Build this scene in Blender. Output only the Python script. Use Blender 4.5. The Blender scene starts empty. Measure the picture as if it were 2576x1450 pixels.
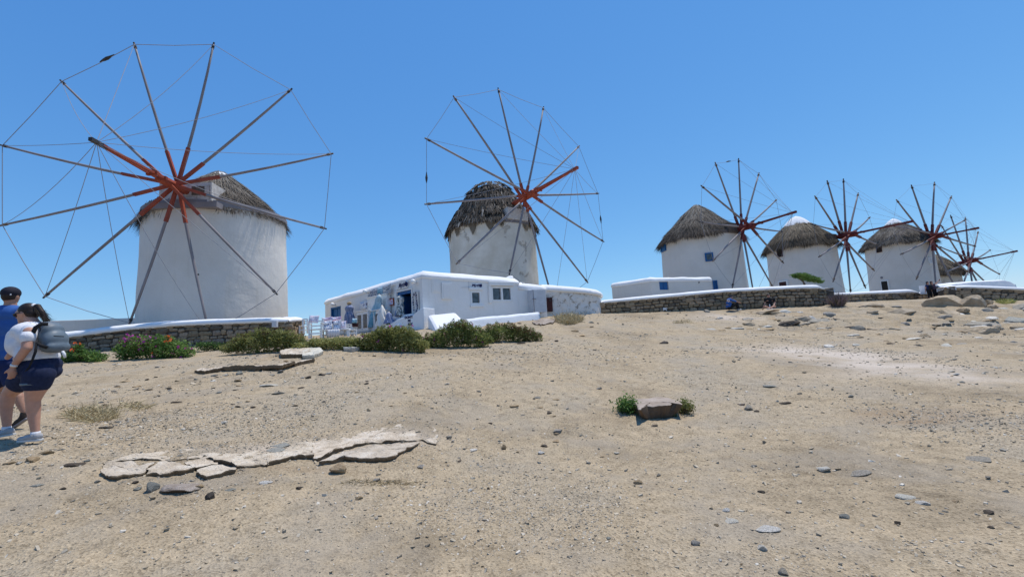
import bpy, math, random
import numpy as np
from mathutils import Vector, Matrix
random.seed(7); RNG=np.random.default_rng(11)
SC=bpy.context.scene; COL=SC.collection
PI=math.pi
# ---------------------------------------------------------------- camera
FPX=1080.0; PITCH=math.radians(6.5); ROLL=0.06; CAM=np.array([0,0,1.6])
_F=np.array([0,math.cos(PITCH),math.sin(PITCH)]); _R0=np.array([1.,0,0]); _U0=np.array([0,-math.sin(PITCH),math.cos(PITCH)])
_R=_R0*math.cos(ROLL)-_U0*math.sin(ROLL); _U=_U0*math.cos(ROLL)+_R0*math.sin(ROLL)
cd=bpy.data.cameras.new('camera'); cam=bpy.data.objects.new('camera',cd); COL.objects.link(cam)
cd.sensor_width=36; cd.lens=36*FPX/2575.; cd.clip_start=0.05; cd.clip_end=9000
cam.matrix_world=Matrix(((_R[0],_U[0],-_F[0],CAM[0]),(_R[1],_U[1],-_F[1],CAM[1]),(_R[2],_U[2],-_F[2],CAM[2]),(0,0,0,1)))
SC.camera=cam
# ---------------------------------------------------------------- light
SUN=np.array([0.24,0.21,0.95]); SUN/=np.linalg.norm(SUN)
w=bpy.data.worlds.new('World'); SC.world=w; w.use_nodes=True
nt=w.node_tree; nt.nodes.clear()
sky=nt.nodes.new('ShaderNodeTexSky'); sky.sky_type='NISHITA'; sky.sun_disc=False
sky.sun_elevation=math.asin(SUN[2]); sky.sun_rotation=math.atan2(SUN[0],SUN[1])
sky.altitude=0; sky.air_density=1.0; sky.dust_density=0.0; sky.ozone_density=5.0
bg=nt.nodes.new('ShaderNodeBackground'); bg.inputs['Strength'].default_value=0.116
wo=nt.nodes.new('ShaderNodeOutputWorld')
tint=nt.nodes.new('ShaderNodeMix');tint.data_type='RGBA';tint.blend_type='MULTIPLY';tint.inputs[0].default_value=1;tint.inputs[7].default_value=(.77,1.13,1.31,1)
nt.links.new(sky.outputs[0],tint.inputs[6]);
sp_=nt.nodes.new('ShaderNodeSeparateColor');cb_=nt.nodes.new('ShaderNodeCombineColor');nt.links.new(tint.outputs[2],sp_.inputs[0])
for ci,(g_,k_) in enumerate(((1.0,.95),(.72,1.385),(.45,2.88))):
    pw=nt.nodes.new('ShaderNodeMath');pw.operation='POWER';pw.inputs[1].default_value=g_;ml=nt.nodes.new('ShaderNodeMath');ml.operation='MULTIPLY';ml.inputs[1].default_value=k_
    nt.links.new(sp_.outputs[ci],pw.inputs[0]);nt.links.new(pw.outputs[0],ml.inputs[0]);nt.links.new(ml.outputs[0],cb_.inputs[ci])
nt.links.new(cb_.outputs[0],bg.inputs[0]); nt.links.new(bg.outputs[0],wo.inputs[0])
sd=bpy.data.lights.new('sun','SUN'); sd.energy=4.2; sd.angle=math.radians(0.53); sd.color=(1,0.94,0.85)
so=bpy.data.objects.new('sun',sd); COL.objects.link(so)
so.rotation_euler=Vector(SUN).to_track_quat('Z','Y').to_euler(); so.location=(0,0,60)
vs=SC.view_settings; vs.view_transform='Standard'; vs.look='None'; vs.exposure=0.0; vs.gamma=1; vs.use_curve_mapping=False
SC.cycles.max_bounces=6; SC.cycles.transparent_max_bounces=8
# ---------------------------------------------------------------- pixel helpers (measured positions -> places in the world)
def ray(px,py): return _F+(px-1287.5)/FPX*_R+(725-py)/FPX*_U
def at(px,py,Y):
    d=ray(px,py); return CAM+d*(Y/d[1])
def C2(x,y): return ((1200+x/2.342)*.6706,(980+y/2.342)*.6706)
def CL(x,y): return (757.8+x*.12757,697.4+y*.12757)
def CR(x,y): return ((1640+x/5.179)*.6706,(960+y/5.179)*.6706)
# ---------------------------------------------------------------- noise
def _h(i,j,s):
    n=(i.astype(np.int64)*374761393+j.astype(np.int64)*668265263+s*1442695041)&0x7fffffff
    n=((n^(n>>13))*1274126177)&0x7fffffff
    return ((n^(n>>16))&0xffff)/65535.0
def vnoise(x,y,s=0):
    x=np.asarray(x,float);y=np.asarray(y,float)
    i=np.floor(x);j=np.floor(y);fx=x-i;fy=y-j
    fx=fx*fx*(3-2*fx);fy=fy*fy*(3-2*fy)
    a=_h(i,j,s);b=_h(i+1,j,s);c=_h(i,j+1,s);d=_h(i+1,j+1,s)
    return (a*(1-fx)+b*fx)*(1-fy)+(c*(1-fx)+d*fx)*fy-0.5
def fbm(x,y,o=4,s=0):
    v=0;a=1
    for k in range(o): v=v+a*vnoise(x*2**k+k*17.3,y*2**k-k*9.1,s+k);a*=.5
    return v
def sstep(a,b,x):
    t=np.clip((x-a)/(b-a),0,1);return t*t*(3-2*t)
# ---------------------------------------------------------------- the lie of the land
GP=[(0,1450,2.7),(1287,1450,2.9),(2575,1450,2.6),(80,1112,5.2),(600,1180,4.7),(1645,1045,7.5),(2400,1100,5.5),(1000,950,9.3),(1287,950,9.5),
(1645,950,10),(2300,950,8.2),(400,950,10.5),(130,912,15),(500,882,16),(800,870,15),(1100,880,14.3),(1350,852,16.5),(1200,880,14.6),
(1360,803,22),(1518,789,26.8),(1700,784,27.4),(1900,779,27.6),(2060,771,28),(2100,767,28.5),(2300,753,34),(2340,750,33),(2575,757,30),(2420,764,29),
(1850,850,17.5),(2300,850,15),(2520,900,11),(1500,850,17.3),(2575,820,19),(2050,800,23.5),(1357,806,22.0),(1250,818,20.4),(1150,838,18.6),(1300,1150,5.6),(1900,1150,5.2),(300,1050,6.6)]
gpts=[at(*g) for g in GP]+[np.array(q,float) for q in [(0,0,0),(-3,0,.05),(3,0,0),(0,-6,-.5),(-9,-5,-.3),(9,-5,-.5),(-12,3,.7),(12,3,-.1),
 (-10.5,19.6,2.0),(-13,22,2.2),(-17,26,2.4),(-26,17,1.8),(-30,8,.9),(-8,24,2.3),(-4,22,2.5),(0,37,3.0),(0,27,2.75),(19,43,2.7),(19,31,2.7),(36,52,2.9),(54,59,3.0),(76,76,3.0),(30,12,.2),(44,22,1.2),(60,35,1.8),(-25,35,2.2)]]
G=np.array(gpts)
def _tps(r): return np.where(r>1e-9,r*r*np.log(r+1e-12),0)
_K=_tps(np.hypot(G[:,None,0]-G[None,:,0],G[:,None,1]-G[None,:,1]))+np.eye(len(G))*2.5
_P=np.c_[np.ones(len(G)),G[:,0],G[:,1]]
_A=np.block([[_K,_P],[_P.T,np.zeros((3,3))]]); _W=np.linalg.solve(_A,np.r_[G[:,2],0,0,0])
def gbase(x,y):
    x=np.asarray(x,float);y=np.asarray(y,float);sh=x.shape;x=x.ravel();y=y.ravel()
    xc=np.clip(x,-45,95);yc=np.clip(y,-10,90)
    z=_W[-3]+_W[-2]*xc+_W[-1]*yc
    for k in range(len(G)): z=z+_W[k]*_tps(np.hypot(xc-G[k,0],yc-G[k,1]))
    z=np.clip(z,-2.5,4.2)
    d=np.hypot(x-20,y-25)
    z=z*(1-sstep(75,150,d))-26*sstep(80,260,d)
    return z.reshape(sh)
def gz(x,y,fine=True):
    x=np.asarray(x,float);y=np.asarray(y,float)
    z=gbase(x,y)
    r=np.hypot(x,y)
    z=z+.10*fbm(x*.35,y*.35,2,3)*sstep(2,6,r)
    # rocky ledges on the right-hand rise
    m=np.exp(-(((x-24)/12)**2+((y-22.5)/5.5)**2)) 
    q=fbm(x*.55+.3*y,y*1.3,3,21)*3.0
    st=(np.floor(q)+sstep(.62,1.0,q-np.floor(q)))
    z=z+m*.26*(st-.45*q)
    m2=sstep(.12,.4,fbm(x*.22,y*.3,2,31))*sstep(5,8,r)*(1-sstep(34,40,r))
    q2=fbm(x*1.1+9,y*2.3,3,41)*2.6; st2=(np.floor(q2)+sstep(.55,1.0,q2-np.floor(q2)))
    z=z+m2*.045*st2
    if fine:
        z=z+.030*fbm(x*2.1,y*2.1,3,5)+.014*fbm(x*9,y*9,2,8)*(1-sstep(14,22,r))+.008*fbm(x*26,y*26,2,9)*(1-sstep(7,12,r))
    return z
def gpt(px,py):
    d=ray(px,py);t0=1.0
    ts=np.geomspace(1.2,120,320);P=CAM+ts[:,None]*d
    h=P[:,2]-gz(P[:,0],P[:,1],False);k=np.argmax(h<0)
    if h[k]>=0: k=len(ts)-1
    a,b=ts[k-1],ts[k]
    t=a+(b-a)*h[k-1]/(h[k-1]-h[k]+1e-9);return CAM+t*d
def gz1(x,y): return float(gz(np.array([x]),np.array([y]))[0])
# ---------------------------------------------------------------- materials
MATS={}
def node_mat(name):
    m=bpy.data.materials.new(name);m.use_nodes=True;t=m.node_tree
    b=t.nodes['Principled BSDF'];b.inputs['Roughness'].default_value=.9
    try:b.inputs['Specular IOR Level'].default_value=.25
    except Exception:pass
    MATS[name]=m;return m,t,b
def N(t,ty,**k):
    n=t.nodes.new(ty)
    for a,v in k.items():
        if a.startswith('i_'): n.inputs[a[2:].replace('_',' ')].default_value=v
        else: setattr(n,a,v)
    return n
def ramp(t,fac,stops,interp='LINEAR'):
    n=t.nodes.new('ShaderNodeValToRGB');n.color_ramp.interpolation=interp
    while len(n.color_ramp.elements)<len(stops): n.color_ramp.elements.new(.5)
    for e,(p,c) in zip(n.color_ramp.elements,stops): e.position=p;e.color=(*c,1) if len(c)==3 else c
    t.links.new(fac,n.inputs[0]);return n
def noise(t,scale,detail=4,rough=.55,dist=0,co=None,kind='Object'):
    n=N(t,'ShaderNodeTexNoise');n.inputs['Scale'].default_value=scale;n.inputs['Detail'].default_value=detail
    n.inputs['Roughness'].default_value=rough;n.inputs['Distortion'].default_value=dist
    if co is None:
        tc=N(t,'ShaderNodeTexCoord');co=tc.outputs[kind]
    t.links.new(co,n.inputs['Vector']);return n
def mix(t,a,b,fac,mode='MIX'):
    m=N(t,'ShaderNodeMix',data_type='RGBA',blend_type=mode)
    for s,v in ((6,a),(7,b)):
        if isinstance(v,tuple): m.inputs[s].default_value=(*v,1)
        else: t.links.new(v,m.inputs[s])
    if isinstance(fac,(int,float)): m.inputs[0].default_value=fac
    else: t.links.new(fac,m.inputs[0])
    return m.outputs[2]
def bump(t,b,h,strength=.5,dist=.02,prev=None):
    n=N(t,'ShaderNodeBump');n.inputs['Strength'].default_value=strength;n.inputs['Distance'].default_value=dist
    t.links.new(h,n.inputs['Height'])
    if prev is not None: t.links.new(prev.outputs[0],n.inputs['Normal'])
    t.links.new(n.outputs[0],b.inputs['Normal']);return n
def mat_simple(name,c1,c2=None,scale=6,rough=.85,bs=.3,bd=.01,metal=0,var=0):
    m,t,b=node_mat(name);c2=c2 or tuple(x*.75 for x in c1)
    n=noise(t,scale,5);r=ramp(t,n.outputs[0],[(.35,c1),(.68,c2)])
    out=r.outputs[0]
    if var:
        oi=N(t,'ShaderNodeObjectInfo')
        rr=ramp(t,oi.outputs['Random'],[(0,(1-var,)*3),(.35,(1,1-.1*var,1-.3*var)),(.7,(1+var*.6,1+.5*var,1+.4*var)),(1,(1-.5*var,1-.5*var,1-.35*var))])
        out=mix(t,out,rr.outputs[0],1.0,'MULTIPLY')
    t.links.new(out,b.inputs['Base Color']);b.inputs['Roughness'].default_value=rough;b.inputs['Metallic'].default_value=metal
    n2=noise(t,scale*4,4);bump(t,b,n2.outputs[0],bs,bd);return m
# whitewash
def mat_white(name,base=(.80,.80,.79),dirty=(.66,.64,.60),amt=.5):
    m,t,b=node_mat(name)
    n=noise(t,.55,6,.65);r=ramp(t,n.outputs[0],[(.45,base),(.72,tuple(base[i]*(1-amt)+dirty[i]*amt for i in range(3)))])
    mp=N(t,'ShaderNodeMapping');tc=N(t,'ShaderNodeTexCoord');t.links.new(tc.outputs['Object'],mp.inputs[0]);mp.inputs['Scale'].default_value=(3.5,3.5,.25)
    n3=noise(t,1.3,5,.6,co=mp.outputs[0]);r3=ramp(t,n3.outputs[0],[(.55,(1,1,1)),(.8,(.90,.89,.86))])
    o=mix(t,r.outputs[0],r3.outputs[0],.8,'MULTIPLY');t.links.new(o,b.inputs['Base Color'])
    n1=noise(t,1.6,5,.6);n2=noise(t,22,4,.6)
    p=bump(t,b,n1.outputs[0],.55,.07);bump(t,b,n2.outputs[0],.25,.008,p);return m
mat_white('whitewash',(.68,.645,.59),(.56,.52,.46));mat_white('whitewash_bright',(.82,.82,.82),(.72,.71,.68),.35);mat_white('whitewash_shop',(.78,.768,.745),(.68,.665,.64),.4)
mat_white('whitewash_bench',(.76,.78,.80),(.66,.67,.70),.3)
# aged plaster
m,t,b=node_mat('old_plaster')
n=noise(t,.5,6,.62);r=ramp(t,n.outputs[0],[(.38,(.66,.62,.54)),(.62,(.53,.48,.39))])
n2=noise(t,.75,9,.62,.35);r2=ramp(t,n2.outputs[0],[(.60,(0,0,0)),(.62,(1,1,1))])
n3=noise(t,7,6,.7);r3=ramp(t,n3.outputs[0],[(.3,(.36,.32,.26)),(.7,(.50,.45,.38))])
o=mix(t,r.outputs[0],r3.outputs[0],r2.outputs[0])
mp=N(t,'ShaderNodeMapping');tc=N(t,'ShaderNodeTexCoord');t.links.new(tc.outputs['Object'],mp.inputs[0]);mp.inputs['Scale'].default_value=(2.5,2.5,.5)
n4=noise(t,2.2,8,.7,.6,co=mp.outputs[0]);r4=ramp(t,n4.outputs[0],[(.64,(1,1,1)),(.70,(.62,.60,.57)),(.78,(.38,.36,.34))])
o=mix(t,o,r4.outputs[0],.75,'MULTIPLY');t.links.new(o,b.inputs['Base Color'])
sub=N(t,'ShaderNodeMath',operation='SUBTRACT');sub.inputs[0].default_value=1;t.links.new(r2.outputs[0],sub.inputs[1])
p=bump(t,b,sub.outputs[0],.7,.03);bump(t,b,n3.outputs[0],.4,.015,p)
# rubble whitewashed
m,t,b=node_mat('rubble_white')
n=noise(t,3.2,9,.72,.4);r=ramp(t,n.outputs[0],[(.50,(.74,.72,.68)),(.57,(.62,.58,.52)),(.61,(.27,.23,.18)),(.70,(.14,.12,.10))])
t.links.new(r.outputs[0],b.inputs['Base Color']);bump(t,b,n.outputs[0],.9,.08)
# ground
m,t,b=node_mat('dry_earth')
n=noise(t,.33,7,.66);r=ramp(t,n.outputs[0],[(.36,(.295,.232,.152)),(.50,(.42,.333,.22)),(.66,(.375,.315,.23))])
n2=noise(t,5,8,.72);r2=ramp(t,n2.outputs[0],[(.3,(.66,.64,.61)),(.5,(1,1,1)),(.72,(1.16,1.14,1.12))])
o=mix(t,r.outputs[0],r2.outputs[0],.9,'MULTIPLY')
v=N(t,'ShaderNodeTexVoronoi',feature='F1');v.inputs['Scale'].default_value=62;v.inputs['Randomness'].default_value=1
tc=N(t,'ShaderNodeTexCoord');t.links.new(tc.outputs['Object'],v.inputs['Vector'])
sp=N(t,'ShaderNodeSeparateColor');t.links.new(v.outputs['Color'],sp.inputs[0])
rv=ramp(t,sp.outputs[0],[(0,(.50,.48,.47)),(.18,(.62,.60,.57)),(.30,(1,1,1)),(.80,(1,1,1)),(.90,(1.10,1.10,1.10)),(1,(1.35,1.35,1.35))])
o=mix(t,o,rv.outputs[0],.7,'MULTIPLY')
n5=noise(t,.9,5,.6);r5=ramp(t,n5.outputs[0],[(.5,(0,0,0)),(.62,(1,1,1))])
o2=mix(t,o,(.33,.285,.225),0.45);o=mix(t,o,o2,r5.outputs[0])
# pale trodden patch and brownish patches
geo=N(t,'ShaderNodeNewGeometry')
at1=N(t,'ShaderNodeAttribute',attribute_name='pale');at2=N(t,'ShaderNodeAttribute',attribute_name='brown')
o=mix(t,o,(.58,.50,.42),at1.outputs['Fac']);o=mix(t,o,(.30,.20,.11),at2.outputs['Fac'])
t.links.new(o,b.inputs['Base Color']);b.inputs['Roughness'].default_value=.97
p=bump(t,b,n2.outputs[0],.8,.03);p=bump(t,b,v.outputs['Distance'],.7,.012,p)
n6=noise(t,45,5,.7);bump(t,b,n6.outputs[0],.7,.010,p)
# gravel with tint
m,t,b=node_mat('gravel')
a=N(t,'ShaderNodeAttribute',attribute_name='tint')
r=ramp(t,a.outputs['Fac'],[(0,(.12,.095,.07)),(.16,(.21,.185,.15)),(.30,(.28,.27,.24)),(.45,(.38,.30,.20)),(.68,(.46,.38,.27)),(.86,(.55,.49,.40)),(1,(.74,.70,.62))])
n=noise(t,30,4);o=mix(t,r.outputs[0],(.44,.37,.27),.40);r2=ramp(t,n.outputs[0],[(.3,(.75,.75,.75)),(.7,(1.2,1.2,1.2))]);o=mix(t,o,r2.outputs[0],.8,'MULTIPLY')
t.links.new(o,b.inputs['Base Color'])
def rockmat(name,c1,c2,c3,sc=3,var=.22):
    m,t,b=node_mat(name)
    n=noise(t,sc,9,.68,.3);r=ramp(t,n.outputs[0],[(.3,c1),(.5,c2),(.68,c3)])
    oi=N(t,'ShaderNodeObjectInfo');rr=ramp(t,oi.outputs['Random'],[(0,(1-var,)*3),(.4,(1,1-.1*var,1-.4*var)),(.75,(1+var,1+.8*var,1+.6*var)),(1,(1-.6*var,1-.5*var,1-.3*var))])
    o=mix(t,r.outputs[0],rr.outputs[0],1.0,'MULTIPLY');t.links.new(o,b.inputs['Base Color'])
    n2=noise(t,sc*6,7,.7);p=bump(t,b,n.outputs[0],.6,.05);bump(t,b,n2.outputs[0],.6,.02,p);return m
rockmat('rock_grey',(.19,.17,.145),(.30,.275,.235),(.40,.37,.32),6)
rockmat('rock_dark',(.05,.04,.032),(.10,.08,.062),(.17,.14,.11),7)
rockmat('rock_tan',(.26,.18,.10),(.38,.28,.17),(.47,.38,.26),5)
rockmat('rock_white',(.45,.42,.36),(.58,.55,.49),(.68,.66,.61),6)
rockmat('rock_bluegrey',(.19,.19,.17),(.29,.29,.26),(.38,.37,.33),7)
rockmat('boulder_tan',(.27,.21,.135),(.40,.32,.225),(.47,.40,.30),1.6,.1)
rockmat('slab_rock',(.22,.17,.13),(.34,.28,.23),(.44,.38,.33),2.2,.05)
def side_brown_shade(name,c,lo=.35,hi=.8):  # steep faces go rust-brown and darker, shade painted into the colour
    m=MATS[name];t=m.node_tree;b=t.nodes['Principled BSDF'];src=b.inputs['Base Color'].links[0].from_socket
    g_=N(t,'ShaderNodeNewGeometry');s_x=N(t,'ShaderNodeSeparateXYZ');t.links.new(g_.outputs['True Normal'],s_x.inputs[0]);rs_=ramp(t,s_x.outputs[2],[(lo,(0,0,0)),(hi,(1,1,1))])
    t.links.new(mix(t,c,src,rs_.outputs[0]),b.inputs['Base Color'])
side_brown_shade('slab_rock',(.13,.09,.06),.2,.5)
rockmat('cement_crust',(.38,.31,.225),(.56,.475,.37),(.68,.61,.51),4,.08)
m=MATS['cement_crust'];t=m.node_tree;b=t.nodes['Principled BSDF'];src=b.inputs['Base Color'].links[0].from_socket
v=N(t,'ShaderNodeTexVoronoi',feature='DISTANCE_TO_EDGE');v.inputs['Scale'].default_value=26;nz_=noise(t,9,3);
tc=N(t,'ShaderNodeTexCoord');mx_=mix(t,tc.outputs['Object'],nz_.outputs[1],.06);t.links.new(mx_,v.inputs['Vector'])
rv=ramp(t,v.outputs['Distance'],[(0,(.62,.58,.52)),(.10,(1,1,1))]);nn_=noise(t,2.3,5);rr_=ramp(t,nn_.outputs[0],[(.42,(0,0,0)),(.56,(1,1,1))])
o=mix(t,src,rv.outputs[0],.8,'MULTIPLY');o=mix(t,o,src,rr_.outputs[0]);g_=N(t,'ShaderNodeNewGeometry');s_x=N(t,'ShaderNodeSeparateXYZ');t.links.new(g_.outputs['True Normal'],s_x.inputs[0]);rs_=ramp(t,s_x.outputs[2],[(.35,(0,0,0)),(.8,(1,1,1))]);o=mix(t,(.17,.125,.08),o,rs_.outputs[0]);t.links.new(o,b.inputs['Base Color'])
pv=b.inputs['Normal'].links[0].from_node;bump(t,b,v.outputs['Distance'],.8,.02,pv)
rockmat('wall_stone',(.125,.10,.077),(.225,.185,.14),(.32,.275,.215),2.3,.45)
rockmat('wall_stone_warm',(.16,.12,.08),(.27,.21,.145),(.38,.31,.225),2.3,.42)
mat_simple('mortar',(.10,.082,.065),(.06,.05,.04),5)
mat_simple('wood_grey',(.25,.228,.232),(.19,.172,.178),1.2,.6,.2,.004)
mat_simple('wood_brown',(.16,.12,.09),(.10,.075,.055),5,.75)
mat_simple('wood_red',(.34,.072,.036),(.23,.048,.027),2.2,.6,.3,.006)
mat_simple('wood_darkred',(.16,.03,.028),(.10,.02,.02),3,.6,.3,.006)
mat_simple('board_pale',(.62,.58,.53),(.44,.40,.36),5,.8)
mat_simple('rope_grey',(.30,.30,.33),(.26,.26,.29),3,.8,.0)
mat_simple('iron',(.06,.05,.045),(.03,.03,.03),12,.5)
mat_simple('paint_blue',(.012,.11,.30),(.01,.085,.24),8,.45)
mat_simple('paint_white',(.78,.78,.77),(.70,.70,.69),8,.5)
mat_simple('paint_grey',(.60,.61,.63),(.52,.53,.55),5,.6)
mat_simple('dark_inside',(.02,.018,.016),(.03,.027,.025),8,.8)
mat_simple('ink_navy',(.012,.018,.10),(.012,.018,.08),8,.6)
mat_simple('door_red',(.05,.012,.012),(.035,.01,.01),8,.6)
mat_simple('globe_white',(.82,.82,.80),(.78,.78,.76),4,.25,0)
m,t,b=node_mat('glass_dark');b.inputs['Base Color'].default_value=(.045,.055,.06,1);b.inputs['Roughness'].default_value=.08
b.inputs['Specular IOR Level'].default_value=.6
n=noise(t,2.5,3);r=ramp(t,n.outputs[0],[(.4,(.03,.035,.04)),(.6,(.08,.10,.12))]);t.links.new(r.outputs[0],b.inputs['Base Color'])
def tintmat(name,stops,rough=.8,trans=0):
    m,t,b=node_mat(name);a=N(t,'ShaderNodeAttribute',attribute_name='tint');r=ramp(t,a.outputs['Fac'],stops)
    t.links.new(r.outputs[0],b.inputs['Base Color']);b.inputs['Roughness'].default_value=rough
    if trans:
        tr=N(t,'ShaderNodeBsdfTranslucent');mx=N(t,'ShaderNodeMixShader');mx.inputs[0].default_value=trans
        t.links.new(r.outputs[0],tr.inputs[0]);t.links.new(b.outputs[0],mx.inputs[1]);t.links.new(tr.outputs[0],mx.inputs[2])
        t.links.new(mx.outputs[0],t.nodes['Material Output'].inputs[0])
    return m
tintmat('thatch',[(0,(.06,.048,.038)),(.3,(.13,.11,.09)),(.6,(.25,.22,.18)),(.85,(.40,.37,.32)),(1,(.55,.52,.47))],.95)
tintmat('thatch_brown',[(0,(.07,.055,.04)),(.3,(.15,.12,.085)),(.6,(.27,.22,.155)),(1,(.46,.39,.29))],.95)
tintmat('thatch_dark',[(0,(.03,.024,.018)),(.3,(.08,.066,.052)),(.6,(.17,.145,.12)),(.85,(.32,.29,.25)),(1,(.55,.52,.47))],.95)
tintmat('leaf_olive',[(0,(.09,.05,.03)),(.22,(.13,.11,.04)),(.5,(.17,.19,.05)),(.8,(.29,.30,.095)),(1,(.42,.40,.16))],.6,.4)
tintmat('leaf_mixed',[(0,(.12,.055,.035)),(.25,(.19,.11,.05)),(.42,(.11,.14,.04)),(.7,(.20,.25,.065)),(1,(.38,.39,.14))],.55,.4)
tintmat('leaf_green',[(0,(.035,.06,.018)),(.5,(.10,.19,.04)),(1,(.22,.33,.08))],.55,.3)
tintmat('petal',[(0,(.42,.03,.30)),(.7,(.62,.08,.45)),(.8,(.75,.10,.03)),(1,(.85,.20,.05))],.6,.3)
tintmat('lavender',[(0,(.10,.09,.05)),(.5,(.17,.13,.11)),(1,(.28,.19,.30))],.8,.2)
tintmat('dry_grass',[(0,(.20,.15,.08)),(.5,(.42,.34,.19)),(1,(.62,.54,.34))],.85,.15)
def skin(name,c): 
    m=mat_simple(name,c,tuple(x*.86 for x in c),18,.5,.1,.002);bb=m.node_tree.nodes['Principled BSDF']
    bb.inputs['Subsurface Weight'].default_value=.1;bb.inputs['Subsurface Radius'].default_value=(.02,.008,.004);bb.inputs['Subsurface Scale'].default_value=.5;return m
skin('skin_light',(.50,.27,.19));skin('skin_tan',(.40,.22,.15))
mat_simple('cloth_blue',(.035,.11,.34),(.03,.09,.28),14,.85,.5,.006)
mat_simple('cloth_white',(.72,.72,.74),(.62,.62,.66),16,.9,.6,.008)
mat_simple('cloth_denim',(.010,.016,.045),(.018,.026,.065),30,.9,.5,.004)
mat_simple('cloth_navy',(.012,.02,.07),(.015,.025,.085),20,.9,.5,.004)
mat_simple('cloth_black',(.012,.012,.014),(.02,.02,.022),20,.9)
mat_simple('cloth_plum',(.09,.05,.07),(.07,.04,.05),20,.9)
mat_simple('bag_grey',(.14,.18,.215),(.10,.13,.16),10,.5,.3,.004)
mat_simple('hair_dark',(.018,.012,.010),(.03,.018,.013),30,.5,.5,.006)
mat_simple('hair_brown',(.06,.025,.018),(.04,.018,.012),30,.5,.5,.006)
mat_simple('cap_navy',(.012,.012,.022),(.018,.018,.03),20,.8)
mat_simple('shoe_grey',(.42,.41,.41),(.34,.33,.33),25,.8)
mat_simple('shoe_brown',(.035,.025,.02),(.05,.038,.03),20,.8)
mat_simple('rubber_white',(.62,.61,.59),(.5,.5,.48),20,.7)
mat_simple('strap_white',(.7,.7,.7),(.6,.6,.6),20,.6)
m,t,b=node_mat('sea_water');b.inputs['Base Color'].default_value=(.01,.06,.14,1);b.inputs['Roughness'].default_value=.15
n=noise(t,.05,6);bump(t,b,n.outputs[0],.6,1.5)
# printed cloths
def printmat(name,base,inks,scale=14,feature='noise'):
    m,t,b=node_mat(name);tc=N(t,'ShaderNodeTexCoord')
    if feature=='wave':
        wv=N(t,'ShaderNodeTexWave',wave_type='RINGS');wv.inputs['Scale'].default_value=scale;wv.inputs['Distortion'].default_value=1.2
        t.links.new(tc.outputs['Object'],wv.inputs[0]);f=wv.outputs['Fac']
    elif feature=='vor':
        wv=N(t,'ShaderNodeTexVoronoi');wv.inputs['Scale'].default_value=scale;t.links.new(tc.outputs['Object'],wv.inputs['Vector']);f=wv.outputs['Distance']
    else:
        f=noise(t,scale,2,.5,1.0).outputs[0]
    st=[(0,base)]+[(p,c) for p,c in inks]
    r=ramp(t,f,st,'CONSTANT');t.links.new(r.outputs[0],b.inputs['Base Color']);return m
printmat('print_fish',(.72,.73,.76),[(.10,(.03,.04,.16)),(.28,(.72,.73,.76)),(.42,(.25,.33,.55)),(.50,(.74,.75,.77))],9,'vor')
printmat('print_pastel',(.74,.72,.74),[(.42,(.45,.25,.40)),(.47,(.74,.72,.74)),(.56,(.40,.48,.70)),(.62,(.75,.73,.75))],9)
printmat('print_bright',(.30,.36,.60),[(.40,(.72,.70,.74)),(.52,(.62,.22,.34)),(.6,(.70,.55,.62)),(.68,(.18,.24,.5))],7)
printmat('print_mandala',(.16,.18,.22),[(.35,(.55,.56,.57)),(.55,(.20,.22,.28)),(.75,(.62,.62,.61))],5.5,'wave')
printmat('print_dark',(.05,.06,.12),[(.12,(.5,.5,.52)),(.25,(.07,.08,.14)),(.45,(.4,.4,.42))],14,'vor')
printmat('print_darkcloth',(.16,.20,.34),[(.45,(.24,.29,.42)),(.55,(.14,.17,.30)),(.62,(.4,.44,.52))],20)
m,t,b=node_mat('cloth_teal');n=noise(t,6,5,.6,.8);r=ramp(t,n.outputs[0],[(.3,(.07,.24,.36)),(.5,(.22,.42,.52)),(.62,(.50,.62,.68))]);t.links.new(r.outputs[0],b.inputs['Base Color'])
tc=N(t,'ShaderNodeTexCoord');sx=N(t,'ShaderNodeSeparateXYZ');t.links.new(tc.outputs['Generated'],sx.inputs[0])
rz=ramp(t,sx.outputs[2],[(.0,(.03,.20,.30)),(.4,(.12,.30,.42)),(.7,(.38,.52,.58)),(1,(.55,.62,.64))]);o=mix(t,r.outputs[0],rz.outputs[0],.6);t.links.new(o,b.inputs['Base Color'])
printmat('cloth_cream_dots',(.34,.31,.27),[(.10,(.72,.70,.66))],5,'vor')
mat_simple('cloth_cream',(.74,.71,.66),(.60,.57,.53),9,.9)
printmat('cloth_stripe',(.10,.13,.14),[(.25,(.55,.57,.55)),(.5,(.13,.16,.17)),(.62,(.6,.6,.57))],5,'wave')
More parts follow.
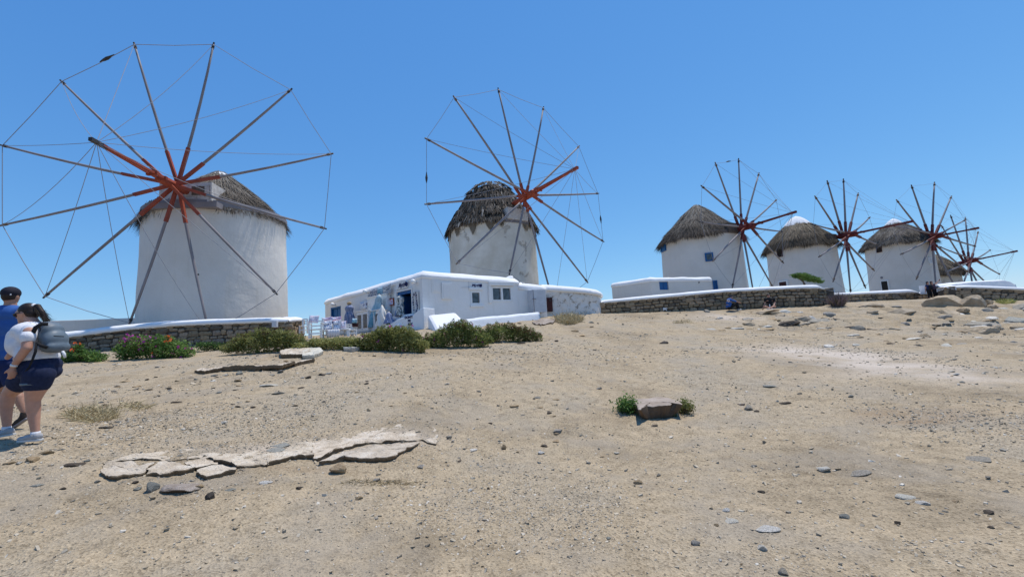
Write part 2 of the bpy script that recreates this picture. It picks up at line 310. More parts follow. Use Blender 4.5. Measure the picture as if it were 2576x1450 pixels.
# ---------------------------------------------------------------- object helpers
def tag(o,label=None,cat=None,group=None,kind=None):
    if label:o['label']=label
    if cat:o['category']=cat
    if group:o['group']=group
    if kind:o['kind']=kind
    return o
def link(o,parent=None,kind=None):
    COL.objects.link(o)
    if parent is not None:
        o.parent=parent;o.matrix_parent_inverse=PINV.get(parent.name,Matrix.Identity(4))
    if kind:o['kind']=kind
    return o
PINV={}
def empty(name,loc=(0,0,0),label=None,cat=None,group=None):
    o=bpy.data.objects.new(name,None);COL.objects.link(o);o.location=tuple(loc);o.empty_display_size=.3
    PINV[o.name]=Matrix.Translation(-Vector([float(v) for v in loc]));tag(o,label,cat,group);return o
def np_mesh(name,V,Fc,mat,smooth=False,attrs=None):
    V=np.ascontiguousarray(V,dtype=np.float32);Fc=np.ascontiguousarray(Fc,dtype=np.int32)
    me=bpy.data.meshes.new(name);k=Fc.shape[1]
    me.vertices.add(len(V));me.vertices.foreach_set('co',V.ravel())
    me.loops.add(Fc.size);me.loops.foreach_set('vertex_index',Fc.ravel())
    me.polygons.add(len(Fc));me.polygons.foreach_set('loop_start',np.arange(0,Fc.size,k,dtype=np.int32))
    me.polygons.foreach_set('use_smooth',np.full(len(Fc),smooth,dtype=bool))
    me.update(calc_edges=True)
    if attrs:
        for an,av in attrs.items():
            at_=me.attributes.new(an,'FLOAT','POINT');at_.data.foreach_set('value',np.ascontiguousarray(av,dtype=np.float32))
    if mat:me.materials.append(MATS[mat])
    return me
def np_obj(name,V,Fc,mat,parent=None,smooth=False,attrs=None,kind=None):
    return link(bpy.data.objects.new(name,np_mesh(name,V,Fc,mat,smooth,attrs)),parent,kind)
class MB:
    def __init__(s): s.v=[];s.f=[]
    def poly(s,pts,faces):
        n=len(s.v);s.v+=[tuple(float(c) for c in p) for p in pts];s.f+=[tuple(i+n for i in f) for f in faces];return s
    def frame_box(s,o,a,b,c,a0,a1,b0,b1,c0,c1):
        o,a,b,c=[np.asarray(q,float) for q in (o,a,b,c)]
        P=[o+a*x+b*y+c*z for z in (c0,c1) for y in (b0,b1) for x in (a0,a1)]
        return s.poly(P,[(0,2,3,1),(4,5,7,6),(0,1,5,4),(2,6,7,3),(0,4,6,2),(1,3,7,5)])
    def box(s,x0,x1,y0,y1,z0,z1): return s.frame_box((0,0,0),(1,0,0),(0,1,0),(0,0,1),x0,x1,y0,y1,z0,z1)
    def beam(s,p,q,w,h,up=(0,0,1)):
        p=np.asarray(p,float);q=np.asarray(q,float);d=q-p;L=np.linalg.norm(d);d=d/L;a=np.cross(d,up);a/=np.linalg.norm(a)+1e-9;b=np.cross(a,d)
        return s.frame_box(p,d,a,b,0,L,-w/2,w/2,-h/2,h/2)
    def tube(s,pts,rad,seg=8,caps=True):
        pts=[np.asarray(p,float) for p in pts]
        if not hasattr(rad,'__len__'): rad=[rad]*len(pts)
        up=np.array([0,0,1.]);base=len(s.v);pa=None
        for i,p in enumerate(pts):
            d=pts[min(i+1,len(pts)-1)]-pts[max(i-1,0)];d=d/(np.linalg.norm(d)+1e-12)
            if pa is None:
                u=np.array([1.,0,0]) if abs(d[2])>.9 else up
                a=np.cross(d,u)
            else: a=pa-d*np.dot(pa,d)
            a=a/(np.linalg.norm(a)+1e-12);pa=a;b=np.cross(d,a)
            for k in range(seg):
                t=2*PI*k/seg;s.v.append(tuple(p+rad[i]*(a*math.cos(t)+b*math.sin(t))))
        for i in range(len(pts)-1):
            for k in range(seg):
                k2=(k+1)%seg;s.f.append((base+i*seg+k,base+i*seg+k2,base+(i+1)*seg+k2,base+(i+1)*seg+k))
        if caps:
            s.f.append(tuple(base+k for k in range(seg))[::-1]);e=base+(len(pts)-1)*seg;s.f.append(tuple(e+k for k in range(seg)))
        return s
    def lathe(s,c,prof,seg=48,rn=None,closed_top=True):
        c=np.asarray(c,float);base=len(s.v)
        for (r,z) in prof:
            for k in range(seg):
                t=2*PI*k/seg;s.v.append((c[0]+r*math.cos(t),c[1]+r*math.sin(t),c[2]+z))
        for i in range(len(prof)-1):
            for k in range(seg):
                k2=(k+1)%seg;s.f.append((base+i*seg+k,base+i*seg+k2,base+(i+1)*seg+k2,base+(i+1)*seg+k))
        if closed_top:
            e=base+(len(prof)-1)*seg;s.f.append(tuple(e+k for k in range(seg)))
        return s
    def ell(s,c,r,seg=16,rings=10,M=None):
        c=np.asarray(c,float);base=len(s.v);r=np.asarray(r if hasattr(r,'__len__') else (r,r,r),float)
        def pt(v):
            v=v*r
            if M is not None:v=np.asarray(M)@v
            return tuple(c+v)
        s.v.append(pt(np.array([0,0,-1.])))
        for i in range(1,rings):
            a=-PI/2+PI*i/rings
            for k in range(seg):
                t=2*PI*k/seg;s.v.append(pt(np.array([math.cos(a)*math.cos(t),math.cos(a)*math.sin(t),math.sin(a)])))
        s.v.append(pt(np.array([0,0,1.])));top=len(s.v)-1
        for k in range(seg):
            k2=(k+1)%seg;s.f.append((base,base+1+k2,base+1+k))
            for i in range(rings-2):
                s.f.append((base+1+i*seg+k,base+1+i*seg+k2,base+1+(i+1)*seg+k2,base+1+(i+1)*seg+k))
            s.f.append((top,base+1+(rings-2)*seg+k,base+1+(rings-2)*seg+k2))
        return s
    def mesh(s,name,mat,smooth=False):
        me=bpy.data.meshes.new(name);me.from_pydata(s.v,[],s.f);me.update()
        if smooth:
            for p in me.polygons:p.use_smooth=True
        if mat:me.materials.append(MATS[mat])
        return me
    def build(s,name,mat,parent=None,smooth=False,kind=None,bevel=0,label=None):
        o=bpy.data.objects.new(name,s.mesh(name,mat,smooth));link(o,parent,kind)
        if bevel:
            b=o.modifiers.new('b','BEVEL');b.width=bevel;b.segments=2;b.limit_method='ANGLE'
        if label:o['label']=label
        return o
# ================================================================ GROUND
def build_ground():
    th=np.r_[np.linspace(-66,66,760),np.linspace(66,294,90)[1:-1]]*PI/180   # clockwise from +Y
    rr=np.r_[np.linspace(.25,1.2,6),np.geomspace(1.2,48,600)[1:],np.geomspace(48,130,60)[1:],np.geomspace(130,900,16)[1:]]
    T,Rr=np.meshgrid(th,rr);X=Rr*np.sin(T);Y=Rr*np.cos(T);Z=gz(X,Y)
    n=len(th);m=len(rr)
    V=np.stack([X.ravel(),Y.ravel(),Z.ravel()],1);V=np.vstack([V,[0,0,gz1(0,0)]])
    i,j=np.meshgrid(np.arange(m-1),np.arange(n),indexing='ij');j2=(j+1)%n
    F=np.stack([i*n+j,(i+1)*n+j,(i+1)*n+j2,i*n+j2],-1).reshape(-1,4)
    c=len(V)-1;jj=np.arange(n);F0=np.stack([np.full(n,c),jj,(jj+1)%n,(jj+1)%n],1)
    def blob(px,py,lx,ly,ang=0):
        p=gpt(px,py);dx=V[:,0]-p[0];dy=V[:,1]-p[1];ca,sa=math.cos(ang),math.sin(ang)
        u=(dx*ca+dy*sa)/lx;v=(-dx*sa+dy*ca)/ly
        return np.exp(-(u*u+v*v))
    nz=.62+.9*fbm(V[:,0]*1.3,V[:,1]*1.3,5,77)
    pale=.6*blob(2010,882,1.6,1.5,-.3)+.6*blob(2130,900,1.4,1.2,-.4)+.6*blob(2240,922,1.3,.9,-.45)+.5*blob(2350,945,1.4,.7,-.3)+.5*blob(1830,800,1.6,1.4)+.5*blob(650,1135,.7,.22,.15)+.6*blob(850,1110,.7,.25,.2)+.55*blob(1000,1095,.55,.25,.1)
    brown=.55*blob(2290,1060,.5,.12,-.3)+.35*blob(2230,1040,.6,.3,-.2)+.3*blob(700,1180,.8,.08)+.25*blob(2420,1040,.6,.3)
    o=np_obj('ground',V,F[:, :],'dry_earth',None,True,{'pale':np.clip(pale*nz*1.4,0,.8),'brown':np.clip(brown*nz*1.4,0,.7)},'structure')
    return o
build_ground()
s=MB();s.poly([(-4000,-3000,-21),(4000,-3000,-21),(4000,7000,-21),(-4000,7000,-21)],[(0,1,2,3)]).build('sea','sea_water',None,kind='structure')
# ---------------------------------------------------------------- ribbons (thatch, grass) and leaves
def ribbons(P,D,Wd,L,Wid,droop,tint,name,mat,parent=None,kind=None,seg=2):
    """P roots, D unit direction, Wd unit width dir, L lengths, Wid widths, droop = vector added at tip"""
    n=len(P);L=L[:,None];Wid=Wid[:,None]
    mid=P+D*L*.55+droop*.30;tip=P+D*L+droop
    V=np.empty((n,6,3));V[:,0]=P-Wd*Wid*.5;V[:,1]=P+Wd*Wid*.5;V[:,2]=mid-Wd*Wid*.42;V[:,3]=mid+Wd*Wid*.42
    V[:,4]=tip-Wd*Wid*.10;V[:,5]=tip+Wd*Wid*.10
    b=np.arange(n)[:,None]*6
    F=np.concatenate([b+np.array([0,1,3,2]),b+np.array([2,3,5,4])],0)
    t=np.repeat(tint,6)
    return np_obj(name,V.reshape(-1,3),F,mat,parent,False,{'tint':t},kind)
def unit(v): return v/(np.linalg.norm(v,axis=-1,keepdims=True)+1e-12)
def leaves(P,size,tint,name,mat,parent=None,kind=None,aspect=.5,up=.0,nrm=None):
    n=len(P);d=unit(RNG.normal(size=(n,3))+np.array([0,0,up]));
    q=RNG.normal(size=(n,3))
    if nrm is not None: q=q+nrm*1.2
    w_=unit(np.cross(d,q));size=size[:,None]
    V=np.empty((n,4,3));V[:,0]=P;V[:,1]=P+d*size*.5+w_*size*aspect*.5;V[:,2]=P+d*size;V[:,3]=P+d*size*.5-w_*size*aspect*.5
    F=(np.arange(n)[:,None]*4+np.arange(4))
    return np_obj(name,V.reshape(-1,3),F,mat,parent,False,{'tint':np.repeat(tint,4)},kind)
# ================================================================ WINDMILLS
def az_dist(px,py):
    d=ray(px,py);return math.atan2(d[0],d[1])
def tower_axis(pxl,pxr,py,Y):
    """vertical cylinder whose two silhouette edges were seen at pxl and pxr"""
    def pyfix(px): return py-(px-(pxl+pxr)/2)*0.06
    a=az_dist(pxl,pyfix(pxl));b=az_dist(pxr,pyfix(pxr));c=(a+b)/2;h=(b-a)/2
    d=Y/math.cos(c);return np.array([d*math.sin(c),Y]),d*math.sin(h)
def prof_r(prof,z):
    zs=[p[1] for p in prof];rs=[p[0] for p in prof];return float(np.interp(z,zs,rs))
def cone_thatch(par,ax,prof,n,mat,lens=(.55,1.1),wid=.05,gap=None,dark_low=.25,name='thatch',tband=0,jit=.22,droopz=-.16,outw=.05,tipwhite=.15):
    """many straw blades lying on the roof surface; prof = [(radius,z)...] from eave to apex"""
    pr=np.array(prof);
    seglen=np.hypot(np.diff(pr[:,0]),np.diff(pr[:,1]));rm=(pr[1:,0]+pr[:-1,0])/2;area=seglen*rm
    k=RNG.choice(len(area),n,p=area/area.sum());u=RNG.random(n)
    r=pr[k,0]*(1-u)+pr[k+1,0]*u;z=pr[k,1]*(1-u)+pr[k+1,1]*u
    th=RNG.random(n)*2*PI
    frac=(z-pr[0,1])/(pr[-1,1]-pr[0,1])
    rad=np.stack([np.cos(th),np.sin(th),0*th],1);tan=np.stack([-np.sin(th),np.cos(th),0*th],1)
    ds=np.stack([pr[k,0]-pr[k+1,0],pr[k,1]-pr[k+1,1]],1);ds=ds/np.linalg.norm(ds,axis=1)[:,None]
    D=rad*ds[:,0:1]+np.array([0,0,1.])*ds[:,1:2]
    nrm=rad*(-ds[:,1:2])+np.array([0,0,1.])*ds[:,0:1]
    lump=vnoise(th*6,z*2.2,5)
    P=np.stack([ax[0]+r*np.cos(th),ax[1]+r*np.sin(th),z],1)+nrm*(RNG.random(n)[:,None]*.10+.02+.10*lump[:,None])
    D=unit(D+tan*RNG.normal(0,jit,n)[:,None]+nrm*RNG.normal(outw,.07,n)[:,None])
    L=RNG.uniform(*lens,n)
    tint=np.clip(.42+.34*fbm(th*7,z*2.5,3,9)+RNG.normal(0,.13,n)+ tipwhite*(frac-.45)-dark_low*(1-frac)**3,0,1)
    keep=np.ones(n,bool)
    if gap is not None:
        ga,gw,gz_=gap;da=np.abs((th-ga+PI)%(2*PI)-PI);keep=~((da<gw)&(z<gz_))
    W_=unit(tan+nrm*RNG.normal(0,.35,n)[:,None])
    ribbons(P[keep],D[keep],W_[keep],L[keep],(RNG.uniform(.5,1.4,n)*wid)[keep],np.array([0,0,droopz])*RNG.random(n)[keep][:,None],tint[keep],name,mat,par,'stuff')
def eave_fringe(par,ax,r,z,n,mat,lens=(.35,.8),wid=.05,gap=None,dark=.0,name='eave_fringe',out=.35,zj=.1):
    th=RNG.random(n)*2*PI
    if gap is not None:
        da=np.abs((th-gap[0]+PI)%(2*PI)-PI);th=th[da>gap[1]];n=len(th)
    rad=np.stack([np.cos(th),np.sin(th),0*th],1);tan=np.stack([-np.sin(th),np.cos(th),0*th],1)
    rr=r+RNG.normal(-.08,.08,n)
    P=np.stack([ax[0]+rr*np.cos(th),ax[1]+rr*np.sin(th),z+RNG.normal(.05,zj,n)],1)
    D=unit(rad*out*RNG.random(n)[:,None]+np.array([0,0,-1.])+tan*RNG.normal(0,.12,n)[:,None])
    cl=.65+.7*vnoise(th*9,th*0,4)
    L=RNG.uniform(*lens,n)*cl
    tint=np.clip(.22+dark+.3*vnoise(th*20,th*0,6)+RNG.normal(0,.13,n),0,1)
    W_=unit(tan+rad*RNG.normal(0,.4,n)[:,None])
    ribbons(P,D,W_,L,RNG.uniform(.5,1.3,n)*wid,np.zeros((n,3)),tint,name,mat,par,'stuff')
def wheel_points(C,n,R,ph,cone=0):
    a=np.cross([0,0,1.],n);a/=np.linalg.norm(a);b=np.cross(n,a);t=ph+np.arange(12)*PI/6
    return C+R*(np.outer(np.sin(t),a)+np.outer(np.cos(t),b))+cone*n
def rayplane(px,py,C,n):
    d=ray(px,py);return CAM+d*(np.dot(C-CAM,n)/np.dot(d,n))
def windmill(idx,label,hubpx,hubY,az,el,R,ph,bow,tipspx,axisdef,z_top,z_apex,style,rs=.07,red='wood_red',grey='wood_grey',sleeve=.26,rope=.016,base_extra=1.06,turn=()):
    C=at(hubpx[0],hubpx[1],hubY);azr=math.radians(az);elr=math.radians(el)
    n=np.array([math.sin(azr)*math.cos(elr),-math.cos(azr)*math.cos(elr),math.sin(elr)])
    ax,r=axisdef
    zb=gz1(ax[0],ax[1])-.9
    E=empty('windmill',(ax[0],ax[1],zb),label,'windmill','windmills on the ridge')
    # tower
    prof=[(r*base_extra,zb)]+[(r*base_extra+(r-r*base_extra)*k/14.,zb+(z_top-zb)*k/14.) for k in range(1,15)]
    prof[-1]=(r,z_top)
    seg=96;V=[];zs=np.linspace(zb,z_top,34);
    TH=np.arange(seg)*2*PI/seg
    for z in zs:
        f=(z-zb)/(z_top-zb);rr=r*(base_extra+(1-base_extra)*f**.8)
        nn=.045*vnoise(np.cos(TH)*r*.8+z*.37+idx*7,np.sin(TH)*r*.8+z*.55,idx)+.02*vnoise(np.cos(TH)*r*2.3+z*1.3,np.sin(TH)*r*2.3-z,idx+3)
        V.append(np.stack([ax[0]+(rr+nn)*np.cos(TH),ax[1]+(rr+nn)*np.sin(TH),np.full(seg,z)],1))
    V=np.vstack(V);i,k=np.meshgrid(np.arange(len(zs)-1),np.arange(seg),indexing='ij');k2=(k+1)%seg
    F=np.stack([i*seg+k,i*seg+k2,(i+1)*seg+k2,(i+1)*seg+k],-1).reshape(-1,4)
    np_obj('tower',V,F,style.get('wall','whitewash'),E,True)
    # roof substrate + thatch
    gapaz=math.atan2(n[1],n[0])
    rp=[(r+style.get('ov',.3),z_top+style.get('ez',-.05))]
    H=z_apex-rp[0][1]
    for f,q in style['prof']: rp.append((rp[0][0]*q,rp[0][1]+H*f))
    sub=[(r-.15,z_top-.02)]+[(a-.04,b-.03) for a,b in rp]
    MB().lathe((ax[0],ax[1],0),sub,48).build('roof_cone',style.get('sub','wood_brown'),E,True)
    gap=(gapaz,style['gap'],rp[0][1]+H*style.get('gaph',.16)) if style.get('gap') else None
    if style.get('kind')=='shaggy':
        # layered bundles
        pr=np.array(rp)
        for L_ in range(style['tiers']):
            f=L_/(style['tiers']);
            pr2=[]
            zz=rp[0][1]+H*f;rad=np.interp(zz,pr[:,1],pr[:,0])
            nb=int(520*(rad/rp[0][0])+90)
            th=RNG.random(nb)*2*PI
            if gap: 
                da=np.abs((th-gap[0]+PI)%(2*PI)-PI);th=th[(da>gap[1])|(zz>gap[2])];nb=len(th)
            radv=np.stack([np.cos(th),np.sin(th),0*th],1);tan=np.stack([-np.sin(th),np.cos(th),0*th],1)
            P=np.stack([ax[0]+(rad-.02)*np.cos(th),ax[1]+(rad-.02)*np.sin(th),zz+.25+.18*fbm(th*3,th*0+L_,2,5)],1)+radv*RNG.uniform(0,.14,nb)[:,None]
            sl=.55 if f<.75 else 1.2
            D=unit(radv*sl*(.6+.6*RNG.random(nb)[:,None])+np.array([0,0,-1.])+tan*RNG.normal(0,.25,nb)[:,None])
            tint=np.clip(.30+.28*fbm(th*5,th*0+L_*1.7,3,12)+RNG.normal(0,.16,nb)+.30*(RNG.random(nb)<.12),0,1)
            ribbons(P,D,unit(tan+radv*RNG.normal(0,.5,nb)[:,None]),RNG.uniform(.3,.7,nb),RNG.uniform(.05,.16,nb),np.zeros((nb,3)),tint,'thatch','thatch_dark',E,'stuff')
        # hanging pointed bundles under the eave
        hang=np.array([ (-.95,.8),(-.80,1.1),(-.62,.55),(-.45,.95),(-.1,.7),(.05,.6)])
        toward=math.atan2(-ax[1],-ax[0])
        P=[];D=[];Wd=[];L=[];Wi=[];ti=[]
        ths=[(toward+a*1.35,l) for a,l in [(-1.28,1.15),(-1.12,.9),(-.92,.8),(-.62,.6),(-.30,.75),(-.02,.55),(.62,.4),(.95,.5),(1.15,.8)]]+[(toward+PI+.7*k,.5) for k in (-1,0,1)]
        for th,l in ths:
            for q in range(46):
                o=RNG.uniform(-1,1);t2=th+o*.085;P.append((ax[0]+(r+.10)*math.cos(t2),ax[1]+(r+.10)*math.sin(t2),rp[0][1]-.1))
                D.append((math.cos(t2)*.06,math.sin(t2)*.06,-1));Wd.append((-math.sin(t2),math.cos(t2),0));L.append(.25+l*(1-abs(o)));Wi.append(.09);ti.append(RNG.uniform(.15,.5))
        ribbons(np.array(P),unit(np.array(D)),np.array(Wd),np.array(L),np.array(Wi),np.zeros((len(P),3)),np.array(ti),'hanging_bundles','thatch_brown',E,'stuff')
        eave_fringe(E,ax,r+.16,rp[0][1]+.1,3200,'thatch_brown',(.35,.62),.06,(gapaz,style['gap']) if gap else None,.12,out=.1)
    else:
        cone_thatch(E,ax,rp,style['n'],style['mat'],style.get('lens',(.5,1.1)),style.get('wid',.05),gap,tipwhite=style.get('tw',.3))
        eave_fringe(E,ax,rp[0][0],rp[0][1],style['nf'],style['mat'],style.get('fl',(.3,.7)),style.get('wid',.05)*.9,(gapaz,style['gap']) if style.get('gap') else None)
    if style.get('cap'):
        f=style['cap'];pr=np.array(rp);z0=rp[0][1]+H*f;rc=float(np.interp(z0,pr[:,1],pr[:,0]))+.06
        seg=40;pf=[];
        for q in range(9):
            a=q/8*PI/2;s9=q/8;pf.append((max((rc+.20)*(1-s9)**.66,.03),z0-.1+(z_apex+style.get('capz',.40)-z0+.1)*(s9**.9)))
        cp=MB().lathe((ax[0],ax[1],0),pf,seg);
        vv=[]
        for q,v in enumerate(cp.v):
            k=q%seg;m_=1+.045*math.cos(k*2*PI/seg*13)+.02*math.cos(k*7.1);vv.append((ax[0]+(v[0]-ax[0])*m_,ax[1]+(v[1]-ax[1])*m_,v[2]))
        cp.v=vv;cp.build('roof_cap','whitewash_bright',E,True)
    # rim board ring under the eaves
    MB().lathe((ax[0],ax[1],0),[(r-.05,z_top-.22),(r+.06,z_top-.22),(r+.07,z_top+.10),(r-.05,z_top+.12)],64).build('eave_ring','wood_grey',E)
    # windshaft
    inner=np.array([ax[0],ax[1],C[2]-.1]);
    back=C-n*max(2.2,abs(np.dot(C-inner,n))*.8)
    MB().tube([back,C-n*.9,C-n*.75,C+n*.85,C+n*1.0],[.17*rs/.07*.9,.19*rs/.07*.9,.26*rs/.07*.9,.26*rs/.07*.9,.14*rs/.07],8).build('windshaft',red,E)
    # bowsprit
    bt=rayplane(bow[0],bow[1],C+n*bow[2],n)
    d=unit(bt-C);side=unit(np.cross(d,[0,0,1.]));
    sp=.17*rs/.07
    b=MB()
    for sgn in (-1,1): b.beam(C+side*sgn*sp+d*.1,bt-d*.25+side*sgn*.03,.10*rs/.07,.10*rs/.07)
    b.build('bowsprit',red,E)
    MB().beam(bt-d*.45,bt+d*.3,.15*rs/.07,.15*rs/.07).build('bowsprit_tip','iron' if idx==1 else red,E)
    for q in (.9,1.5): MB().frame_box(C+d*q,side,d,np.cross(side,d),-sp*1.5,sp*1.5,-.07,.07,-.09,.09).build('clamp',red,E)
    # spars
    W_=wheel_points(C,n,R,ph);tips=[]
    for k in range(12):
        p=W_[k]
        if k<len(tipspx) and tipspx[k] is not None:
            q=rayplane(tipspx[k][0],tipspx[k][1],C,n)
            if np.linalg.norm(q-p)<R*.35:p=q
        tips.append(p)
        root=C+n*(((k%6)-2.5)*.17*rs/.07)
        dd=unit(p-root);L=np.linalg.norm(p-root)
        sag=np.array([0,0,-1.])*L*.004+np.cross(dd,n)*RNG.normal(0,.006)*L
        pts=[root+dd*L*f+sag*4*f*(1-f)*1.0 for f in (0,.2,.4,.6,.8,1.0)]
        spar=MB().tube(pts,[rs*1.0,rs*1.05,rs,rs*.92,rs*.82,rs*.72],8).build('spar',grey,E,True)
        sl=sleeve*(1+.12*math.sin(k*2.7))
        MB().beam(root,pts[0]+(pts[1]-pts[0])*(sl/.2) if sl<=.2 else pts[1]+(pts[2]-pts[1])*((sl-.2)/.2),rs*2.05,rs*2.2,up=n).build('sleeve',red,spar)
        MB().tube([p-dd*rs*3.2,p-dd*rs*1.2],rs*1.05,8).tube([p-dd*rs*1.6,p+dd*rs*1.6],rs*.62,6).build('tip_fitting','iron' if k%3 else 'wood_brown',spar)
    for k in range(12):
        a=tips[k];c=tips[(k+1)%12]
        MB().tube([a,(a+c)/2+np.array([0,0,-.06]),c],rope,5).build('rim_rope','rope_grey',E)
        sg=.10 if idx>1 else .35*abs(math.sin(k*1.9))
        pts=[bt+(a-bt)*f+np.array([0,0,-sg*4*f*(1-f)]) for f in np.linspace(0,1,9)]
        MB().tube(pts,rope*.75,5).build('stay_rope','rope_grey',E)
    for k,f in turn:
        a=tips[k];c=tips[(k+1)%12];q=a+(c-a)*f;e=unit(c-a)
        MB().tube([q-e*.4,q-e*.18,q,q+e*.18,q+e*.4],[rope*1.3,rope*4,rope*5,rope*3,rope*1.3],8).build('rope_splice','iron',E)
    return dict(E=E,ax=ax,r=r,be=base_extra,zb=zb,zt=z_top,C=C,n=n)
def tower_hit(Ml,px,py,extra=0):
    d=ray(px,py);ax=Ml['ax'];f=.5
    for _ in range(4):
        rr=Ml['r']*(Ml['be']+(1-Ml['be'])*f**.8)+extra
        o=CAM[:2]-ax;A=d[0]**2+d[1]**2;B=2*(o@d[:2]);Cc=o@o-rr*rr;disc=B*B-4*A*Cc
        t_=(-B-math.sqrt(max(disc,0)))/(2*A);P=CAM+d*t_;f=np.clip((P[2]-Ml['zb'])/(Ml['zt']-Ml['zb']),0,1)
    nn=unit(np.array([P[0]-ax[0],P[1]-ax[1],0]));return P,nn
def tower_window(Ml,x0,x1,y0,y1,frame,pane,name='window',fr=.09,pr=.11,leaves_=0,label=None):
    P,nn=tower_hit(Ml,(x0+x1)/2,(y0+y1)/2);Y=P[1];u=np.array([-nn[1],nn[0],0.])
    e=ray((x0+x1)/2,(y0+y1)/2)
    scale=Y/e[1]/FPX   # metres per px perpendicular
    vd=unit(P-CAM);fs=max(.35,abs(np.dot(nn,vd)))
    w_=(x1-x0)*scale/fs*math.cos(math.atan2(P[0],P[1]));h_=(y1-y0)*scale
    z0,z1=-h_/2,h_/2
    b=MB();o=P-nn*.18
    for a in ((-w_/2,-w_/2+fr,z0,z1),(w_/2-fr,w_/2,z0,z1),(-w_/2+fr,w_/2-fr,z1-fr,z1),(-w_/2+fr,w_/2-fr,z0,z0+fr)):
        b.frame_box(o,u,(0,0,1),nn,a[0],a[1],a[2],a[3],0,.18+pr)
    wn=b.build(name,frame,Ml['E'],label=label)
    b=MB()
    if leaves_:
        for q in range(leaves_):
            ww=(w_-2*fr)/leaves_;b.frame_box(o,u,(0,0,1),nn,-w_/2+fr+q*ww+.01,-w_/2+fr+(q+1)*ww-.01,z0+fr,z1-fr,.05,.18+pr*.5)
    else: b.frame_box(o,u,(0,0,1),nn,-w_/2+fr,w_/2-fr,z0+fr,z1-fr,.05,.18+.065)
    b.build('pane' if not leaves_ else 'shutter',pane,wn)
    return P,nn,u
def cv(pts,ox,oy,s): return [None if q is None else ((ox+q[0]/s)*.6706,(oy+q[1]/s)*.6706) for q in pts]
rd=math.radians
ax1=tower_axis(343,722,740,25.4)
T1=[(338,112),(537,112),(731,226),(833,387),(816,574),(694,737),None,(326,812),(113,745),(6,566),(6,366),(155,205)]
M1=windmill(1,'nearest whitewashed windmill with bright red hub poles, behind the dark stone wall and flowering shrubs','' or (437,466),21.0,6,-1,7.8,rd(-13),(243,358,4.6),T1,(ax1[0],ax1[1]*.985),9.75,12.75,
  dict(ov=-.36,ez=.06,prof=[(.25,.80),(.5,.56),(.75,.31),(.92,.12),(1,.03)],n=30000,nf=9000,mat='thatch',gap=.50,gaph=.17,cap=.93,capz=.05,wid=.030,fl=(.35,.85)),rs=.068,base_extra=1.045,turn=[(11,.62)])
ax2=tower_axis(1129,1351,640,36.6)
T2=cv([(368,118),(668,65),(974,190),(1215,452),(1345,771),(1380,1095),(1272,1370),None,(744,1312),(390,1243),(180,843),(180,400)],1500,300,1.812)
M2=windmill(2,'weathered beige windmill with peeling plaster and ragged dark thatch behind the shop','' or (1324,494),33,37,3,8.9,rd(-41),((1500+1187/1.812)*.6706,(300+605/1.812)*.6706,5.4),T2,(ax2[0],ax2[1]*.97),10.9,15.1,
  dict(wall='old_plaster',kind='shaggy',tiers=13,ov=.12,ez=-.1,prof=[(.18,.90),(.38,.74),(.55,.62),(.72,.50),(.86,.38),(.95,.22),(1,.06)],gap=.35,gaph=.2,sub='dark_inside'),rs=.085,red='wood_red',rope=.017,base_extra=1.05,sleeve=.13,turn=[(10,.4),(4,.55)])
ax3=tower_axis(1665,1876,672,43)
T3=cv([(1094,120),(1290,88),(1462,207),(1610,430),(1660,697),(1668,960),None,None,(1238,1165),(1076,942),(968,617),(978,313)],2200,560,2.265)
M3=windmill(3,'whitewashed windmill with pointed grey thatch and blue windows behind the low flat building','' or (1873,572),39.5,30,0,6.55,rd(-31),((2200+1750/2.265)*.6706,(560+538/2.265)*.6706,4.3),T3,(ax3[0],ax3[1]*.97),10.3,13.9,
  dict(ov=.02,ez=.0,prof=[(.25,.80),(.5,.56),(.75,.32),(.92,.13),(1,.04)],n=22000,nf=7000,mat='thatch',gap=.45,gaph=.12,wid=.036,fl=(.4,.95)),rs=.085,red='wood_darkred',rope=.013,base_extra=1.07,sleeve=.2,turn=[(0,.55)])
ax4=tower_axis(1932,2117,690,51.7)
s_=2.417
T4=cv([(380,285),(490,148),(635,133),(768,258),(872,472),None,(910,948),(833,1103),None,(543,1045),(417,825),None],2900,620,s_)
M4=windmill(4,'windmill with white roof cap, brown thatch and dark red window, beside the leaning tree','' or (2130,591),48,27,-1,6.53,rd(-53),((2900+1235/s_)*.6706,(620+512/s_)*.6706,5.6),T4,(ax4[0],ax4[1]*.97),10.5,13.9,
  dict(ov=.15,ez=-.08,prof=[(.25,.84),(.5,.62),(.75,.36),(.92,.15),(1,.04)],n=19000,nf=6500,mat='thatch_brown',cap=.77,wid=.042,fl=(.4,.9),tw=.4),rs=.10,red='wood_darkred',rope=.012,base_extra=1.07,sleeve=.27)
ax5=tower_axis(2180,2360,680,59)
T5=cv([(1120,318),(1253,187),(1460,162),(1612,285),(1735,497),(1828,732),(1768,968),None,None,(1298,1025),(1160,803),None],2900,620,s_)
M5=windmill(5,'windmill with small white roof tip, grey thatch and black doorway, behind the standing couple','' or (2347,595),55,16,1,7.19,rd(-49),((2900+1832/s_)*.6706,(620+572/s_)*.6706,4.25),T5,(ax5[0],ax5[1]*.97),11.4,14.5,
  dict(ov=.22,ez=-.10,prof=[(.25,.84),(.5,.60),(.75,.34),(.92,.14),(1,.04)],n=19000,nf=6500,mat='thatch',cap=.86,wid=.045,fl=(.4,.9),tw=.0),rs=.11,red='wood_darkred',rope=.011,base_extra=1.07,sleeve=.25)
ax6=tower_axis(2287,2421,700,76)
T6=cv([(1525,548),(1608,458),(1740,478),(1855,603),(1965,767),(2050,985),None,None,None,None,(1560,965),None],2900,620,s_)
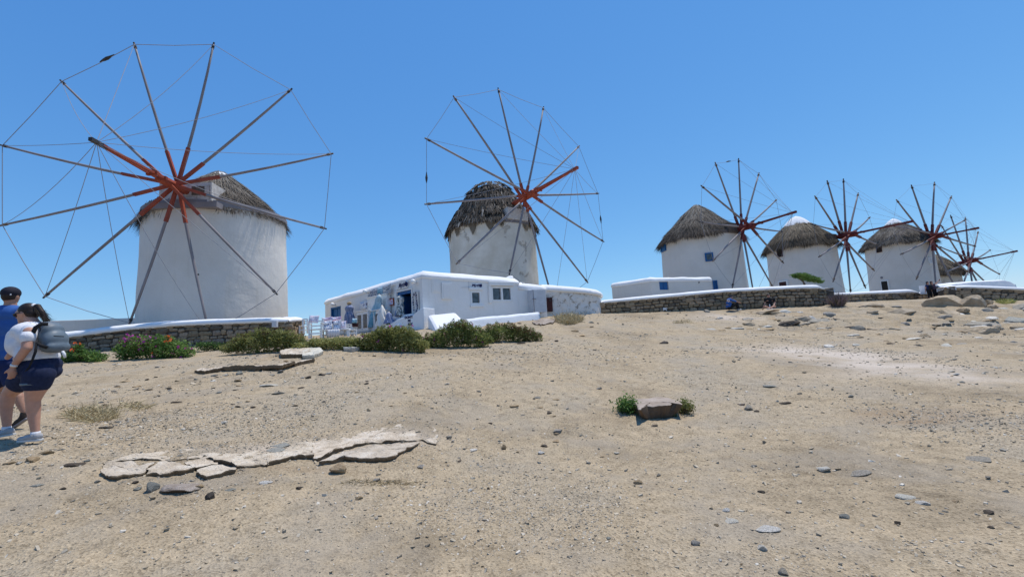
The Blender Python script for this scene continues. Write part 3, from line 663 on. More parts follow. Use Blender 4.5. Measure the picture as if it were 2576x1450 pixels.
M6=windmill(6,'farthest, smallest windmill with dull cream tower, half hidden by its neighbour','' or (2439,656),72,21,5,8.08,rd(-43),((2900+2188/s_)*.6706,(620+780/s_)*.6706,5.35),T6,(ax6[0],ax6[1]*.97),8.5,11.9,
  dict(wall='old_plaster',ov=.35,ez=-.25,prof=[(.25,.85),(.5,.64),(.75,.38),(.92,.16),(1,.05)],n=12000,nf=4500,mat='thatch_brown',wid=.06,fl=(.5,1.1),tw=.3),rs=.12,red='wood_darkred',rope=.011,base_extra=1.06,sleeve=.23)
# dormer and boards behind the hub of the near mill
E=M1['E'];n=M1['n'];C=M1['C'];side=unit(np.cross(n,[0,0,1.]));side=-side if side[0]<0 else side
o=np.array([M1['ax'][0],M1['ax'][1],M1['zt']])
b=MB();b.frame_box(o,side,n,(0,0,1),-1.15,1.45,2.1,3.42,-.05,1.12);b.build('dormer','board_pale',E)
b=MB()
for q in range(4):b.frame_box(o,side,n,(0,0,1),-1.1+q*.62,-.52+q*.62,3.423,3.45,.02,.35)
for q in range(2):b.frame_box(o,side,n,(0,0,1),.15+q*.62,.73+q*.62,3.423,3.46,.36,.95)
b.build('dormer_board','board_pale',E)
MB().frame_box(o,side,n,(0,0,1),.48,1.12,3.461,3.475,.42,.90).build('dormer_opening','wood_brown',E)
MB().frame_box(o,side,n,(0,0,1),-1.6,1.9,2.0,3.75,-.34,-.04).build('beam','wood_grey',E)
MB().frame_box(o,side,n,(0,0,1),1.40,1.50,3.1,3.5,.1,1.10).build('beam','board_pale',E)
la=math.atan2(-.57,-.82)
def left_clump():
    n=3600;th=la+RNG.normal(-.05,.34,n);rad=np.stack([np.cos(th),np.sin(th),0*th],1);tan=np.stack([-np.sin(th),np.cos(th),0*th],1);rr=M1['r']+RNG.uniform(-1.2,-.02,n)
    P=np.stack([M1['ax'][0]+rr*np.cos(th),M1['ax'][1]+rr*np.sin(th),M1['zt']+.15+(M1['r']-rr)*.75+RNG.normal(0,.06,n)],1)
    D=unit(rad*RNG.uniform(.1,.5,n)[:,None]+np.array([0,0,-1.])+tan*RNG.normal(0,.22,n)[:,None])
    ribbons(P,D,unit(tan+rad*RNG.normal(0,.4,n)[:,None]),RNG.uniform(.7,1.5,n),RNG.uniform(.02,.05,n),np.zeros((n,3)),np.clip(RNG.normal(.2,.13,n),0,1),'thatch_clump','thatch',M1['E'],'stuff')
left_clump()
b=MB();
for Mx,w_ in ((M2,1.0),(M3,.9),(M4,.9),(M5,.9),(M6,.9)):
    n_=Mx['n'];sd_=unit(np.cross(n_,[0,0,1.]));oo=np.array([Mx['ax'][0],Mx['ax'][1],Mx['zt']])
    MB().frame_box(oo,sd_,n_,(0,0,1),-w_,w_,Mx['r']-1.2,Mx['r']+.12,-.18,.75).build('dormer','board_pale' if Mx is M2 else 'wood_brown',Mx['E'])
# windows and doors of the mills
tower_window(M3,1664,1674.5,617.5,632.5,'paint_blue','paint_blue',leaves_=2)
tower_window(M3,1773,1793.5,635.5,657,'paint_blue','glass_dark',fr=.11)
tower_window(M3,1793,1804,705,728,'paint_blue','paint_blue','door',fr=.08,leaves_=2)
tower_window(M4,1955,1968,624.5,646,'door_red','dark_inside',fr=.1)
tower_window(M4,1958,1982,705.5,728,'paint_white','door_red','door',fr=.14)
tower_window(M5,2204,2217.5,619,634.5,'door_red','dark_inside',fr=.08)
tower_window(M5,2216,2236,705,733,'paint_white','dark_inside','door',fr=.10)
tower_window(M5,2335,2345,648,663,'paint_white','paint_grey',fr=.1)
for (px,py,Mx,rr) in ((2217,698,M5,.16),(748,0,None,0),):
    if Mx:
        P,nn=tower_hit(Mx,px,py);MB().tube([P-nn*.1,P+nn*.04],rr,16).build('vent','wood_grey',Mx['E'])
P,nn=tower_hit(M1,498.5,690);MB().tube([P-nn*.1,P+nn*.02],.045,10).build('vent_hole','dark_inside',M1['E'])
P,nn=tower_hit(M2,1129.5,597);u=np.array([-nn[1],nn[0],0.])
# ================================================================ STONE WALLS
def stone_meshes(mat,n=16,seed=3):
    rg=np.random.default_rng(seed);out=[]
    for q in range(n):
        # front polygon: rounded irregular block in x,z within +-.5 ; depth y from 0 (front, towards viewer is -y) to +1
        K=9;ang=np.sort((np.arange(K)+rg.uniform(-.28,.28,K))/K*2*PI)
        ex=rg.uniform(.38,.75);sx=np.sign(np.cos(ang))*np.abs(np.cos(ang))**ex*.5;sz=np.sign(np.sin(ang))*np.abs(np.sin(ang))**ex*.5
        sx*=1+rg.uniform(-.14,.08,K);sz*=1+rg.uniform(-.18,.10,K)
        V=[];
        for (k_,y,jj) in ((.86,-.30,.10),(.98,-.10,.04),(1.0,1.0,0)):
            for i in range(K): V.append((sx[i]*k_,y+rg.uniform(-jj,jj),sz[i]*k_))
        V.append((rg.uniform(-.1,.1),-.50+rg.uniform(-.08,.08),rg.uniform(-.1,.1)))
        F=[]
        for L_ in (0,1):
            for i in range(K):
                a=L_*K+i;b=L_*K+(i+1)%K;F.append((a,b,b+K,a+K))
        for i in range(K):F.append((3*K,(i+1)%K,i))
        me=bpy.data.meshes.new('stone');me.from_pydata(V,[],F);me.materials.append(MATS[mat]);out.append(me)
    return out
STN=stone_meshes('wall_stone');STW=stone_meshes('wall_stone_warm',12,9)
def polyline(pts,n):
    P=np.array(pts,float);d=np.r_[0,np.cumsum(np.linalg.norm(np.diff(P[:,:2],axis=0),axis=1))]
    s=np.linspace(0,d[-1],n);return np.stack([np.interp(s,d,P[:,k]) for k in range(P.shape[1])],1),s,d
def stone_wall(path,label,cap_h=.32,cap_over=.07,thick=.55,row=(.12,.26),ln=(.16,.52),maxn=300,seed=1,cat='wall',kind=None,end=True,warm=0.,face_from=0,capmat='whitewash_bright',group=None):
    """path rows: x,y,zbottom,zstone_top,zcap_top ; the visible face is to the right-hand... towards the camera"""
    rg=np.random.default_rng(seed)
    P=np.array(path,float);E=empty('stone_wall',(P[0,0],P[0,1],P[0,2]),label,cat,group or 'dry stone walls with whitewashed tops')
    d=np.r_[0,np.cumsum(np.linalg.norm(np.diff(P[:,:2],axis=0),axis=1))];Lt=d[-1]
    ev=lambda s:np.array([np.interp(s,d,P[:,k]) for k in range(5)])
    def frame(s):
        k=min(max(np.searchsorted(d,s,side='right')-1,0),len(P)-2);t_=unit(P[k+1,:2]-P[k,:2]);nn=np.array([t_[1],-t_[0]])
        mid=(P[k,:2]+P[k+1,:2])/2
        if nn@(-mid)<0 and not kind: nn=-nn
        return t_,nn
    # core
    b=MB();S=np.linspace(0,Lt,max(int(Lt/.6),3));Vv=[]
    for s in S:
        e=ev(s);t_,nn=frame(min(s,Lt-1e-3) if s>0 else 1e-3)
        for off in (-.045,-thick):
            for z in (e[2]-.5,e[3]+.02): Vv.append((e[0]+nn[0]*off,e[1]+nn[1]*off,z))
    F=[]
    for i in range(len(S)-1):
        a=i*4;c=a+4;F+=[(a,c,c+1,a+1),(a+2,a+3,c+3,c+2),(a+1,c+1,c+3,a+3)]
    F+=[(0,1,3,2),(len(S)*4-4,len(S)*4-2,len(S)*4-1,len(S)*4-3)]
    b.poly(Vv,F).build('core','mortar',E)
    # coping, a rounded lumpy white sweep
    K=11;b=MB();S=np.linspace(0,Lt,max(int(Lt/.22),8));Vv=[]
    prof=[]
    for q in range(K):
        a=q/(K-1)*PI
        prof.append((cap_over-(cap_over*2+thick)*(1-math.cos(a))/2, (math.sin(a)**.75)))
    for j,s in enumerate(S):
        e=ev(s);t_,nn=frame(min(max(s,1e-3),Lt-1e-3));hh=e[4]-e[3]
        sh=1.0
        if j==0 or j==len(S)-1: sh=.55
        elif j==1 or j==len(S)-2: sh=.9
        wob=.025*vnoise(s*1.7,seed,3);low=.03*vnoise(s*4.1,seed+5,2)
        for q,(o_,z_) in enumerate(prof):
            o2=o_+(wob if q<3 else 0);zz=e[3]-.03+hh*sh*z_+.02*vnoise(s*1.3,q*.5+seed,7)
            if q==0: zz=e[3]-.04+low;
            if q==K-1: zz=e[3]-.25
            Vv.append((e[0]+nn[0]*o2,e[1]+nn[1]*o2,zz))
    F=[(i*K+q,i*K+q+1,(i+1)*K+q+1,(i+1)*K+q) for i in range(len(S)-1) for q in range(K-1)]
    F+=[tuple(i*K+q for i in [0] for q in range(K)),tuple((len(S)-1)*K+q for q in range(K))[::-1]]
    F+=[(i*K+K-1,i*K,(i+1)*K,(i+1)*K+K-1) for i in range(len(S)-1)]
    o=b.poly(Vv,F).build('coping',capmat,E,True)
    # stones row by row
    cnt=0;hmax=float(np.max(P[:,3]-P[:,2]));z=0
    rows=[]
    while z<hmax+.05:
        h=rg.uniform(*row);rows.append((z,h));z+=h
    for ri,(zr,h) in enumerate(rows):
        s=rg.uniform(-.2,0)
        while s<Lt and cnt<maxn:
            w_=rg.uniform(*ln)*(.75 if h<.15 else 1.05);sc=s+w_/2
            if sc>Lt: break
            e=ev(sc);t_,nn=frame(sc)
            top=e[3]-e[2]
            zc=e[3]-zr-h/2     # rows hang from the top so that courses follow the coping
            if zr+h*.5<top+.06:
                hh=h*rg.uniform(.82,1.12)
                grow=rg.random()<.14 and ri<len(rows)-1
                o=bpy.data.objects.new('stone',(STW if rg.random()<warm else STN)[rg.integers(12)])
                t3=np.array([t_[0],t_[1],0]);n3=np.array([nn[0],nn[1],0])
                p=np.array([e[0],e[1],zc+rg.uniform(-.035,.035)])+n3*rg.uniform(-.035,.025)
                a=rg.uniform(-.13,.13);ca,sa=math.cos(a),math.sin(a)
                X=(t3*ca+np.array([0,0,1.])*sa)*w_*.96*(1.12 if grow else 1);Z=(np.array([0,0,1.])*ca-t3*sa)*hh*(1.45 if grow else 1);Yv=-n3*.085
                if grow:p=p+n3*.014
                o.matrix_world=Matrix(((X[0],Yv[0],Z[0],p[0]),(X[1],Yv[1],Z[1],p[1]),(X[2],Yv[2],Z[2],p[2]),(0,0,0,1)))
                COL.objects.link(o);mw=o.matrix_world.copy();o.parent=E;o.matrix_parent_inverse=PINV[E.name];cnt+=1
            s+=w_
    if end:
        # stones on the right-hand end face
        pass
    return E,cnt
def wpt(px,pyb,pys,pyc,Y,zb=None):
    a=at(px,pyb,Y);b=at(px,pys,Y);c=at(px,pyc,Y);return (a[0],a[1],(a[2] if zb is None else zb)-.05,b[2],c[2])
# left wall, bends back at its right end
wl=[wpt(-260,935,880,858,19.0),wpt(0,918,859,842,19.2),wpt(163,907,847,831,19.4),wpt(306,898,828,813,19.6),wpt(430,892,817,803,19.7),wpt(564,884,811,798.5,19.8),wpt(700,872,807.5,795,19.9),wpt(724,868,806.5,794.5,20.0)]
EL,c1=stone_wall(wl,'long grey dry stone wall with a white rounded top in front of the nearest windmill',maxn=300,seed=2,warm=.3,thick=.6,ln=(.2,.62),row=(.13,.26))
wl2=[wpt(724.5,868,806.5,794.5,20.0),wpt(764,858,804.5,794.5,22.2)]
stone_wall(wl2,'short sunlit return of the left stone wall beside the white shop chairs',maxn=120,seed=4,warm=.9,thick=.5,ln=(.2,.45),row=(.14,.26))
# right wall A
wa=[wpt(1512,788,760.5,752.5,27.6),wpt(1665,785,747,738,28.0),wpt(1830,781,732,723.5,28.2),wpt(2008,773,723.5,714.6,28.5),wpt(2064,771,723,712.5,28.6),wpt(2079,770,725,721,28.7)]
EA,c2=stone_wall(wa,'tall stone wall with a thick white top that the two seated people lean against',maxn=300,seed=6,warm=.85,thick=.7,ln=(.2,.62),row=(.15,.32))
wa2=[(wa[-1][0]+.02,wa[-1][1]+.1,wa[-1][2],wa[-1][3],wa[-1][4]-.02),(wa[-1][0]+.55,wa[-1][1]+3.5,wa[-1][2]+.1,wa[-1][3]+.0,wa[-1][4]-.05)]
stone_wall(wa2,'receding end of the tall stone wall next to the lavender bush',maxn=40,seed=8,warm=.5,thick=.6)
# wall B farther back
wb=[wpt(2079,758,741.5,736,34),wpt(2180,757,737.5,731,34.3),wpt(2294,754,734,724.5,34.6),wpt(2312,754,735,729.5,34.8)]
stone_wall(wb,'low stone wall with white top in front of the windmill with the black doorway',maxn=220,seed=10,warm=.6,thick=.6,row=(.15,.30),ln=(.22,.6))
wm=[wpt(2308,752,738,733,36.5),wpt(2362,750,739,731,36.5)]
stone_wall(wm,'low stone wall stub in the gap behind the standing couple',maxn=60,seed=12,warm=.6,thick=.5)
# wall C
wc=[wpt(2386,762,722,716,31.5),wpt(2444,762,721.5,714,31.3),wpt(2575,760,727,719,31),wpt(2760,770,735,726,30.5)]
stone_wall(wc,'stone wall with white top running off the frame behind the two big boulders',maxn=220,seed=14,warm=.7,thick=.8,row=(.15,.32),ln=(.25,.7))
wc2=[(wc[0][0]-.02,wc[0][1]+.05,wc[0][2],wc[0][3],wc[0][4]),tuple(list(at(2361,748,35.5)[:2])+[wc[0][2]+.1,at(2361,729,35.5)[2],at(2361,723,35.5)[2]])]
stone_wall(wc2,'sunlit corner of the boulder-side stone wall beside the standing couple',maxn=60,seed=16,warm=.9,thick=.5)
# ================================================================ WHITE BUILDINGS
class Plane:
    def __init__(s,A,B):
        s.A=np.array(A[:2],float);s.B=np.array(B[:2],float);s.L=np.linalg.norm(s.B-s.A);s.u=(s.B-s.A)/s.L
        n=np.array([s.u[1],-s.u[0]]);
        if n@(-(s.A+s.B)/2)<0:n=-n
        s.n=n;s.u3=np.array([*s.u,0]);s.n3=np.array([*n,0])
    def hit(s,px,py,off=0):
        d=ray(px,py);o=s.A+s.n*off;t=((o-CAM[:2])@s.n)/(d[:2]@s.n);P=CAM+d*t;return (P[:2]-s.A)@s.u,P[2]
    def pt(s,a,z,off=0): return np.array([*(s.A+s.u*a+s.n*off),z])
    def rect(s,x0,x1,y0,y1,off=0):
        """pixel extents -> s0,s1,z0,z1 on the plane"""
        ym=(y0+y1)/2;xm=(x0+x1)/2
        a,_=s.hit(x0,ym,off);b,_=s.hit(x1,ym,off);_,z1=s.hit(xm,y0,off);_,z0=s.hit(xm,y1,off)
        return min(a,b),max(a,b),z0,z1
    def box(s,mb,s0,s1,z0,z1,o0,o1): return mb.frame_box((*s.A,0),s.u3,s.n3,(0,0,1),s0,s1,o0,o1,z0,z1)
def wall_holes(pl,s0,s1,zb,zt0,zt1,holes,th=.35):
    """wall with real openings (reveals included)"""
    ss=sorted({s0,s1,*[h[0] for h in holes],*[h[1] for h in holes]});b=MB()
    top=lambda s:zt0+(zt1-zt0)*(s-s0)/(s1-s0)
    # subdivide long spans so that the plaster can be slightly uneven
    for a,c in zip(ss[:-1],ss[1:]):
        hs=sorted([h for h in holes if h[0]<=a+1e-6 and h[1]>=c-1e-6],key=lambda h:h[2]);z=zb
        spans=[]
        for h in hs: spans.append((z,h[2]));z=h[3]
        spans.append((z,None))
        for z0,z1 in spans:
            za,zc=(top(a),top(c)) if z1 is None else (z1,z1)
            P=[pl.pt(a,z0),pl.pt(c,z0),pl.pt(c,zc),pl.pt(a,za),pl.pt(a,z0,-th),pl.pt(c,z0,-th),pl.pt(c,zc,-th),pl.pt(a,za,-th)]
            b.poly(P,[(0,1,2,3),(4,7,6,5),(0,4,5,1),(3,2,6,7),(0,3,7,4),(1,5,6,2)])
    return b
def round_roof(E,poly,z,name='roof',over=.06,h=.42,inset=.55,down=.12,mat='whitewash_bright',seed=1):
    """poly: list of xy (counter-clockwise), z per vertex; lumpy rounded parapet and flat top"""
    P=[];Z=[];n=len(poly)
    for i in range(n):
        a=np.array(poly[i]);b=np.array(poly[(i+1)%n]);L=np.linalg.norm(b-a);k=max(int(L/.35),1)
        for j in range(k): P.append(a+(b-a)*j/k);Z.append(z[i]+(z[(i+1)%n]-z[i])*j/k)
    P=np.array(P);Z=np.array(Z);m=len(P)
    T=unit(np.roll(P,-1,0)-np.roll(P,1,0));Nn=np.stack([T[:,1],-T[:,0]],1)
    c=P.mean(0)
    loops=[(over*.3,-down-.03),(over,-down+.01),(over*1.15,-down+.12),(over*.7,h*.30),(-inset*.10,h*.62),(-inset*.35,h*.88),(-inset*.75,h*.98),(-inset,h)]
    V=[];s=np.arange(m)*.35
    for q,(o,dz) in enumerate(loops):
        wv=.03*vnoise(s*.9,s*0+q*.3,seed)+.02*vnoise(s*2.3,s*0+q,seed+3)
        if q==0: wv=wv*0
        V.append(np.c_[P+Nn*(o+wv)[:,None],Z+dz+wv*1.4])
    V.append(np.r_[[[*c,Z.mean()+h+.05]]])
    V=np.vstack(V);F=[]
    for q in range(len(loops)-1):
        for i in range(m): F.append((q*m+i,q*m+(i+1)%m,(q+1)*m+(i+1)%m,(q+1)*m+i))
    e=(len(loops)-1)*m
    for i in range(m):F.append((e+i,e+(i+1)%m,len(V)-1))
    return MB().poly(V,F).build(name,mat,E,True)
# ---- the shop
PA=at(1061,697,21.0);PB=at(1303,712,24.2);PC=at(1372,728,25.0);PD=at(817.5,757,29.0)
FR=Plane(PA,PB);LF=Plane(PA,PD);AN=Plane(PB,PC)
def zat(px,py,Y): return at(px,py,Y)[2]
zA=zat(1061,696,21.0);zD=zat(818,763,29.0);zB=zat(1300,713,24.2);zC=zat(1372,728,25.0)
back=np.array([-.30,1.0])*1;back=unit(np.array([-.25,.97]))
depth=5.5
PE=PB[:2]+back*depth;PF=PD[:2]+unit(np.array([.45,.89]))*2.5
SHOP=empty('shop_building',(PA[0],PA[1],1.7),'whitewashed corner shop with rounded roof edge, blue doors and goods hung outside','shop')
gB=1.6
# openings measured on the facades
d_main=LF.rect(1000,1036.5,731,800);d_left=LF.rect(831.5,857.3,771,812)
w_sm=FR.rect(*(CR(640,0)[0],CR(850,0)[0]),CR(0,672)[1],CR(0,945)[1]);w_db=FR.rect(CR(1045,0)[0],CR(1448,0)[0],CR(0,588)[1],CR(0,880)[1])
wall_holes(LF,0,LF.L,gB,zA,zD,[d_main,d_left]).build('side_wall','whitewash_shop',SHOP)
wall_holes(FR,0,FR.L,gB,zA,zB,[(w_sm[0],w_sm[1],w_sm[2],w_sm[3]),(w_db[0],w_db[1],w_db[2],w_db[3])]).build('front_wall','whitewash_shop',SHOP)
b=MB()
def plainwall(b,P,Q,z0,zp,zq,th=.3):
    P=np.array(P[:2]);Q=np.array(Q[:2]);t_=unit(Q-P);n_=np.array([-t_[1],t_[0]])*th
    b.poly([(*P,z0),(*Q,z0),(*Q,zq),(*P,zp),(*(P+n_),z0),(*(Q+n_),z0),(*(Q+n_),zq),(*(P+n_),zp)],[(0,1,2,3),(4,7,6,5),(0,4,5,1),(3,2,6,7),(0,3,7,4),(1,5,6,2)])
plainwall(b,PB,PE,gB,zB,zB);plainwall(b,PE,PF,gB,zB,zD);plainwall(b,PF,PD,gB,zD,zD)
b.build('back_wall','whitewash_shop',SHOP)
round_roof(SHOP,[PA[:2],PB[:2],PE,PF,PD[:2]],[zA,zB,zB,zD,zD],h=.38,inset=.6,down=.04,over=.05,seed=5)
# roof seams
for (px,py,pl) in ((1083,690,FR),):
    pass
# annex to the right
zb2=zat(1303,722,24.2)
plain=MB();AN2=Plane(PB,PC)
wall_holes(AN2,0.0,AN2.L,gB,zb2,zC,[],.3).build('annex_wall','whitewash_shop',SHOP)
PCb=PC[:2]+back*3.0;b=MB();plainwall(b,PC,PCb,gB,zC,zC);b.build('annex_side','whitewash_shop',SHOP)
round_roof(SHOP,[PB[:2],PC[:2],PCb,PB[:2]+back*3.0],[zb2,zC,zC,zb2],'annex_roof',h=.30,inset=.5,seed=8)
b=MB();q=at(1288,700,25.2);b.tube([at(1268,705,24.9),at(1282,700,25.1),at(1289,696,25.2)],[.10,.16,.07],8).build('roof_spout','whitewash_bright',SHOP,True)
# front windows
def casement(pl,r,npan,E,fr=.075,frame='paint_white',name='window',label=None,dep=-.10):
    s0,s1,z0,z1=r;b=MB()
    for a in ((s0,s0+fr,z0,z1),(s1-fr,s1,z0,z1),(s0+fr,s1-fr,z1-fr,z1),(s0+fr,s1-fr,z0,z0+fr)): pl.box(b,a[0],a[1],a[2],a[3],dep,.03)
    for k in range(1,npan):
        c=s0+(s1-s0)*k/npan;pl.box(b,c-fr*.6,c+fr*.6,z0+fr,z1-fr,dep,.035)
    w_=b.build(name,frame,E,label=label);ww=(s1-s0-2*fr)/npan
    for k in range(npan):
        b=MB();pl.box(b,s0+fr+ww*k+.02,s0+fr+ww*(k+1)-.02,z0+fr,z1-fr,dep+.02,dep+.04);b.build('pane','glass_dark',w_)
    return w_
ws=casement(FR,w_sm,1,SHOP,.10);casement(FR,w_db,2,SHOP,.10)
b=MB();FR.box(b,w_sm[0]-.05,w_sm[1]+.12,w_sm[2]-.13,w_sm[2],-.02,.08);b.build('sill','whitewash_shop',SHOP,bevel=.02)
b=MB();FR.box(b,w_sm[0]-.08,w_sm[1]+.10,w_sm[3]+.02,w_sm[3]+.17,-.02,.08);b.build('lintel','whitewash_shop',SHOP,bevel=.02)
b=MB();FR.box(b,w_db[0]-.18,w_db[1]+.10,w_db[3]+.02,w_db[3]+.26,-.02,.14);FR.box(b,w_db[0]-.20,w_db[0]-.02,w_db[2]-.1,w_db[3]+.02,-.02,.12);b.build('window_surround','whitewash_shop',SHOP,bevel=.03)
# meter boxes
def cabinet(pl,x0,x1,y0,y1,o1,E,name='meter_box',mat='whitewash_shop',inner=True):
    s0,s1,z0,z1=pl.rect(x0,x1,y0,y1,o1);b=MB();pl.box(b,s0,s1,z0,z1,-.02,o1);c=b.build(name,mat,E,bevel=.012)
    if inner:
        b=MB();pl.box(b,s0+.07,s1-.07,z0+.09,z1-.09,o1,o1+.015);b.build('panel_door',mat,c,bevel=.004)
    return c
cabinet(FR,C2(980,0)[0],C2(1060,0)[0],C2(0,150)[1],C2(0,272)[1],.03,SHOP)
cabinet(FR,C2(1072,0)[0],C2(1160,0)[0],C2(0,186)[1],C2(0,330)[1],.10,SHOP)
# big box cupboard at the annex
s0,s1,z0,z1=AN2.rect(1338,1371,726.5,790,.0)
s0=AN2.hit(CR(1835,0)[0],750,.5)[0];s1=AN2.hit(CR(2090,0)[0],750,.5)[0];z1=AN2.hit(1360,CR(0,650)[1],.5)[1];z0=AN2.hit(1360,CR(0,1095)[1],.5)[1]
b=MB();AN2.box(b,s0,s1,z0,z1,-.1,.62);cb=b.build('cupboard','paint_grey',SHOP,bevel=.02)
b=MB();AN2.box(b,s0+.02,s0+.05,z0+.03,z1-.03,.62,.64);AN2.box(b,s0-.06,s0+.18,(z0+z1)/2+.1,(z0+z1)/2+.13,.62,.68);b.build('latch','wood_grey',cb)
# ledge bench along the front wall
s0=FR.hit(1150,800,.7)[0];E_=MB()
def bench():
    n_=40;pts=[]
    V=[];K=6
    for i in range(n_+1):
        f=i/n_;px=1176+(1357-1176)*f;pyt=802-(802-784.5)*f
        Yb=19.6+(22.4-19.6)*f;t_=at(px,pyt,Yb);g=1.3+.7*f
        nn=np.array([.45,-.89]);wv=.02*vnoise(i*.4,1,2)
        for (o,dz) in ((.02,None),(.03,-.12),(-.04,-.02),(-.18,.02+wv),(-.8,.03),(-.8,None)):
            z=(g-.4) if dz is None else t_[2]+dz+wv
            V.append((t_[0]+nn[0]*o,t_[1]+nn[1]*o,z))
    F=[(i*K+q,(i+1)*K+q,(i+1)*K+q+1,i*K+q+1) for i in range(n_) for q in range(K-1)]
    F+=[tuple(range(K))[::-1],tuple(n_*K+q for q in range(K))]
    return MB().poly(V,F).build('ledge','whitewash_bench',SHOP,True)
bench()
# sloping white buttress (cistern cover) and stair side with the painted words
def prism(name,pts_front,pts_back,mat,parent,smooth=False,bev=.05):
    n_=len(pts_front);V=list(pts_front)+list(pts_back);F=[tuple(range(n_))[::-1],tuple(range(n_,2*n_))]
    F+=[(i,(i+1)%n_,(i+1)%n_+n_,i+n_) for i in range(n_)]
    return MB().poly(V,F).build(name,mat,parent,smooth,bevel=bev)
a=at(1074,790,20.3);b_=at(1146,784,20.7);c=at(1163,800,19.6);d=at(1096,832,18.9)
a,b_,c,d=[np.array(q) for q in (a,b_,c,d)]
low=lambda q,z=1.1:np.array([q[0],q[1],z])
MB().poly([d,c,b_,a,low(d),low(c),low(b_),low(a)],[(0,1,2,3),(4,7,6,5),(0,4,5,1),(1,5,6,2),(2,6,7,3),(3,7,4,0)]).build('sloping_buttress','whitewash_bright',SHOP,bevel=.14)
# stair flank: curved top from the shop corner down to the left
ST=Plane(at(1072,790,20.2),at(990,800,21.0))
top=[(2400,590),(2330,625),(2270,672),(2190,742),(2080,765),(1980,790),(1850,850),(1740,925),(1640,960)]
tp=[CL(*q) for q in top];fpts=[];
for (x,y) in tp:
    s_0,z_0=ST.hit(x,y);fpts.append(ST.pt(s_0,z_0))
s_e=ST.hit(tp[-1][0],tp[-1][1])[0];s_b=ST.hit(tp[0][0],tp[0][1])[0]
fpts+= [ST.pt(s_e,1.2),ST.pt(s_b,1.2)]
bpts=[p-ST.n3*.95 for p in fpts]
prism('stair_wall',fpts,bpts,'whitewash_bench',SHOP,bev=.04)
for k in range(4):   # steps up to the door
    b=MB();sA,sB,_,_=LF.rect(996,1042,735,795);b.frame_box((*LF.A,0),LF.u3,LF.n3,(0,0,1),sA-.1,sB+.1,.25*k,.25*k+.25,1.3,LF.hit(1018,792)[1]-.17*k);b.build('step','whitewash_bench',SHOP,bevel=.015)
# doors
s0,s1,z0,z1=d_main
b=MB();LF.box(b,s0,s1,z1-.16,z1,-.30,-.02);LF.box(b,s0,s0+.07,z0,z1-.16,-.30,-.05);LF.box(b,s1-.07,s1,z0,z1-.16,-.30,-.05);dm=b.build('door_frame','paint_blue',SHOP)
b=MB();b.frame_box(np.array([*LF.A,0])+LF.u3*(s1-.07)-LF.n3*.3,-LF.n3,LF.u3,(0,0,1),0,.85,-.05,0,z0,z1-.18);dl=b.build('door','paint_blue',SHOP,label='blue plank door standing open into the shop')
b=MB();LF.box(b,s0-.09,s0,z0-.1,z1+.08,-.01,.05);LF.box(b,s1,s1+.22,z0-.1,z1+.08,-.01,.06);LF.box(b,s0,s1,z1,z1+.1,-.01,.05);b.build('door_surround','whitewash_shop',SHOP,bevel=.015)
b=MB();LF.box(b,s0-.2,s1+.6,z0+.25,z0+.30,-1.2,-.85);LF.box(b,s0-.2,s1+.6,z0+.75,z0+.79,-1.2,-.9);b.build('shelf','wood_brown',SHOP)
b=MB()
for k in range(9): LF.box(b,s0-.1+k*.18,s0+.02+k*.18,z0+.80,z0+.9+.12*(k%3),-1.15,-.95)
b.build('shelf_goods','paint_grey',SHOP,kind='stuff')
s0,s1,z0,z1=d_left
b=MB();LF.box(b,s0,s1,z1-.1,z1,-.25,-.03);LF.box(b,s0,s0+.08,z0,z1-.1,-.25,-.03);LF.box(b,s1-.08,s1,z0,z1-.1,-.25,-.03);b.build('door_frame','paint_blue',SHOP)
for q in range(2):
    b=MB();mid=(s0+s1)/2;x0=s0+.08 if q==0 else mid+.005;x1=mid-.005 if q==0 else s1-.08
    LF.box(b,x0,x1,z0,z1-.1,-.2,-.15)
    for (c0,c1) in ((.08,.38),(.48,.9)):
        LF.box(b,x0+.06,x1-.06,z0+(z1-z0)*c0,z0+(z1-z0)*c1,-.15,-.13)
    do=b.build('door','paint_blue',SHOP);b=MB();LF.box(b,mid-.12+q*.2,mid-.09+q*.2,z0+.95,z0+1.1,-.15,-.09);b.build('handle','iron',do)
# globe lamps
def globe(px,py,r,pl,E=SHOP,parent=True):
    s0,z0=pl.hit(px,py,.28);p=pl.pt(s0,z0,.28);q=pl.pt(s0+.12,z0-.02,0)
    l=MB().tube([q,q+pl.n3*.1,p],[.05,.03,.05],8).build('wall_lamp','paint_white',SHOP,True);MB().ell(p,r,20,14).build('globe','globe_white',l,True)
globe(835.6,765,.125,LF);globe(1038.5,707.6,.125,LF);globe(918,733,.13,LF)
# a conduit and a pale seam
b=MB();s0,z0=FR.hit(CR(470,0)[0],CR(0,605)[1]);s1,_=FR.hit(CR(612,0)[0],CR(0,605)[1]);b.tube([FR.pt(s0,z0-.03,.02),FR.pt(s0+.03,z0,.02),FR.pt(s1,z0,.02),FR.pt(s1,z0+.33,.02)],.012,6).build('conduit','paint_grey',SHOP)
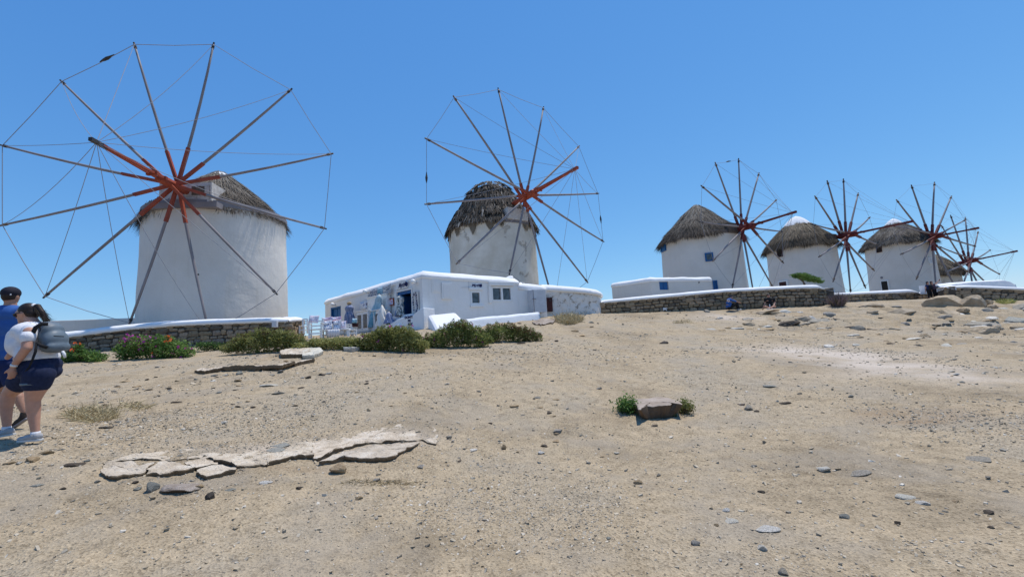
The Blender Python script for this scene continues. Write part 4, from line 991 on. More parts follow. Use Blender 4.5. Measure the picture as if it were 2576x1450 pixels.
# signs -----------------------------------------------------------
def text_on(pl,txt,px,py,hpx,off,parent,mat='ink_navy',shear=.0,name='lettering',bold=.0,sx=1.0,rot=0,align='CENTER',space=1.0):
    c=bpy.data.curves.new(name,'FONT');c.body=txt;c.shear=shear;c.offset=bold;c.extrude=.004;c.align_x=align;c.align_y='CENTER';c.space_character=space
    s0,z0=pl.hit(px,py,off);_,z1=pl.hit(px,py-hpx,off);c.size=(z1-z0)/.70
    o=bpy.data.objects.new(name,c);c.materials.append(MATS[mat])
    cam_right=np.array([1.,0,0]);u=pl.u3 if pl.u3@cam_right>0 else -pl.u3
    up=np.array([0,0,1.]);ca,sa=math.cos(rot),math.sin(rot);X=(u*ca+up*sa)*sx;Yv=up*ca-u*sa;p=pl.pt(s0,z0,off)
    M=Matrix(((X[0],Yv[0],pl.n3[0],p[0]),(X[1],Yv[1],pl.n3[1],p[1]),(X[2],Yv[2],pl.n3[2],p[2]),(0,0,0,1)))
    link(o,parent);o.matrix_basis=M;return o
def spiral(pl,px,py,r,off,parent,mat='ink_navy',turns=2.2,wd=.18):
    s0,z0=pl.hit(px,py,off);pts=[]
    for k in range(34):
        t_=k/33;a=t_*turns*2*PI;rr=r*(.15+.85*t_);pts.append(pl.pt(s0+rr*math.cos(a),z0+rr*math.sin(a),off))
    return MB().tube(pts,r*wd,6).build('spiral_emblem',mat,parent)
# sign above the door: a rounded white board
x0,x1=998,1027;s0,s1,z0,z1=LF.rect(x0,x1,706,726)
pts=[LF.pt(s,z,.03) for s,z in ((s1,z0),(s0,z0),(s0,z0+(z1-z0)*.65),(s0+.15,z1),((s0+s1)/2,z1+.05),(s1-.15,z1-.03),(s1,z0+(z1-z0)*.5))]
sg=prism('shop_sign',[p_+LF.n3*.05 for p_ in pts],[p-LF.n3*.07 for p in pts],'paint_white',SHOP,bev=.008)
text_on(LF,'Myth',1009.5,717,11.5,.09,sg,shear=.35,bold=.005,sx=.86)
spiral(LF,1022,713.5,.13,.095,sg)
s0,s1,z0,z1=FR.rect(CR(655,0)[0],CR(870,0)[0],CR(0,525)[1],CR(0,608)[1])
b=MB();FR.box(b,s0,s1,z0,z1,-.01,.02);sg=b.build('shop_sign','paint_white',SHOP,bevel=.006)
xx,yy=CR(745,567);text_on(FR,'Myth',xx,yy,6.5,.028,sg,shear=.35,bold=.005,sx=1.2)
xx,yy=CR(838,570);spiral(FR,xx,yy,.085,.03,sg,wd=.22)
xx,yy=CL(2115,785);text_on(ST,"DON'T",xx,yy,5.8,.012,SHOP,name='painted_words',bold=.010,sx=.95)
xx,yy=CL(2125,855);text_on(ST,"BE",xx,yy,5.8,.012,SHOP,name='painted_words',bold=.010,sx=.95)
xx,yy=CL(2145,922);text_on(ST,"SHY",xx,yy,5.8,.012,SHOP,name='painted_words',bold=.010,sx=.95)
# ---- rubble wall to the right of the shop, with a rounded end
def rubble():
    E=empty('rubble_wall',tuple(at(1440,790,26.5)),'rounded whitewashed rubble wall with peeling patches, right of the shop','wall')
    pts=[at(1368,788,26.2),at(1400,786,26.3),at(1450,785,26.5),at(1490,786,26.7),at(1505,787,27.0),at(1513,787,27.6),at(1516,786,28.6),at(1512,786,30.0),at(1490,786,31.0)]
    tops=[at(1368,729,26.2)[2],at(1400,731,26.3)[2],at(1450,735,26.5)[2],at(1490,739,26.7)[2],at(1505,741,27.0)[2],at(1513,743,27.6)[2]]+[at(1513,744,27.9)[2]]*3
    Pp,S,_=polyline([(p[0],p[1],t_) for p,t_ in zip(pts,tops)],110)
    T=unit(np.gradient(Pp[:,:2],axis=0));Nn=np.stack([T[:,1],-T[:,0]],1)
    zs=np.linspace(0,1,22);V=[]
    for f in zs:
        z=1.9+(Pp[:,2]-1.9)*f;wv=.09*fbm(S*2.2,z*2.6,3,61)+.05*vnoise(S*6,z*7,62);V.append(np.c_[Pp[:,:2]+Nn*(wv-.04)[:,None],z])
    V=np.vstack(V);m=len(Pp);i,k=np.meshgrid(np.arange(21),np.arange(m-1),indexing='ij')
    F=np.stack([i*m+k,i*m+k+1,(i+1)*m+k+1,(i+1)*m+k],-1).reshape(-1,4);np_obj('rubble_face',V,F,'rubble_white',E,True)
    prof=[(.02,-.03),(.09,.0),(.10,.12),(.04,.26),(-.15,.40),(-.45,.46),(-.9,.47),(-.95,-.2)];V=[]
    for (o,dz) in prof:
        wv=.03*vnoise(S*1.5,S*0+o,5);V.append(np.c_[Pp[:,:2]+Nn*(o+wv)[:,None],Pp[:,2]+dz*.9+wv])
    V=np.vstack(V);i,k=np.meshgrid(np.arange(len(prof)-1),np.arange(m-1),indexing='ij')
    F=np.stack([i*m+k,i*m+k+1,(i+1)*m+k+1,(i+1)*m+k],-1).reshape(-1,4);np_obj('coping',V,F,'whitewash_bright',E,True)
    pl=Plane(at(1372,770,26.0),at(1420,770,26.3));s0,s1,z0,z1=pl.rect(1373,1389,748,783)
    b=MB();pl.box(b,s0,s1,z0,z1,-.3,.03);o=b.build('door','door_red',E);b=MB();pl.box(b,s1-.18,s1-.12,z0+.6,z0+.75,.03,.07);b.build('handle','iron',o)
rubble()
# ---- low flat-roofed building
LA=at(1538,720,31.8);LB=at(1637,705,29.8);LC=at(1789,705,32.6)
E=empty('low_building',(LB[0],LB[1],2.5),'low flat-roofed white building with a bright blue shuttered window','building')
f1=Plane(LB,LC);f2=Plane(LB,LA);zl=at(1637,703,29.8)[2];z1_=at(1538,718,31.8)[2];z2_=at(1789,702,32.6)[2]
wr=f1.rect(1658,1681,704.5,728.5)
wall_holes(f1,0,f1.L,2.2,zl,z2_,[wr]).build('front_wall','whitewash',E)
wall_holes(f2,0,f2.L,2.2,zl,z1_,[]).build('side_wall','whitewash',E)
bk=unit(np.array([.3,.95]))*3.4;b=MB();plainwall(b,LC,LC[:2]+bk,2.2,z2_,z2_);b.build('back_wall','whitewash',E)
round_roof(E,[LB[:2],LC[:2],LC[:2]+bk,LA[:2]+bk*.8,LA[:2]],[zl,z2_,z2_,z1_,z1_],h=.20,inset=.35,over=.04,seed=11)
b=MB();f1.box(b,wr[0],wr[1],wr[2],wr[3],-.16,-.12);wn=b.build('window','paint_blue',E)
for q in range(2):
    b=MB();mid=(wr[0]+wr[1])/2;x0=wr[0]+.03 if q==0 else mid+.015;x1=mid-.015 if q==0 else wr[1]-.03;f1.box(b,x0,x1,wr[2]+.03,wr[3]-.03,-.12,-.06);b.build('shutter','paint_blue',wn,bevel=.01)
b=MB();s0,z0=f1.hit((2200+952/2.265)*.6706,(560+1129/2.265)*.6706);b.tube([f1.pt(s0,z0,-.02),f1.pt(s0,z0,.05)],.05,8).build('pipe_end','iron',E)
# ---- white low wall behind the near-left stone wall (its shaded face shows to the left)
E=empty('terrace_wall',tuple(at(250,812,23.5)),'plain shaded white wall behind the long stone wall, left of the nearest windmill','wall')
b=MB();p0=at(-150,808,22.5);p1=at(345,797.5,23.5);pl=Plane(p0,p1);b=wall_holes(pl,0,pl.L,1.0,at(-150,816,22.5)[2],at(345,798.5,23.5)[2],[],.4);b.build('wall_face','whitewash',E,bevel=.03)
# ---- white low structure behind wall C
p=[(2360,722,714,33.2),(2405,716,708.5,33.6),(2444,716,706,34),(2500,716,703,34.3),(2530,716,701.5,34.5),(2545,716,705,34.6),(2556,720,712,34.7)]
E=empty('white_parapet',tuple(at(2450,715,34)),'smooth white parapet rising behind the right-hand stone wall','wall')
V=[];K=6
for (px,pb,pt,Y) in p:
    t_=at(px,pt,Y);g=at(px,735,Y)[2]
    for (o,z) in ((.0,g),(.0,t_[2]-.42*(px>2440)-.18),(.12,t_[2]-.08),(.5,t_[2]),(1.6,t_[2]),(1.6,g)): V.append((t_[0],t_[1]+o,z))
F=[(i*K+q,(i+1)*K+q,(i+1)*K+q+1,i*K+q+1) for i in range(len(p)-1) for q in range(K-1)]+[tuple(range(K))[::-1],tuple((len(p)-1)*K+q for q in range(K))]
MB().poly(V,F).build('parapet_body','whitewash_bright',E,False,bevel=.04)
# ================================================================ THINGS OUTSIDE THE SHOP
def cushion(px0,px1,py0,py1,Y,mat,label,rotz=0,tilt=0,roll=0,th=.16,group=None,name='cushion'):
    c=at((px0+px1)/2,(py0+py1)/2,Y);w_=(px1-px0)*Y/FPX*.96;h_=(py1-py0)*Y/FPX*.98
    n_=14;V=[];F=[]
    for sgn in (-1,1):
        for i in range(n_+1):
            for j in range(n_+1):
                u=i/n_*2-1;v=j/n_*2-1;k=(1-abs(u)**2.6)*(1-abs(v)**2.6);pinch=1-.10*(1-abs(u*v))*max(abs(u),abs(v))**3
                V.append((u*w_/2*pinch,sgn*th/2*k**.55+.02*math.sin(3*u+2*v)*k,v*h_/2*pinch))
    m=(n_+1)**2
    for i in range(n_):
        for j in range(n_):
            a=i*(n_+1)+j;F.append((a,a+n_+1,a+n_+2,a+1));a+=m;F.append((a,a+1,a+n_+2,a+n_+1))
    b=MB().poly(V,F);o=b.build(name,mat,None,True);o.location=tuple(c)
    o.rotation_euler=(tilt,roll,rotz);tag(o,label,'cushion',group);return o
G1='cushions for sale outside the shop'
cushion(774,804,792,813,20.0,'print_pastel','white cushion with lilac swirls standing on the armchair',-.2,-.25,.06,group=G1)
for i,(x0,x1,y0,y1,mt,lb) in enumerate([(806,838,797,808,'print_bright','blue and pink print cushion at the back of the pile on the table'),(830,860,796,807,'print_bright','pink print cushion lying top right on the pile on the table'),
 (808,836,806,817,'print_fish','cushion with small blue fish, upper left of the pile on the table'),(836,858,805.5,816,'print_fish','cushion with long blue fish stripes, upper right of the pile'),
 (812,836,815.5,829,'print_fish','cushion with pale blue fish, lower left of the pile on the table'),(836.5,858.5,814.5,829,'print_fish','cushion with big dark blue fish, lower right of the pile'),
 (857,871,806,827,'print_pastel','white cushion with a figure print leaning at the right end of the table')]):
    cushion(x0,x1,y0,y1,20.6 if i<2 else 20.2-.05*i*.3,mt,lb,.1*((i*7)%5-2),-.2,.04*((i*3)%3-1),.15,group=G1)
# table under the pile
def chair(px0,px1,py0,py1,Y,label,arms=False,seat_f=.45,slats=3,ang=.3):
    """white wooden chair: height from seat ratio; py0 top of back, py1 feet"""
    a=at((px0+px1)/2,py1,Y);t_=at((px0+px1)/2,py0,Y);H=t_[2]-a[2];W=(px1-px0)*Y/FPX*.85
    E=empty('wooden_chair',tuple(a),label,'chair','white wooden chairs outside the shop')
    ca,sa=math.cos(ang),math.sin(ang);u=np.array([ca,sa,0]);v=np.array([-sa,ca,0.]);o=np.array(a);D=W*.95
    for (x,y,h) in ((-W/2,-D/2,H*(.72 if arms else seat_f)),(W/2,-D/2,H*(.72 if arms else seat_f)),(-W/2,D/2,H),(W/2,D/2,H)):
        MB().frame_box(o+u*x+v*y,u,v,(0,0,1),-.03,.03,-.03,.03,0,h).build('leg','paint_white',E,bevel=.006)
    MB().frame_box(o,u,v,(0,0,1),-W/2-.03,W/2+.03,-D/2-.03,D/2,H*seat_f,H*seat_f+.04).build('seat','paint_white',E,bevel=.008)
    for k in range(slats):
        z=H*(seat_f+.18+k*.52/slats*.9);MB().frame_box(o+v*D/2,u,v,(0,0,1),-W/2+.03,W/2-.03,-.015,.015,z,z+H*.07).build('back_slat','paint_white',E)
    for x in (-W/2,W/2):
        MB().frame_box(o+u*x,u,v,(0,0,1),-.02,.02,-D/2+.03,D/2-.03,H*.18,H*.18+.05).build('stretcher','paint_white',E)
        if arms: MB().frame_box(o+u*x,u,v,(0,0,1),-.045,.045,-D/2-.05,D/2,H*.72,H*.76).build('armrest','paint_white',E,bevel=.01)
    MB().frame_box(o-v*D/2,u,v,(0,0,1),-W/2+.03,W/2-.03,-.02,.02,H*.2,H*.2+.06).build('stretcher','paint_white',E)
    return E
chair(779,812,800,850,19.8,'white wooden armchair with a swirly cushion, right of the stone wall',True,.42,2,.25)
chair(756,771,801,838,20.6,'white ladder-back chair standing by the end of the stone wall',False,.45,3,-.2)
chair(870,893,815,846,20.2,'white ladder-back chair to the right of the cushion table',False,.5,3,.9)
a=at(849,848,20.3);E=empty('display_table',tuple(a),'white table with a draped cloth carrying the pile of fish cushions','table')
tw=72*20.3/FPX;ht=(848-829)*20.3/FPX
MB().frame_box(a,(1,0,0),(0,1,0),(0,0,1),-tw/2,tw/2,-.4,.4,ht-.04,ht).build('table_top','paint_white',E,bevel=.01)
for x in (-tw/2+.06,tw/2-.06):
    for y in (-.34,.34): MB().frame_box(a+np.array([x,y,0]),(1,0,0),(0,1,0),(0,0,1),-.035,.035,-.035,.035,0,ht-.04).build('leg','paint_white',E)
# cloth
pts=[];V=[];F=[];nn_=24
for i in range(nn_+1):
    x=-tw*.22+tw*.42*i/nn_
    for j,(y,z) in enumerate([(-.1,ht+.012),(-.41,ht+.012),(-.43+.02*math.sin(i*1.3),ht-.1),(-.44+.03*math.sin(i*1.3),ht-.34)]): V.append((a[0]+x,a[1]+y,a[2]+z))
for i in range(nn_):
    for j in range(3): q=i*4+j;F.append((q,q+4,q+5,q+1))
o=MB().poly(V,F).build('tablecloth','cloth_white',None,True);m_=o.modifiers.new('s','SOLIDIFY');m_.thickness=.008;tag(o,'white cloth hanging over the front of the cushion table','tablecloth')
# towels / bag on the chair
cushion(885,898,800,812,20.4,'cloth_teal','teal folded cloth on the ladder-back chair right of the table',.2,0,.1,.2,name='folded_cloth')['category']='cloth'
cushion(884,901,811,822,20.5,'door_red','dark red folded cloth under the teal one on the chair',.1,0,0,.2,name='folded_cloth')['category']='cloth'
# things hung on the side facade
def hang_cushion(x0,x1,y0,y1,mat,label,roll=0,off=.12):
    s0,s1,z0,z1=LF.rect(x0,x1,y0,y1,off);c=LF.pt((s0+s1)/2,(z0+z1)/2,off);Y=c[1]
    o=cushion(x0,x1,y0,y1,Y,mat,label,0,0,roll,.14,G1);o.location=tuple(c)
    o.rotation_euler=(0,roll,math.atan2(LF.u3[1],LF.u3[0]));sc=(s1-s0)/max((x1-x0)*Y/FPX,1e-3);o.scale=(sc,1,1);return o
xy=lambda a,b,c,d:(CL(a,0)[0],CL(b,0)[0],CL(0,c)[1],CL(0,d)[1])
hang_cushion(*xy(1600,1775,150,345),'print_mandala','grey cushion with a round mandala print hung beside the shop sign',.08,.2)
hang_cushion(*xy(1500,1610,200,330),'cloth_teal','pale blue cushion hanging left of the mandala cushion',-.1,.16)
hang_cushion(*xy(1430,1520,240,370),'print_dark','dark patterned cushion in the middle of the row under the roof',.05,.14)
hang_cushion(*xy(1355,1450,240,400),'print_dark','black and white cushion, second from the left end of the hanging row',.1,.15)
hang_cushion(*xy(1315,1365,310,415),'print_mandala','small dark cushion at the left end of the hanging row',0,.13)
hang_cushion(*xy(1150,1300,465,640),'print_fish','white cushion with big navy spirals left of the display cupboards',.03,.12)
# picture trays
def tray(a,b,c,d,mat,label,fm):
    s0,s1,z0,z1=LF.rect(*xy(a,b,c,d),.1);E=empty('tray',tuple(LF.pt((s0+s1)/2,z0,.1)),label,'tray','framed trays hung on the shop wall')
    b_=MB();LF.box(b_,s0+.05,s1-.05,z0+.05,z1-.05,.08,.10);b_.build('picture',mat,E)
    b_=MB();LF.box(b_,s0,s1,z0,z0+.05,.06,.13);LF.box(b_,s0,s1,z1-.05,z1,.06,.13);LF.box(b_,s0,s0+.05,z0+.05,z1-.05,.06,.13);LF.box(b_,s1-.05,s1,z0+.05,z1-.05,.06,.13);b_.build('frame',fm,E,bevel=.01)
tray(1665,1822,415,558,'print_bright','brown-framed tray with a red and white village picture left of the open door','wood_red')
tray(1590,1668,462,570,'print_mandala','grey-framed tray half hidden by the red picture tray','wood_brown')
# tall cupboard with white louvres and low glass cabinets
def cabinet_thing(a,b,c,d,off,dep,label,glass=None,louv=0):
    s0,s1,z0,z1=LF.rect(*xy(a,b,c,d),off+dep);z0-=.05
    E=empty('display_cabinet',tuple(LF.pt((s0+s1)/2,z0,off)),label,'cabinet','white display cabinets on the shop terrace')
    b_=MB();LF.box(b_,s0,s1,z0,z1-.05,off,off+dep);b_.build('carcass','paint_white',E,bevel=.01)
    b_=MB();LF.box(b_,s0-.06,s1+.06,z1-.05,z1,off-.02,off+dep+.06);b_.build('top','paint_white',E,bevel=.01)
    if glass:
        w_=(s1-s0)/glass
        for k in range(glass):
            b_=MB();x0=s0+k*w_;LF.box(b_,x0+.03,x0+w_-.03,z0+.08,z1-.1,off+dep,off+dep+.02);dd=b_.build('door','paint_white',E,bevel=.005)
            b_=MB();LF.box(b_,x0+.10,x0+w_-.10,z0+.18,z1-.22,off+dep+.02,off+dep+.024);b_.build('pane','glass_dark',dd)
    for k in range(louv):
        zz=z0+.1+(z1-z0-.25)*k/louv;b_=MB();LF.box(b_,s0+.06,s1-.06,zz,zz+(z1-z0-.25)/louv*.7,off+dep,off+dep+.018);b_.build('slat','paint_white',E)
cabinet_thing(1095,1320,650,1050,.5,.45,'low white cabinet with two glass doors left of the teal dress',glass=2)
cabinet_thing(1330,1560,640,1030,.35,.45,'low white cabinet behind the long teal dress',glass=2)
cabinet_thing(1300,1690,350,690,.05,.22,'white louvred cupboard on the wall behind the hanging dresses',louv=6)
# dresses
TL=.55 if LF.u3[0]<0 else -.55
def dress(cx,top,bot,wt,wb,mat,label,off,lean=0,flare=1.3,folds=7,cat='dress',head=None,second=None,waist=.35,group='clothes displayed outside the shop'):
    """hollow pleated garment hanging on a dummy"""
    xc,yt=CL(cx,top);_,yb=CL(cx,bot);s0,zt=LF.hit(xc,yt,off);_,zb=LF.hit(xc,yb,off);pxm=LF.rect(xc-1,xc+1,yt,yb,off);mpp=(pxm[1]-pxm[0])/2
    Wt=wt*.12757*mpp*.78;Wb=wb*.12757*mpp*.78
    n_=44;K=16;V=[]
    for j in range(K):
        f=j/(K-1);z=zt+(zb-zt)*f
        w_=Wt+(Wb-Wt)*f**flare
        if waist: w_*=1-.22*math.exp(-((f-waist)/.12)**2)
        w_*=min(1,.30+.70*(f/.10)**.8) if f<.10 else 1
        for i in range(n_):
            a=2*PI*i/n_;fo=1+.24*f**.7*math.sin(folds*a+2*math.sin(5*f)+cx)+.07*math.sin(13*a+7*f)
            V.append(LF.pt(s0+w_/2*math.cos(a)*fo+lean*f,z+.02*math.sin(folds*a)*f,off+max(w_*.36,.06)*math.sin(a)*fo))
    F=[(j*n_+i,j*n_+(i+1)%n_,(j+1)*n_+(i+1)%n_,(j+1)*n_+i) for j in range(K-1) for i in range(n_)]+[tuple(range(n_))[::-1]]
    E=empty('dress_dummy',tuple(LF.pt(s0,zb,off)),label,cat,group)
    MB().poly(V,F).build('dress',mat,E,True)
    b_=MB();b_.tube([LF.pt(s0,zt+.05,off),LF.pt(s0,zt-.25,off)],[.035,.06],8);b_.build('neck','board_pale',E,True)
    b_=MB();b_.tube([LF.pt(s0,zb+.1,off),LF.pt(s0,zb-.75,off)],.02,6);b_.build('stand','iron',E)
    if head: MB().ell(LF.pt(s0,zt+.10,off),(.14,.12,.10)).build('straw_hat','rock_tan',E,True)
    return E,s0,zt,zb
E_,s0,zt,zb=dress(945,545,915,110,128,'print_darkcloth','short blue patterned dress on a dummy left of the glass cabinets',.55,head=True,flare=.7,folds=9)
b_=MB();w_=.42;V=[LF.pt(s0-w_/2*math.cos(a),z,.55+.19*math.sin(a)+.02) for z in (zt+(zb-zt)*.58,zt+(zb-zt)*.42) for a in np.linspace(.5,PI-.5,9)]
b_.poly(V,[(i,i+1,i+10,i+9) for i in range(8)]).build('belt_pouch','paint_blue',E_,True)
dress(1535,345,975,95,210,'cloth_teal','long tie-dyed teal dress blowing out to the left, hung on the cupboard',.60,lean=TL,flare=.8,folds=5,waist=.22)
E_,s0,zt,zb=dress(1590,560,960,50,190,'cloth_cream_dots','cream wrap dress with dark buttons and a split hem beside the teal dress',.9,lean=.05,flare=.7,folds=5,waist=.1)
dress(1725,690,905,60,150,'print_darkcloth','small blue patterned child dress low beside the stair wall',.8,flare=.8,folds=6,waist=0)
dress(1940,365,745,140,110,'cloth_stripe','striped grey top on a dummy standing in the open doorway',.30,flare=1,folds=5,waist=.4)
dress(1925,560,760,90,130,'print_darkcloth','dark patterned skirt hanging low at the left door post',.2,flare=.9,folds=6,waist=0)
# board of blue glass eye charms
s0,s1,z0,z1=LF.rect(*xy(2185,2300,280,680),.1);E=empty('charm_board',tuple(LF.pt((s0+s1)/2,z0,.06)),'white board hung with round dark blue glass eye charms, right of the open door','charm board')
b_=MB();LF.box(b_,s0,s1,z0,z1,.06,.09);b_.build('board','cloth_cream',E)
rg=np.random.default_rng(5)
for k in range(15):
    c=LF.pt(s0+(s1-s0)*(.25+.5*(k%2)+rg.uniform(-.12,.12)),z0+(z1-z0)*(k+.6)/15.5,.12);r_=rg.uniform(.035,.065)
    ch=MB().tube([c-LF.n3*.012,c+LF.n3*.012],r_,14).build('eye_charm','ink_navy',E)
    MB().tube([c+LF.n3*.012,c+LF.n3*.018],r_*.5,10).build('charm_centre','cloth_white',ch)
# ================================================================ ROCKS AND STONES
def cut_rock(seed,sub=2,planes=9,flat=.6,jit=.06,depth=(.45,.8)):
    rg=np.random.default_rng(seed)
    t=(1+5**.5)/2;V=[(-1,t,0),(1,t,0),(-1,-t,0),(1,-t,0),(0,-1,t),(0,1,t),(0,-1,-t),(0,1,-t),(t,0,-1),(t,0,1),(-t,0,-1),(-t,0,1)]
    F=[(0,11,5),(0,5,1),(0,1,7),(0,7,10),(0,10,11),(1,5,9),(5,11,4),(11,10,2),(10,7,6),(7,1,8),(3,9,4),(3,4,2),(3,2,6),(3,6,8),(3,8,9),(4,9,5),(2,4,11),(6,2,10),(8,6,7),(9,8,1)]
    V=[np.array(v,float)/np.linalg.norm(v) for v in V]
    for _ in range(sub):
        mid={};nf=[]
        def m(a,b):
            k=(min(a,b),max(a,b))
            if k not in mid: v=V[a]+V[b];V.append(v/np.linalg.norm(v));mid[k]=len(V)-1
            return mid[k]
        for a,b,c in F:
            x,y,z=m(a,b),m(b,c),m(c,a);nf+=[(a,x,z),(b,y,x),(c,z,y),(x,y,z)]
        F=nf
    V=np.array(V)
    for _ in range(planes):
        n=unit(rg.normal(size=3));d=rg.uniform(*depth);s=V@n-d;V=V-np.outer(np.clip(s,0,None)*.94,n)
    V=V+rg.normal(0,jit*.35 if sub>1 else jit,V.shape)*.5
    V[:,2]*=flat;V/=np.abs(V[:,:2]).max();return V,np.array(F)
RK={}
def rockmesh(mat,k,sub=2,flat=.6,planes=9):
    key=(mat,k,sub,flat)
    if key not in RK:
        V,F=cut_rock(100+k*7,sub,planes,flat);RK[key]=np_mesh('stone',V,F,mat,False)
    return RK[key]
def place_rock(name,x,y,z,sx,sy,sz,rot,mat,k,label=None,cat='stone',group=None,sub=2,flat=.6,tilt=(0,0),planes=9):
    o=bpy.data.objects.new(name,rockmesh(mat,k,sub,flat,planes));COL.objects.link(o);o.location=(x,y,z);o.scale=(sx,sy,sz);o.rotation_euler=(tilt[0],tilt[1],rot)
    return tag(o,label,cat,group)
def K7(x,y): return ((200+x/2.342)*.6706,(1180+y/2.342)*.6706)
def K8(x,y): return ((300+x/1.789)*.6706,(1540+y/1.789)*.6706)
def K0(x,y): return ((x/2.576)*.6706,(1640+y/2.576)*.6706)
def K17(x,y): return ((1700+x/2.9)*.6706,(1400+y/2.9)*.6706)
def K25(x,y): return ((2500+x/2.19)*.6706,(1500+y/2.19)*.6706)
def K26(x,y): return ((2600+x/1.507)*.6706,(1200+y/1.507)*.6706)
Gst='loose stones on the dirt slope'
